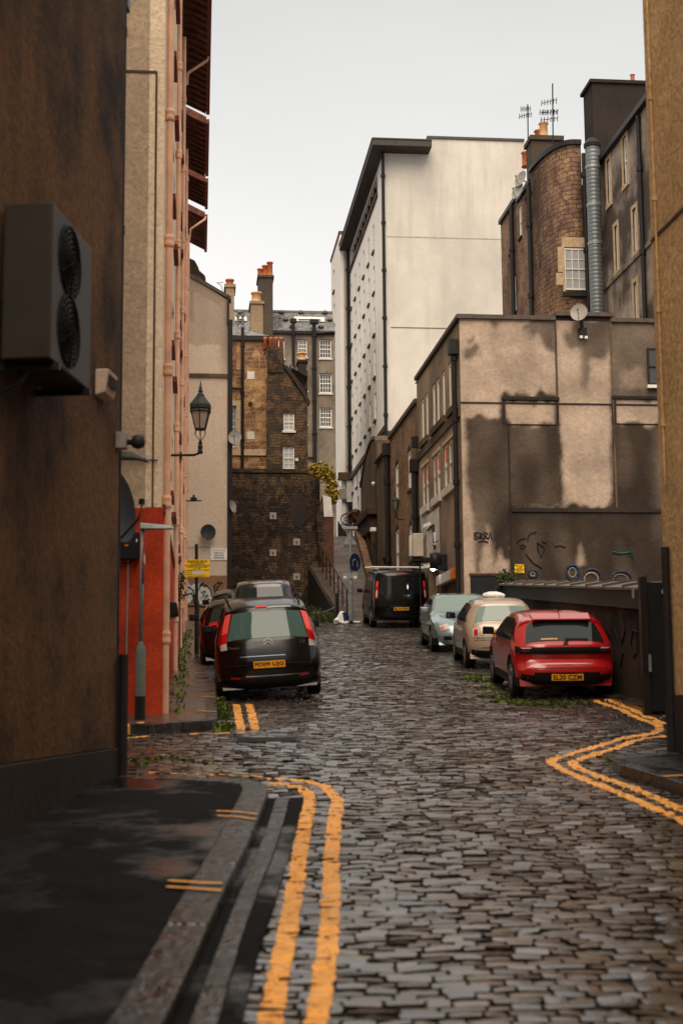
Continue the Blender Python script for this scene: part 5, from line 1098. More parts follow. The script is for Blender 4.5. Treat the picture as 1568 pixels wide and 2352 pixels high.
# lantern on bracket, right
q=P(908,1180,52); X=q.x; zz=lambda v:P(908,v,52).z; t=thing('lantern','small black Victorian lantern on a curved bracket against the brown rubble building','street lamp',(X+.3,52,zz(1192)))
wx=P(922,1192,52).x
MB().tube([(wx+.1,52,zz(1193)),(X+.12,52,zz(1193)),(X+.02,52,zz(1188)),(X,52,zz(1175))],.03,6).build('bracket',M['iron'],t)
def ring6(mb,r0,v0,r1,v1):
    A=[mb.pt(X+r0*math.cos(i*math.pi/3),52+r0*math.sin(i*math.pi/3),zz(v0)) for i in range(6)];B=[mb.pt(X+r1*math.cos(i*math.pi/3),52+r1*math.sin(i*math.pi/3),zz(v1)) for i in range(6)]
    for i in range(6): mb.face(A[i],A[(i+1)%6],B[(i+1)%6],B[i])
    mb.face(*A); mb.face(*B)
mb=MB(); ring6(mb,.16,1150,.04,1141); mb.tube([(X,52,zz(1142)),(X,52,zz(1130))],.02,5); mb.build('roof',M['iron'],t)
mb=MB(); ring6(mb,.13,1151,.07,1170); mb.build('lantern_glass',M['steel'],t)
mb=MB(); 
for i in range(6): mb.tube([(X+.135*math.cos(i*math.pi/3),52+.135*math.sin(i*math.pi/3),zz(1150)),(X+.072*math.cos(i*math.pi/3),52+.072*math.sin(i*math.pi/3),zz(1172))],.012,4)
mb.build('lantern_frame',M['iron'],t)
# --- stone tenement with the rounded corner
CT=(1250-784)/F*57.5+K*57.5; fT2=fr(1250,57.5,'left',420); T=fT2.px; tn=thing('stone_tenement','tall brown stone tenement with a rounded corner and black downpipes above the grey building','building',(fT2.o.x,60,5))
aF=T(1151,600)[0]; zT=T(1200,450)[1]; zT2=T(1152,512)[1]; X5=lambda x:1096.5+x*.3006; Y5=lambda y:152.3+y*.3006
ops=[]
for x0,x1,y0,y1 in ((247,270,1190,1405),(322,343,1040,1285),(388,416,1415,1710),(256,286,1600,1875)):
    ops.append((T(X5(x1),600)[0],T(X5(x0),600)[0],T(X5(x1),Y5(y1))[1],T(X5(x1),Y5(y0))[1]))
oD=(max(2.5,T(X5(510),300)[0]),max(3.6,T(X5(470),300)[0]),T(X5(505),Y5(1060))[1],T(X5(505),Y5(790))[1])
aM=T(1190,500)[0]
mb=MB(fT2); wall_open(mb,2.4,aM,5,zT,[o for o in ops if 2.4<o[0]<aM and o[1]<aM]+[oD],.3); 
o2=[o for o in ops if o[0]>=aM-.01 or o[1]>aM]; o2=[(max(o[0],aM+.05),o[1],o[2],o[3]) for o in o2]
wall_open(mb,aM,aF,5,zT2,o2,.3)
mb.poly([(2.4,0,zT),(aM,0,zT),(aM,-5,zT),(2.4,-5,zT)]).poly([(aM,0,zT2),(aF,0,zT2),(aF,-5,zT2),(aM,-5,zT2)]).poly([(aF,0,5),(aF,-5,5),(aF,-5,zT2),(aF,0,zT2)]).poly([(aM,0,zT2),(aM,-5,zT2),(aM,-5,zT),(aM,0,zT)])
mb.build('wall',M['tower'],tn)
for o in [o for o in ops if 2.4<o[0] and o[1]<aM]+o2: window(tn,fT2,*o,1,1,dep=.03,fw=.10,gm='net',sill=.08,sillm='sooty')
window(tn,fT2,*oD,1,1,dep=.15,fm='iron')
MB(fT2).box(aM-.05,aF,-.4,.12,zT2,zT2+.2).box(2.4,aM,-.4,.12,zT,zT+.2).build('coping',M['pipe'],tn)
for u in (1176,1217): 
    a=T(u,600,.12)[0]; bpipe(fT2,a,.12,5,(zT2 if a>aM else zT)-.1,.10,tn)
# rounded corner + front
c0=fT2.pt(0,0,0); xr_=P(1346,600,56.2).x; rad=(xr_-c0.x)*.72
sh0=2.4
pts=[];A_=fT2.A;N_=fT2.N; cen=fT2.pt(0,-rad,0)
for i in range(15): w=i/14*math.pi/2; p=cen+A_*sh0+N_*rad*math.cos(w)-A_*(rad*.9+sh0)*math.sin(w); pts.append((p.x,p.y))
lx,ly=pts[-1]; pts.append((xr_,ly+(xr_-lx)*K)); pts.append((xr_+.02,ly+3.5))
zTt=P(1300,318,56).z; mb=MB(); uvl=[0]
for a,b in zip(pts,pts[1:]): uvl.append(uvl[-1]+math.dist(a,b))
idx=[(mb.pt(x,y,5),mb.pt(x,y,zTt)) for x,y in pts]
for (a,b),(c,d) in zip(idx,idx[1:]): mb.face(a,c,d,b)
tw=mb.build('rounded_corner',M['tower'],tn); 
uvd=tw.data.uv_layers[0].data; off=wloc(tn)
pl_=[(Vector((x,y))-Vector((off.x,off.y)),l) for (x,y),l in zip(pts,uvl)]
for pgn in tw.data.polygons:
    for li in pgn.loop_indices:
        v=tw.data.vertices[tw.data.loops[li].vertex_index].co; l=min(pl_,key=lambda q:(q[0]-Vector((v.x,v.y))).length)[1]; uvd[li].uv=(l,v.z+off.z)
tw.data.polygons.foreach_set('use_smooth',[True]*len(tw.data.polygons))
mb=MB(); pc=[(x,y) for x,y in pts[:-1]]; c_=(c0.x+2,c0.y+1.5)
o_=offs(pc,.12); mb.slab(o_+[(xr_,ly+3.5),(c0.x+1,ly+3.5)],zTt,zTt+.2); mb.build('coping',M['pipe'],tn)
mb=MB(); mb.slab(pc+[(xr_,ly+3.5)],5.2,zTt-.01) if 0 else None
fTW=FR((lx,ly),(1,K),(K,-1)); w0=fTW.px(1293,672); w1=fTW.px(1345,570)
mb=MB(fTW); s_=window(tn,FR(fTW.pt(0,.22,0),fTW.A,fTW.N),w0[0]+.05,w1[0]-.02,w0[1]+.1,w1[1]-.05,3,2,dep=.14,bar=.03,gm='glasslit')
MB(fTW).box(w0[0]-.05,w1[0]+.05,.0,.16,w0[1]-.18,w0[1]).build('sill',M['sooty'],tn)
x0=w0[0]; MB(fTW).box(x0-.02,w1[0]+.02,.0,.10,w1[1],w1[1]+.42).box(x0-.30,x0-.02,.0,.09,w0[1]+.3,w0[1]+.8).box(x0-.2,x0-.02,.0,.085,w0[1]+.85,w1[1]).box(x0-.02,x0+.06,0,.1,w0[1],w1[1]).build('window_surround',M['sillst'],tn)
a=fTW.px(1350,700,.1)[0]; bpipe(fTW,a,.08,6,zTt-.4,.09,tn)
# chimney with pots and aerials
c=MB(fT2).box(2.0,aM*.62,-1.3,.02,zT-.5,P(1235,290,58).z).box(1.9,aM*.62+.1,-1.4,.1,P(1235,290,58).z,P(1235,290,58).z+.2).build('chimney',M['chimdark'],tn)
for k in range(5): a=2.3+k*.85; MB(fT2).lathe((a,-.6,P(1235,290,58).z+.2),[(.22,0),(.19,.08),(.18,.62),(.23,.66),(.2,.72)],12).build('chimney_pot',M['potc'] if k==0 else M['pot'],c,smooth=True)
def aerial(u,v0,v1,d,n,seed,label):
    q0=P(u,v1,d);q1=P(u,v0,d); t=thing('aerial',label,'tv aerial',q0); MB().tube([tuple(q0-Vector((0,0,1))),tuple(q1)],.03,6).build('mast',M['iron'],t); g_=random.Random(seed)
    for k in range(n):
        z=q0.z+(q1.z-q0.z)*g_.uniform(.35,.9); w=g_.uniform(.28,.5); a=g_.uniform(-.3,.3); mb=MB(); p0=(q0.x-w,d,z+a*.4);p1=(q0.x+w*.5,d,z-a*.2); mb.tube([p0,p1],.016,4)
        for j in range(6): s_=j/5; x=p0[0]+(p1[0]-p0[0])*s_; mb.tube([(x,d-.22,z+a*.4*(1-s_)+.0),(x,d+.22,z+a*.4*(1-s_))],.01,4); mb.tube([(x,d,z-.13+a*.3*(1-s_)),(x,d,z+.13+a*.3*(1-s_))],.01,4)
        mb.build('antenna',M['iron'],t)
aerial(1268,192,318,57.5,4,3,'tall black aerial mast with tangled antennas beside the clay pots'); aerial(1211,240,300,62,2,9,'thinner aerial mast standing left of the clay pots')
for u,v,l in ((1197,412,'upper'),(1190,440,'lower')):
    q=P(u,v,61); dish('satellite_dish','%s of two grey dishes on the edge of the stone tenement'%l,q,(-.8,-.55,.3),.36,'dish',arm=q+Vector((.4,.3,-.1)))
# duct
fP=fr(1367,55.6,'front',600); a0,a1=fP.px(1351,600)[0],fP.px(1384,600)[0]; cx=(a0+a1)/2; r=(a1-a0)/2; z0=P(1367,735,55.6).z; z1=P(1364,338,55.6).z
t=thing('ventilation_duct','fat ribbed galvanised duct rising between the stone tenement and the grey facade','duct',fP.pt(cx,0,z0-1)); mb=MB(fP); pr=[]; z=z0-2; 
while z<z1: pr+=[(r*.96,z),(r,z+.03),(r,z+.12),(r*.96,z+.15)]; z+=.165
pr.append((r*.96,z1)); mb.lathe((cx,0,0),pr,18); mb.build('duct',M['duct'],t,smooth=True)
for v in (385,472,560): z=P(1365,v,55.6).z; MB(fP).lathe((cx,0,z),[(r*1.06,-.06),(r*1.06,.06)],18).build('clamp',M['metal'],t)
MB(fP).lathe((cx,0,z1),[(r*1.15,-.02),(r*1.2,.12),(r*.6,.35)],16).build('cowl',M['iron'],t)
# facade with surrounds to the right
fH=fr(1386,56,'left',600); H=fH.px; hh=thing('harled_tenement','sooty grey harled tenement with pale window surrounds and a huge dark chimney gable','building',(fH.o.x,52,4))
aN=H(1545,600)[0]; zH=H(1481,245)[1]; ops=[]
W5=[(998,1050,690,1040),(1125,1185,510,880),(1040,1090,1215,1585),(1182,1240,1080,1430),(1040,1082,1775,2100),(1170,1225,1660,2010),(1262,1290,370,720),(1290,1320,960,1330),(1318,1345,1540,1900)]
for x0,x1,y0,y1 in W5: ops.append((H(X5(x1),600)[0],H(X5(x0),600)[0],H(X5(x1),Y5(y1)-4)[1]+.15,H(X5(x0),Y5(y0)+6)[1]))
ops=[(o[0]+.25,o[1]-.2,*sorted(o[2:])) for o in ops]
zr2=[o[3] for o in ops]
ops=[o for o in ops if o[1]-o[0]>.3]
mb=MB(fH); wall_open(mb,aN,.3,4,zH,ops,.28); mb.poly([(.3,0,4),(.3,-6,4),(.3,-6,zH),(.3,0,zH)]); mb.build('wall',M['harlgrey'],hh)
for o in ops:
    window(hh,fH,*o,1,1,dep=.06,fw=.10)
    x=.16; m_=MB(fH); m_.box(o[0]-x,o[0],-.02,.03,o[2]-.0,o[3]+x).box(o[1],o[1]+x,-.02,.03,o[2],o[3]+x).box(o[0],o[1],-.02,.028,o[3],o[3]+x).box(o[0]-x,o[1]+x,-.02,.06,o[2]-x,o[2]); m_.build('window_surround',M['sillst'],hh)
MB(fH).box(aN,.3,-.3,.22,zH,zH+.22).build('gutter',M['pipe'],hh)
bpipe(fH,H(1472,500,.1)[0],.1,4,zH-.1,.085,hh)
z=H(1450,600)[1]; MB(fH).box(aN,.3,0,.06,z-.1,z+.1).build('string_course',M['harlgrey'],hh)
fK=fr(1361,57.2,'front',250); k1=fK.px(1500,300)[0]; zk=P(1366,190,57.2).z; zk0=P(1366,330,57.2).z
c=MB(fK).box(0,k1,-1.4,0,zk0-9,zk).box(-.12,k1,-1.5,.1,zk,zk+.14).build('chimney',M['sooty'],hh)
q=fK.px(1462,185); MB(fK).lathe((q[0],-.6,zk+.14),[(.1,0),(.09,.5),(.12,.55)],8).build('chimney_pot',M['pot'],c)
mb=MB(fH); mb.hexa([(aN,.05,zH+.2),(.3,.05,zH+.2),(.3,-5,zH+.2),(aN,-5,zH+.2),(aN,-3,zH+2.2),(.3,-3,zH+2.2),(.3,-3.1,zH+2.2),(aN,-3.1,zH+2.2)]); mb.build('roof',M['slate'],hh)
# --- shed
sx=lambda y:4.69-.0277*(y-21.5)
rzs=lambda y:3.27+(y-22)*.0835
shd=thing('shed','long low harled lean-to shed with a felt strip roof behind the parked cars','shed',(4.6,29,gz(29)))
mb=MB(); y0,y1=21.4,37.4
for i in range(12):
    a=y0+(y1-y0)*i/12;b=y0+(y1-y0)*(i+1)/12; mb.poly([(sx(a),a,gz(a)-.1),(sx(b),b,gz(b)-.1),(sx(b),b,rzs(b)-.04),(sx(a),a,rzs(a)-.04)])
mb.poly([(sx(y0),y0,.8),(8,y0,.8),(8,y0,rzs(y0)-.04),(sx(y0),y0,rzs(y0)-.04)]).poly([(sx(y1),y1,.8),(8,y1,.8),(8,y1,rzs(y1)-.04),(sx(y1),y1,rzs(y1)-.04)]); mb.build('wall',M['shedwall'],shd)
mb=MB(); rw_=(.20,.10)
nP=11
for i in range(nP):
    a=y0-.1+(y1-y0+.2)*i/nP;b=y0-.1+(y1-y0+.2)*(i+1)/nP-.02
    mb.hexa([(sx(a)-.16,a,rzs(a)-.05),(sx(a)+.34,a,rzs(a)+.04),(sx(b)+.34,b,rzs(b)+.04),(sx(b)-.16,b,rzs(b)-.05),(sx(a)-.16,a,rzs(a)-.01),(sx(a)+.34,a,rzs(a)+.075),(sx(b)+.34,b,rzs(b)+.075),(sx(b)-.16,b,rzs(b)-.01)])
r_=mb.build('roof',M['leadroof'],shd)
for i in range(nP+1):
    a=y0-.1+(y1-y0+.2)*i/nP; MB().hexa([(sx(a)-.17,a-.03,rzs(a)-.02),(sx(a)+.34,a-.03,rzs(a)+.06),(sx(a)+.34,a+.03,rzs(a)+.06),(sx(a)-.17,a+.03,rzs(a)-.02),(sx(a)-.17,a-.03,rzs(a)+.03),(sx(a)+.34,a-.03,rzs(a)+.11),(sx(a)+.34,a+.03,rzs(a)+.11),(sx(a)-.17,a+.03,rzs(a)+.03)]).build('batten',M['coping'],r_)
mb=MB(); mb.hexa([(sx(y0)+.34,y0-.1,rzs(y0)+.0),(8,y0-.1,rzs(y0)-.2),(8,y1,rzs(y1)-.2),(sx(y1)+.34,y1,rzs(y1)),(sx(y0)+.34,y0-.1,rzs(y0)+.07),(8,y0-.1,rzs(y0)-.05),(8,y1,rzs(y1)-.05),(sx(y1)+.34,y1,rzs(y1)+.07)]); mb.build('roof_back',M['coping'],shd)
MB().hexa([(sx(y0)-.02,y0,rzs(y0)-.35),(sx(y0)-.06,y0,rzs(y0)-.35),(sx(y1)-.06,y1,rzs(y1)-.35),(sx(y1)-.02,y1,rzs(y1)-.35),(sx(y0)-.02,y0,rzs(y0)-.06),(sx(y0)-.06,y0,rzs(y0)-.06),(sx(y1)-.06,y1,rzs(y1)-.06),(sx(y1)-.02,y1,rzs(y1)-.06)]).build('fascia',M['door'],shd)
fSh=FR((sx(21.4),21.4),(-.0277,1),(-1,-.0277)); mb=MB(fSh)
for s in ([(1290,1440),(1300,1462),(1312,1490),(1306,1510),(1296,1500)],[(1322,1420),(1330,1450),(1340,1470),(1345,1440)],[(1352,1470),(1362,1490),(1358,1530),(1345,1560)],[(1455,1447),(1463,1452),(1463,1500),(1455,1510),(1449,1480),(1455,1447)],[(1410,1440),(1420,1470),(1432,1500),(1425,1530)],[(1430,1410),(1436,1450),(1428,1480)]): mb.tube([(a,.012,z) for a,z in frpoly(fSh,s)],.012,4)
mb.build('graffiti',M['ink'],shd)
# dark gate with posts between shed and tan corner
gt=thing('steel_gate','dark steel gate with white handles between the shed and the tan corner','gate',(4.95,20.9,gz(21))); q0=P(1490,1600,20.9).x; q1=P(1560,1600,20.9).x; zt=P(1500,1338,20.9).z
MB().box(q0,q1,20.86,20.92,gz(20.9)+.05,zt).build('panel',M['door'],gt); MB().box(q0-.1,q0,20.8,20.95,.8,zt+.08).box(q1,q1+.1,20.8,20.95,.8,zt+.08).build('frame',M['iron'],gt)
for u,v0,v1 in ((1451,1345*0+1518*0+1520,1552),): pass
p=P(1491,1520,20.8); 
MB().box(p.x-.02,p.x+.02,20.78,20.86,P(1491,1543,20.8).z,P(1491,1503,20.8).z).build('handle',M['metal'],gt); MB().box(P(1453,1450,20.8).x-.014+.02,P(1453,1450,20.8).x+.035,20.80,20.85,P(1453,1374,20.8).z+.0,P(1453,1352,20.8).z).build('latch',M['metal'],gt)
MB().box(P(1520,1360,20.8).x,P(1529,1360,20.8).x,20.79,20.85,P(1520,1363,20.8).z,P(1520,1354,20.8).z).build('light',M['whitesign'],gt)
bw=thing('yard_wall','dark rubble wall behind the steel gate on the far side of the lane','wall',(7,22,1.5)); MB().box(4.9,12,21.8,23.5,.8,3.2).build('wall',M['dark'],bw)
# --- tan building, near right
fR=FR((3.57,15.76),(K,-1),(-1,-K)); tb=thing('tan_building','ochre harled building with a dark base at the right edge of the photo','building',(3.6,15.76,gz(15.76)))
zpl=fR.px(1550,1596)[1]
MB(fR).box(0,26,-9,0,zpl,19).build('wall',M['tan'],tb); MB(fR).box(-.02,26,-9,.03,.0,zpl-.005).build('plinth',M['sooty'],tb)  # unseen top of the wall raised to darken the street below
z=fR.px(1530,518)[1]; MB(fR).box(0,24,0,.012,z-.018,z+.018).build('movement_joint',M['timber'],tb)
mb=MB(fR); a=fR.px(1515,900,.03)[0]; 
a=.22; mb.tube([(a,.02,3.9),(a+.01,.02,7),(a,.02,9.5),(a,.02,19)],.014,6); [mb.lathe((a,.02,k),[(.03,-.04),(.03,.04)],6) for k in (4.6,5.9,7.2,8.4)]; mb.build('cable',M['tan'],tb)
MB(fR).tube([(a,.05,gz(15.5)+.05),(a,.05,P(1530,1258,15.6).z)],.045,8).build('pipe_guard',M['pipe'],tb)
# --- unseen block added behind the camera to shade the foreground
rg=thing('rear_shade_block','tall dark tenement closing the street behind the viewer','building',(0,-16,0)); MB().box(-14,16,-34,-25,-3,11).build('wall',M['nearleft'],rg)
# ================================================================ cars
def paint(name,c,rough=.28,metal=.0,coat=1.,bs=.10,sp=.5):
    t=NT(name); w=t.noise(420,2,.5); d=t.ramp(w,(.60,0.),(.66,1.))
    return t.done((*c,1),rough,t.bump(d,bs,.004),Metallic=metal,Specular_IOR_Level=sp,Coat_Weight=coat,Coat_Roughness=.06)
M['cblack']=paint('black_car_paint',(.0025,.0027,.003),.2,0,.25,0,.35); M['cred']=paint('red_car_paint',(.48,.008,.008),.3); M['cbeige']=paint('beige_car_paint',(.42,.31,.235),.35,.2); M['csilver']=paint('pale_green_silver_paint',(.19,.26,.27),.3,.4); M['cdark']=paint('dark_plum_paint',(.008,.005,.005),.2,0,.8,0)
M['trim']=simple('black_trim',(.010,.010,.011),.55); M['tyre']=simple('tyre_rubber',(.012,.012,.012),.8); M['rim']=simple('alloy',(.22,.22,.22),.35,.1,Metallic=.8); M['chrome']=simple('chrome',(.55,.55,.55),.2,.05,Metallic=1.)
M['cglass']=glass('tinted_car_glass',(.012,.016,.016,1),.03); M['cglassg']=glass('greenish_car_glass',(.06,.115,.105,1),.04); M['winpale']=glass('pale_car_glass',(.17,.23,.21,1),.05)
M['lred']=simple('red_tail_lamp',(.55,.012,.012),.15,.05); M['lredb']=simple('bright_red_tail_lamp',(.85,.10,.08),.15,.05); M['lclear']=simple('clear_lamp',(.55,.50,.47),.12,.08); M['lorange']=simple('orange_indicator',(.7,.16,.06),.2,.05)
M['plate']=simple('yellow_plate',(.85,.36,.015),.45,.03); M['seat']=simple('seat_fabric',(.015,.017,.017),.9)
CARS={
'mpv':dict(L=4.59,W=1.76,H=1.68,rt=.73,belt=1.0,wr=.33,wy=(.88,3.61),rear=[(.12,.24),(.0,.34),(-.02,.60),(.02,.80),(.08,1.0)],rw=[(.10,1.04),(.36,1.49)],roof=[(.40,1.56),(.9,1.655),(1.8,1.68),(2.7,1.62)],ws=[(2.8,1.59),(3.62,1.10)],front=[(3.70,1.06),(4.25,.86),(4.5,.66),(4.59,.48),(4.55,.24)]),
'hatch':dict(L=4.05,W=1.70,H=1.43,rt=.74,belt=.93,wr=.335,wy=(.70,3.24),rear=[(.12,.24),(.02,.32),(-.01,.50),(.05,.60),(.12,.66),(.08,.80),(.10,.90)],rw=[(.16,.95),(.55,1.27)],roof=[(.58,1.33),(1.2,1.42),(2.1,1.41)],ws=[(2.25,1.385),(2.98,1.0)],front=[(3.05,.97),(3.65,.82),(3.95,.64),(4.05,.42),(4.0,.24)]),
'mini':dict(L=3.57,W=1.60,H=1.49,rt=.66,belt=.97,wr=.30,wy=(.62,2.92),rear=[(.10,.24),(.0,.36),(.0,.60),(.06,.84),(.17,.97)],rw=[(.21,1.01),(.50,1.34)],roof=[(.56,1.40),(1.0,1.485),(1.85,1.46)],ws=[(1.98,1.43),(2.62,1.02)],front=[(2.7,.98),(3.2,.84),(3.45,.64),(3.57,.42),(3.52,.24)]),
'saloon':dict(L=4.58,W=1.77,H=1.43,rt=.74,belt=.95,wr=.32,wy=(.98,3.63),rear=[(.10,.24),(.0,.38),(.0,.7),(.06,.97),(.45,1.02)],rw=[(.62,1.04),(1.32,1.35)],roof=[(1.5,1.40),(2.1,1.43),(2.6,1.41)],ws=[(2.75,1.385),(3.45,.99)],front=[(3.52,.96),(4.15,.83),(4.42,.72),(4.54,.56),(4.58,.40),(4.52,.22)]),
'van':dict(L=4.97,W=1.99,H=1.97,rt=.885,belt=1.12,wr=.34,wy=(1.0,3.93),rear=[(.10,.30),(.0,.38),(-.01,.75),(.02,1.08)],rw=[(.03,1.14),(.10,1.76)],roof=[(.16,1.90),(.5,1.96),(3.1,1.97)],ws=[(3.35,1.92),(4.15,1.22)],front=[(4.22,1.18),(4.68,1.0),(4.88,.8),(4.97,.5),(4.92,.28)]),
'suv':dict(L=4.7,W=1.78,H=1.84,rt=.74,belt=1.1,wr=.37,wy=(.85,3.6),rear=[(.10,.32),(.0,.42),(-.02,.75),(.03,1.1)],rw=[(.06,1.18),(.30,1.66)],roof=[(.36,1.75),(.9,1.83),(2.6,1.80)],ws=[(2.75,1.77),(3.45,1.2)],front=[(3.55,1.16),(4.3,1.02),(4.6,.8),(4.7,.5),(4.65,.3)]),
}
def sm(x): x=max(0,min(1,x)); return x*x*(3-2*x)
def make_car(name,label,cat,kind,pm,X,Y,yaw=0,rollz=0,flip=False,gl='cglass',group=None,dz=0,interior=False):
    S=CARS[kind]; L_,Wd,H_=S['L'],S['W'],S['H']
    ctl=S['rear']+S['rw']+S['roof']+S['ws']+S['front']; nr=len(S['rear']); ir=nr; iw=nr+2+len(S['roof'])
    def w(y,z):
        e=min(y,L_-y); pl=1-(.10 if y<L_/2 else .17)*(1-sm(e/.75))**2
        if z<.55: v=.955+.045*sm((z-.2)/.35)
        elif z<S['belt']: v=1-.02*((z-.55)/(S['belt']-.55))**2
        else: v=.98-(.98-S['rt'])*((z-S['belt'])/(H_-S['belt']))**1.15
        return Wd/2*pl*v
    out=[];seg=[]
    for i in range(len(ctl)-1):
        (a,b),(c,d)=ctl[i],ctl[i+1]; p0=ctl[max(i-1,0)];p3=ctl[min(i+2,len(ctl)-1)]
        n=max(2,int(math.dist(ctl[i],ctl[i+1])/.11)); st=i in (ir,iw)
        for k in range(n):
            t_=k/n
            if st: out.append((a+(c-a)*t_,b+(d-b)*t_))
            else:
                f=lambda q0,q1,q2,q3:.5*(2*q1+(q2-q0)*t_+(2*q0-5*q1+4*q2-q3)*t_*t_+(3*q1-q0-3*q2+q3)*t_**3)
                A=(f(p0[0],a,c,p3[0]),f(p0[1],b,d,p3[1])); B=(a+(c-a)*t_,b+(d-b)*t_); out.append(((A[0]+B[0])/2,(A[1]+B[1])/2))
    out.append(ctl[-1])
    N=len(out); nrm=[]
    for i in range(N):
        a=out[max(i-2,0)];b=out[min(i+2,N-1)]; d=Vector((b[0]-a[0],b[1]-a[1])).normalized(); nrm.append(Vector((-d.y,d.x)))  # outward
    def top(i,s,off=0,flat=False):      # i float index, s in [-1,1]
        i0=max(0,min(N-2,int(i))); f=i-i0; y=out[i0][0]*(1-f)+out[i0+1][0]*f; z=out[i0][1]*(1-f)+out[i0+1][1]*f; n=(nrm[i0]*(1-f)+nrm[i0+1]*f)
        cmb=(.13*abs(n.x)+.055*abs(n.y))*abs(s)**(4 if not flat else 8)
        yy=y-n.x*(cmb-off); zz_=z-n.y*(cmb-off); return Vector((s*w(max(0,min(L_,y)),z)*(1-.0*abs(s)),yy,zz_))
    def idx_rear(z):
        for i in range(N-1):
            if out[i][1]<=z<=out[i+1][1]: return i+(z-out[i][1])/(out[i+1][1]-out[i][1]+1e-9)
        return 0
    def idx_front(z):
        for i in range(N-1,0,-1):
            if out[i][1]<=z<=out[i-1][1]: return i-(z-out[i][1])/(out[i-1][1]-out[i][1]+1e-9)
        return N-1
    gy=gz(Y); root=thing(name,label,cat,(X,Y,gy+dz),group)
    y2=Y+(L_*(.5)); slope=math.atan2(gz(Y+L_)-gz(Y),L_)
    if flip: mat=Matrix.Rotation(slope,4,'X')@Matrix.Rotation(R(180+yaw),4,'Z'); 
    else: mat=Matrix.Rotation(slope,4,'X')@Matrix.Rotation(R(yaw),4,'Z')@Matrix.Rotation(R(rollz),4,'Y')
    root.rotation_euler=mat.to_euler()
    # body
    mb=MB(); SN=14; cols=[-1+2*k/SN for k in range(SN+1)]; side=[0,.12,.25,.4,.55,.7,.85]
    zb=S['front'][-1][1]-.02; rowsi=[]
    for i in range(N):
        T=[top(i,s) for s in cols]; yb=.16+(L_-.32)*i/(N-1); row=[]
        e=T[0]; y_e,z_e=e.y,e.z
        def sp(sgn,f):
            y=yb+(y_e-yb)*f; z=zb+(z_e-zb)*f; return (sgn*w(max(0,min(L_,y)),z),y,z)
        row=[mb.pt(*sp(-1,f)) for f in side]+[mb.pt(*t_) for t_ in T]+[mb.pt(*sp(1,f)) for f in reversed(side)]
        rowsi.append(row)
    C_=len(rowsi[0])
    for A,B in zip(rowsi,rowsi[1:]):
        for k in range(C_-1): mb.face(A[k],A[k+1],B[k+1],B[k])
        mb.face(A[-1],A[0],B[0],B[-1])
    mb.face(*rowsi[0]); mb.face(*reversed(rowsi[-1]))
    body=mb.build('body',[M[pm],M['trim']],root,local=True,smooth=True)
    cut=MB(); cut.mi=1
    wr=S['wr']
    for wy in S['wy']:
        for s in (-1,1): cut.lathe((s*(Wd/2-.10),wy,wr),[(wr+.055,-.17),(wr+.055,.17)],24,'x')
    cm=cut.build('cutter',[M[pm],M['trim']],root,local=True)
    md=body.modifiers.new('x','BOOLEAN'); md.object=cm; md.operation='DIFFERENCE'; md.solver='EXACT'
    bpy.context.view_layer.update(); dg=bpy.context.evaluated_depsgraph_get(); me=bpy.data.meshes.new_from_object(body.evaluated_get(dg)); 
    if len(me.polygons)>200: body.modifiers.clear(); body.data=me
    else: body.modifiers.clear()
    body.data.name='body'; bpy.data.objects.remove(cm)
    body.data.polygons.foreach_set('use_smooth',[True]*len(body.data.polygons))
    try: body.data.set_sharp_from_angle(angle=R(42))
    except Exception: pass
    # wheels
    for wy in S['wy']:
        for s in (-1,1):
            x=s*(Wd/2-.115); wh=MB().lathe((x,wy,wr),[(wr*.62,-.10),(wr*.9,-.105),(wr,-.08),(wr,.08),(wr*.9,.105),(wr*.62,.10)],28,'x').build('wheel',M['tyre'],root,local=True,smooth=False)
            m_=MB(); xo=x+s*.085
            m_.lathe((xo,wy,wr),[(wr*.62,-.02),(wr*.64,.0),(wr*.60,.02)],24,'x').lathe((xo,wy,wr),[(wr*.18,-.02),(wr*.15,.02)],12,'x')
            for k in range(10): an=k*math.pi/5; m_.tube([(xo+s*.015,wy+.12*wr*math.cos(an),wr+.12*wr*math.sin(an)),(xo+s*.012,wy+.6*wr*math.cos(an),wr+.6*wr*math.sin(an))],.016,4)
            m_.build('rim',M['rim'],wh,local=True)
    # patches
    def tpatch(nm,i0,i1,sf,mat_,off=.006,par=body,m=6,n=8):   # sf(t)->(s0,s1)
        mb=MB(); g=[]
        for a in range(m+1):
            i=i0+(i1-i0)*a/m; s0,s1=sf(a/m); g.append([mb.pt(*top(i,s0+(s1-s0)*b/n,off)) for b in range(n+1)])
        for A,B in zip(g,g[1:]):
            for k in range(n): mb.face(A[k],A[k+1],B[k+1],B[k])
        return mb.build(nm,M[mat_],par,local=True,smooth=True)
    def spatch(nm,y0,y1,zlo,zhi,mat_,off=.006,sides=(-1,1),par=body,n=12,m=3):
        o=[]
        for s in sides:
            mb=MB(); g=[]
            for a in range(n+1):
                y=y0+(y1-y0)*a/n; g.append([mb.pt(s*(w(max(0,min(L_,y)),z)+off),y,z) for z in [zlo(y)+(zhi(y)-zlo(y))*b/m for b in range(m+1)]])
            for A,B in zip(g,g[1:]):
                for k in range(m): mb.face(A[k],A[k+1],B[k+1],B[k])
            o.append(mb.build(nm,M[mat_],par,local=True,smooth=True))
        return o
    iR0,iR1=idx_rear(S['rw'][0][1]),idx_rear(S['rw'][1][1]); iF0=idx_front(S['ws'][1][1]); iF1=idx_front(S['ws'][0][1])
    lo,hi=(.86,.80)
    tpatch('rear_window',iR0+.1,iR1-.1,lambda t_:(-lo+(lo-hi)*t_,lo-(lo-hi)*t_),gl)
    tpatch('windscreen',iF0+.0,iF1,lambda t_:(-.92+.04*t_,.92-.04*t_),gl if not flip else 'winpale')
    bt_=S['belt']+.02; ht=H_-.13
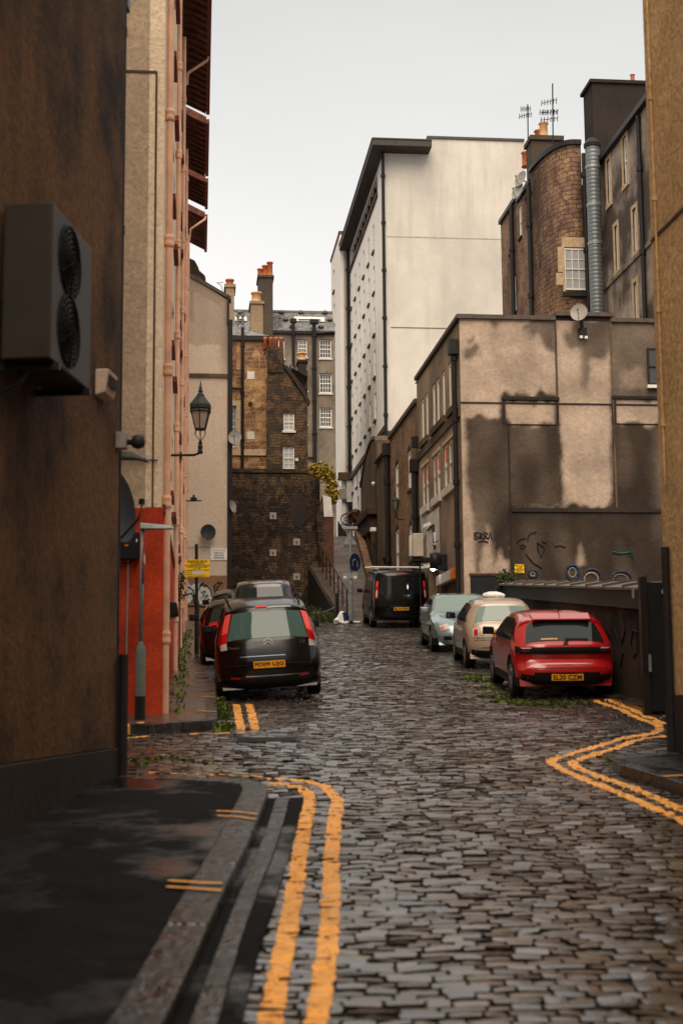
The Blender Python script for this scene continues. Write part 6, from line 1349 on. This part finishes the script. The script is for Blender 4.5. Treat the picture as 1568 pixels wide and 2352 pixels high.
    (yr0,zr0),(yr1,zr1)=S['rw']; (yf1,zf1),(yf0,zf0)=S['ws']
    yb0=yr0+.30; yb1=yf0-.15; 
    def zhi(y):
        z=ht
        if y<yr1+.45: z=min(z,bt_+(ht-bt_)*sm((y-yb0)/(yr1+.45-yb0)) if kind!='van' else ht)
        if y>yf1-.10: z=min(z,ht+(bt_-ht)*(y-(yf1-.10))/(yb1-(yf1-.10)))
        return max(z,bt_+.01)
    ys0=yb0 if kind!='van' else 3.0
    spatch('side_window',ys0,yb1,lambda y:bt_,zhi,'cglass' if gl!='cglassg' else 'cglass')
    mid=(S['wy'][0]+S['wy'][1])/2
    for yy in ((mid+.05,) if kind=='mini' else (mid-.05,mid+.95)): 
        if kind!='van': spatch('door_gap',yy,yy+.012,lambda y:.32,lambda y:bt_,'trim',.004,n=1,m=6)
    if kind!='van': spatch('pillar',mid+.0,mid+.09,lambda y:bt_,lambda y:ht,'trim',.010,n=1)
    spatch('door_handle',mid-.32,mid-.14,lambda y:bt_-.16,lambda y:bt_-.13,'trim' if pm!='cbeige' else 'chrome',.02,n=2,m=1)
    # mirrors
    for s in (-1,1):
        y=yb1-.12; x=s*(w(y,bt_)+.13); mb=MB(); mb.hexa([(x-.11,y-.04,bt_-.0),(x+.11,y-.04,bt_-.0),(x+.09,y+.10,bt_+.01),(x-.09,y+.10,bt_+.01),(x-.11,y-.04,bt_+.15),(x+.10,y-.04,bt_+.14),(x+.08,y+.10,bt_+.12),(x-.09,y+.10,bt_+.13)]); m_=mb.build('mirror',M[pm] if flip else M['trim'],root,local=True,bevel=.02,smooth=False)
        MB().poly([(x-.07,y-.046,bt_+.035),(x+.07,y-.046,bt_+.035),(x+.065,y-.046,bt_+.11),(x-.07,y-.046,bt_+.115)]).build('mirror_glass',M['cglass'],m_,local=True)
    wa_,wb_=S['wy']; q_=wr+.09
    for ya,yb_ in ((.14,wa_-q_),(wa_+q_,wb_-q_),(wb_+q_,L_-.2)):
        if yb_-ya>.08: spatch('sill',ya,yb_,lambda y:zb+.005,lambda y:.36,'trim',.010,n=4,m=2)
    # tailgate shut lines
    for sgn in (-1,1): tpatch('shut_line',idx_rear(S['rear'][2][1]),iR0,lambda t_,q=sgn:(q*.865,q*.872),'trim',.004)
    tpatch('shut_line',idx_rear(S['rear'][2][1]+.02),idx_rear(S['rear'][2][1]+.032),lambda t_:(-.87,.87),'trim',.004)
    # lower bumper / sill trim
    tpatch('rear_valance',0,idx_rear(.40),lambda t_:(-.985,.985),'trim',.010)
    return dict(root=root,body=body,top=top,ir=idx_rear,if_=idx_front,tp=tpatch,sp=spatch,w=w,S=S)
def numberplate(c,z,front=False,txt='',wd=.52,y=None):
    i=c['ir'](z); p=c['top'](i,0,.012); mb=MB().hexa([(-wd/2,p.y-.012,z-.056),(wd/2,p.y-.012,z-.056),(wd/2,p.y+.03,z-.056),(-wd/2,p.y+.03,z-.056),(-wd/2,p.y-.012,z+.056),(wd/2,p.y-.012,z+.056),(wd/2,p.y+.03,z+.056),(-wd/2,p.y+.03,z+.056)]); o=mb.build('number_plate',M['plate'],c['body'],local=True,bevel=.004)
    # lettering on the plate
    cu=bpy.data.curves.new('t','FONT'); cu.body=txt; cu.size=.10; cu.align_x='CENTER'; cu.align_y='CENTER'; cu.offset=.0022; cu.extrude=.0015; to=bpy.data.objects.new('t',cu); COL.objects.link(to); dg=bpy.context.evaluated_depsgraph_get(); me=bpy.data.meshes.new_from_object(to.evaluated_get(dg)); bpy.data.objects.remove(to)
    xs=[v.co.x for v in me.vertices]; k=(wd*.90)/(max(xs)-min(xs)); zs=[v.co.y for v in me.vertices]; kz=.078/(max(zs)-min(zs)); zc=(max(zs)+min(zs))/2
    for v in me.vertices: v.co=Vector((v.co.x*k,p.y-.0145-v.co.z,z+(v.co.y-zc)*kz))
    me.materials.clear(); me.materials.append(M['ink']); l=bpy.data.objects.new('lettering',me); COL.objects.link(l); l.parent=c['root']
    return o
# --- black people carrier
c=make_car('people_carrier','black people carrier with tall red tail lamps parked nearest on the left','car','mpv','cblack',-1.17,23.5,yaw=5.2,rollz=-2.8,gl='cglassg')
ir=c['ir']; numberplate(c,.62,txt='FD09 UJG')
for s in (-1,1):
    f=lambda a,b:(lambda t_:((a+(b-a)*t_)*s-.07*s,(a+(b-a)*t_)*s+.07*s))
    c['tp']('tail_lamp',ir(1.18),ir(1.49),f(.93,.905),'lredb',.014); c['tp']('tail_lamp',ir(1.02),ir(1.175),f(.94,.93),'lred',.014); c['tp']('tail_lamp',ir(.90),ir(1.015),f(.93,.94),'lclear',.014)
    c['sp']('tail_lamp_side',-.0+.06,.26,lambda y:.90+.3*y,lambda y:1.08+1.1*y,'lred',.008,sides=(s,),n=4)
    c['tp']('reflector',ir(.40),ir(.425),lambda t_:(s*.72-.10,s*.72+.10),'lred',.012)
c['tp']('brake_light',ir(1.535)+.0,ir(1.56),lambda t_:(-.25,.02),'lredb',.016); c['tp']('spoiler_edge',ir(1.525),ir(1.55),lambda t_:(.03,.62),'rim',.014)
c['tp']('bumper_step',ir(.43),ir(.445),lambda t_:(-.5,.8),'chrome',.008); c['tp']('boot_line',ir(.755),ir(.765),lambda t_:(-.6,.35),'chrome',.006)
p=c['top'](ir(.97),0,.02); 
for k in (0,1):
    z=.965+.045*k; MB().prism([(-.075,z-.035),(0,z+.02),(.075,z-.035),(.075,z-.012),(0,z+.045),(-.075,z-.012)],p.y-.012,p.y+.0).build('badge',M['whitesign'],c['body'],local=True)
def letters(c,txt,x,z,size,m='chrome',side=-1):
    i=c['ir'](z); p=c['top'](i,x/(c['w'](.1,z)),.012); cu=bpy.data.curves.new('t','FONT'); cu.body=txt; cu.size=size; cu.align_x='CENTER'; cu.align_y='CENTER'; cu.extrude=.002; to=bpy.data.objects.new('t',cu); COL.objects.link(to); dg=bpy.context.evaluated_depsgraph_get(); me=bpy.data.meshes.new_from_object(to.evaluated_get(dg)); bpy.data.objects.remove(to)
    for v in me.vertices: v.co=Vector((x+v.co.x,p.y-.006-v.co.z,z+v.co.y))
    me.materials.clear(); me.materials.append(M[m]); l=bpy.data.objects.new('lettering',me); COL.objects.link(l); l.parent=c['root']
letters(c,'C4',.56,.955,.075); letters(c,'Picasso',-.56,.91,.06)
# roof rails and headrests hint
for s in (-1,1): MB().tube([(s*.62,.75,1.66),(s*.64,1.3,1.71),(s*.64,2.3,1.70),(s*.62,2.8,1.62)],.02,6).build('roof_rail',M['trim'],c['root'],local=True)
# --- dark hatchback, suv, and another beyond
c=make_car('hatchback','small black hatchback with one red tail lamp showing left of the nearest car','car','mini','cblack',-2.16,30.2,yaw=6.5,rollz=-2,dz=.02); ir=c['ir']
for s in (-1,1): c['tp']('tail_lamp',ir(1.0)-1.4,ir(1.02)+.2,lambda t_,s=s:(s*.72-.14,s*.72+.14),'lred',.014); c['sp']('tail_lamp_side',.10,.3,lambda y:.86,lambda y:1.08,'lred',.01,sides=(s,),n=3)
c=make_car('suv','tall dark car with a pale sky reflection on its roof beyond the black people carrier','car','suv','cdark',-1.93,36.3,yaw=4,rollz=-2,gl='cglass'); ir=c['ir']
for s in (-1,1): c['tp']('tail_lamp',ir(.95),ir(1.12),lambda t_,s=s:(s*.9-.07,s*.9+.07),'lred',.012)
c['tp']('boot_line',ir(1.06),ir(1.075),lambda t_:(-.7,.7),'rim',.008); letters(c,'RANGE',.0,1.0,.07) if 0 else c['tp']('boot_handle',ir(.98),ir(1.0),lambda t_:(-.25,.2),'rim',.012)
MB().tube([(.0,.9,1.82),(.02,1.1,1.90),(0,1.25,1.85)],.03,6).build('roof_fin',M['trim'],c['root'],local=True)
c=make_car('hatchback','dark car farthest along the left row with only its roof and mirror showing','car','hatch','cblack',-3.05,42.0,yaw=5,rollz=-1.5,dz=.05); ir=c['ir']
for s in (-1,1): c['tp']('tail_lamp',ir(.74),ir(.86),lambda t_,s=s:(s*.82-.12,s*.82+.12),'lred',.012)
# --- red hatchback
c=make_car('hatchback','bright red hatchback parked nearest on the right beside the shed','car','hatch','cred',3.66,23.4,yaw=1.0,gl='cglass'); ir=c['ir']; tp=c['tp']
numberplate(c,.375,txt='SL20 CZM')
tp('tailgate_band',ir(.745),ir(.86),lambda t_:(-.97,.97),'trim',.010,n=16)
for s in (-1,1): tp('tail_lamp',ir(.755),ir(.875),lambda t_,s=s:(s*.86-.12,s*.86+.12),'trim',.016); tp('tail_lamp_lens',ir(.835),ir(.86),lambda t_,s=s:(s*.85-.10,s*.85+.10),'lclear',.02); tp('tail_lamp_lens',ir(.785),ir(.80),lambda t_,s=s:(s*.86-.08,s*.86+.06),'lred',.02); c['sp']('tail_lamp_side',.06,.30,lambda y:.77,lambda y:.87,'trim',.008,sides=(s,),n=4)
tp('rear_diffuser',.6,ir(.455),lambda t_:(-.80+.1*t_,.80-.1*t_),'trim',.014,n=12)
tp('plate_recess',ir(.575),ir(.66),lambda t_:(-.58,.58),'cred',.006)
tp('wiper_mount',ir(.965)+0,ir(.99),lambda t_:(.0,.5),'trim',.02); tp('sticker',ir(.972),ir(.995),lambda t_:(-.52,-.16),'potc',.012)
p=c['top'](ir(.915),0,.015); MB().prism([(-.05,.885),(-.02,.89),(0,.915),(.01,.885),(.035,.885),(.03,.93),(.05,.95),(.02,.965),(-.02,.95),(-.045,.955),(-.03,.925)],p.y-.012,p.y).build('badge',M['chrome'],c['body'],local=True)
MB().tube([(.0,.85,1.40),(.02,.72,1.52)],.010,6).build('antenna',M['trim'],c['root'],local=True)
MB().hexa([(-.5,.47,1.285),(.5,.47,1.285),(.5,.75,1.34),(-.5,.75,1.34),(-.48,.47,1.31),(.48,.47,1.31),(.5,.75,1.40),(-.5,.75,1.40)]).build('spoiler',M['cred'],c['root'],local=True,bevel=.02)
# --- beige city car
c=make_car('city_car','small round beige car with a white bag on its roof, between red and silver cars','car','mini','cbeige',3.40,30.0,yaw=1.0,gl='winpale'); ir=c['ir']; tp=c['tp']
for s in (-1,1):
    tp('tail_lamp',ir(.70),ir(.90),lambda t_,s=s:(s*.83-.09,s*.83+.09),'lclear',.014); tp('tail_lamp_lens',ir(.73),ir(.87),lambda t_,s=s:(s*.83-.055,s*.83+.055),'lred',.022)
tp('boot_line',ir(.665),ir(.675),lambda t_:(-.8,.8),'trim',.006); tp('bumper_line',ir(.455),ir(.475),lambda t_:(-.7,.7),'chrome',.008); tp('plate_lamp_bar',ir(.80),ir(.825),lambda t_:(-.30,.30),'chrome',.02)
numberplate(c,.735,txt='SK15 VHU'); p=c['top'](ir(.93),0,.02); MB().lathe((0,p.y,.925),[(.045,-.01),(.045,.004)],14,'y').build('badge',M['chrome'],c['body'],local=True)
bm=bmesh.new(); bmesh.ops.create_icosphere(bm,subdivisions=3,radius=.3)
for v in bm.verts: v.co=Vector((v.co.x*.85,v.co.y*.55,max(-.03,v.co.z*.28)+.02*noise.noise(v.co*9)))
me=bpy.data.meshes.new('bag'); bm.to_mesh(me); bm.free(); me.materials.append(M['whitesign']); o=bpy.data.objects.new('bag',me); COL.objects.link(o); o.location=(3.32,31.15,gz(31.15)+1.53); o.rotation_euler=(R(5),0,R(10)); tag(o,'crumpled white bag lying on the roof of the beige car','bag')
# --- silver saloon facing the camera
c=make_car('saloon','pale silver green saloon facing the viewer behind the beige car','car','saloon','csilver',2.98,39.9,yaw=2.0,flip=True,gl='winpale'); f_=c['if_']; tp=c['tp']
for s in (-1,1): 
    tp('headlamp',f_(.60),f_(.735),lambda t_,s=s:(s*.80-.14,s*.80+.14),'lclear',.014); tp('indicator',f_(.62),f_(.70),lambda t_,s=s:(s*.88-.05,s*.88+.05),'lorange',.02); tp('fog_lamp',f_(.30),f_(.42),lambda t_,s=s:(s*.74-.14,s*.74+.14),'trim',.012); tp('fog_trim',f_(.30),f_(.32),lambda t_,s=s:(s*.74-.14,s*.74+.14),'chrome',.018)
tp('grille',f_(.30),f_(.72),lambda t_:(-.30,.30),'trim',.014); tp('grille_trim',f_(.72),f_(.735),lambda t_:(-.31,.31),'chrome',.02)
# --- black van
c=make_car('van','black panel van with white roof bars parked at the far right by the ramp','van','van','cblack',2.0,48.3,yaw=3.6,gl='cglass'); ir=c['ir']; tp=c['tp']
numberplate(c,.66,txt='BL14 ZVS')
for s in (-1,1): tp('tail_lamp',ir(1.02),ir(1.62),lambda t_,s=s:(s*.945-.05,s*.945+.05),'lred',.014); tp('tail_lamp_lens',ir(1.42),ir(1.60),lambda t_,s=s:(s*.945-.03,s*.945+.03),'lredb',.02); tp('tail_lamp_lens',ir(1.08),ir(1.30),lambda t_,s=s:(s*.945-.03,s*.945+.03),'lclear',.02)
tp('boot_handle',ir(.95),ir(.98),lambda t_:(-.30,.25),'trim',.02); tp('brake_light',ir(1.83),ir(1.86),lambda t_:(-.2,.25),'lred',.015); tp('step',ir(.42),ir(.445),lambda t_:(-.8,.8),'trim',.03)
for k,yy in enumerate((.25,1.6,2.9)): MB().tube([(-1.0,yy,2.06),(1.0,yy,2.06)],.028,6).build('roof_bar',M['whitesign'],c['root'],local=True)
for s in (-.78,.78): MB().tube([(s,.1,2.02),(s,3.1,2.02)],.022,6).build('roof_rail',M['wood'],c['root'],local=True)
MB().tube([(-1.05,.12,2.09),(.98,.14,2.05)],.03,6).build('ladder_pole',M['whitesign'],c['root'],local=True)
# ================================================================ weeds
def tufts(name,label,spots,seed,mat_='grass',h=.12,dens=26):
    g=random.Random(seed); mb=MB()
    for x,y,r,zo in spots:
        for _ in range(int(dens*max(1,r*5))):
            a=g.uniform(0,6.28); rr=r*math.sqrt(g.random()); px_,py_=x+rr*math.cos(a),y+rr*math.sin(a)*.8; z=gz(py_)+zo; hh=h*g.uniform(.4,1.25); b=g.uniform(0,6.28); wd=.010+.02*g.random(); lx_,ly_=math.cos(b)*hh*.5,math.sin(b)*hh*.5
            mb.face(mb.pt(px_-wd,py_,z),mb.pt(px_+wd,py_,z),mb.pt(px_+lx_+wd*.6,py_+ly_,z+hh*.7),mb.pt(px_+lx_*1.4,py_+ly_*1.4,z+hh))
            if g.random()<.5: q=.018+.02*g.random(); mb.face(mb.pt(px_+lx_-q,py_+ly_,z+hh*.6),mb.pt(px_+lx_,py_+ly_-q,z+hh*.75),mb.pt(px_+lx_+q,py_+ly_,z+hh*.6),mb.pt(px_+lx_,py_+ly_+q,z+hh*.5))
    o=mb.build(name,M[mat_],recalc=False); tag(o,label,'weeds'); o['kind']='stuff'; return o
def gp(u,v,r,zo=0,h=0): q=G(u,v,h); return (q.x,q.y,r,zo)
g=random.Random(9)
tufts('weeds','green weeds sprouting along the foot of the red and cream wall',[(xw(y)+.18+g.uniform(0,.12),y,g.uniform(.08,.22),.125) for y in [20.6+k*.75 for k in range(34)]],1,h=.07,dens=7)
tufts('weeds','thin grass in the gutter beside the black people carrier',[(q[0]+.10,q[1],.09,0) for q in resamp(fr_,34)]+[gp(512,1650,.10),gp(520,1672,.12),gp(508,1680,.1)],2,h=.10)
tufts('grass','low grass growing between the setts around the red car',[gp(u,v,.30) for u,v in ((1095,1560),(1110,1566),(1135,1600),(1170,1612),(1210,1617),(1260,1617),(1310,1616),(1080,1552),(1120,1580))],3,h=.03,dens=110)
tufts('grass','tufts of grass between the paving setts at the mouth of the side lane',[gp(u,v,.12) for u,v in ((300,1750),(330,1756),(350,1745),(385,1742),(420,1748),(480,1752))],4,h=.03,dens=14)
tufts('weeds','overgrown green and yellow weeds around the foot of the ramp',[(P(u,v,d).x,d,r,0) for u,v,d,r in ((765,1425,53.2,.5),(750,1420,54.5,.6),(785,1430,52.6,.3),(735,1415,56,.7),(700,1412,58,.6),(660,1410,60,.6),(600,1410,60,.6),(560,1410,60,.5))],5,'leaf',.34,60)
tufts('weeds','dark green weeds and moss along the right kerb under the tan building',[gp(1440,1765,.14),gp(1415,1752,.12),gp(1470,1785,.14),gp(1500,1790,.12)],6,h=.07)
sh_=thing('wall_plant','leafy green shrub spilling over the far end of the shed roof','plant',(4.2,37.6,gz(37.6))); mb=MB()
for i,(u,v) in enumerate(((1150,1330),(1158,1345),(1165,1328),(1175,1322),(1148,1355),(1160,1318))): clump(mb,P(u,v,37.4),.16,70,.045,40+i)
mb.build('leaves',M['leaf'],sh_,recalc=False); MB().tube([(4.35,37.7,gz(37.6)),(P(1160,1345,37.4).x,37.4,P(1160,1345,37.4).z),tuple(P(1170,1322,37.4))],.018,5).build('stem',M['timber'],sh_)
wp_=thing('wall_plant','scraggly creeper growing between the pink drainpipes','plant',(-4.5,38,gz(38))); mb=MB()
for i,(u,v) in enumerate(((415,1325),(418,1340),(412,1350),(420,1362),(414,1372),(422,1318))): clump(mb,P(u,v,34),.14,40,.04,50+i)
mb.build('leaves',M['leaf'],wp_,recalc=False); q=P(414,1372,34.1); MB().tube([(q.x,q.y,gz(34)+.1),tuple(q),tuple(P(418,1320,34.1))],.014,5).build('stem',M['timber'],wp_)
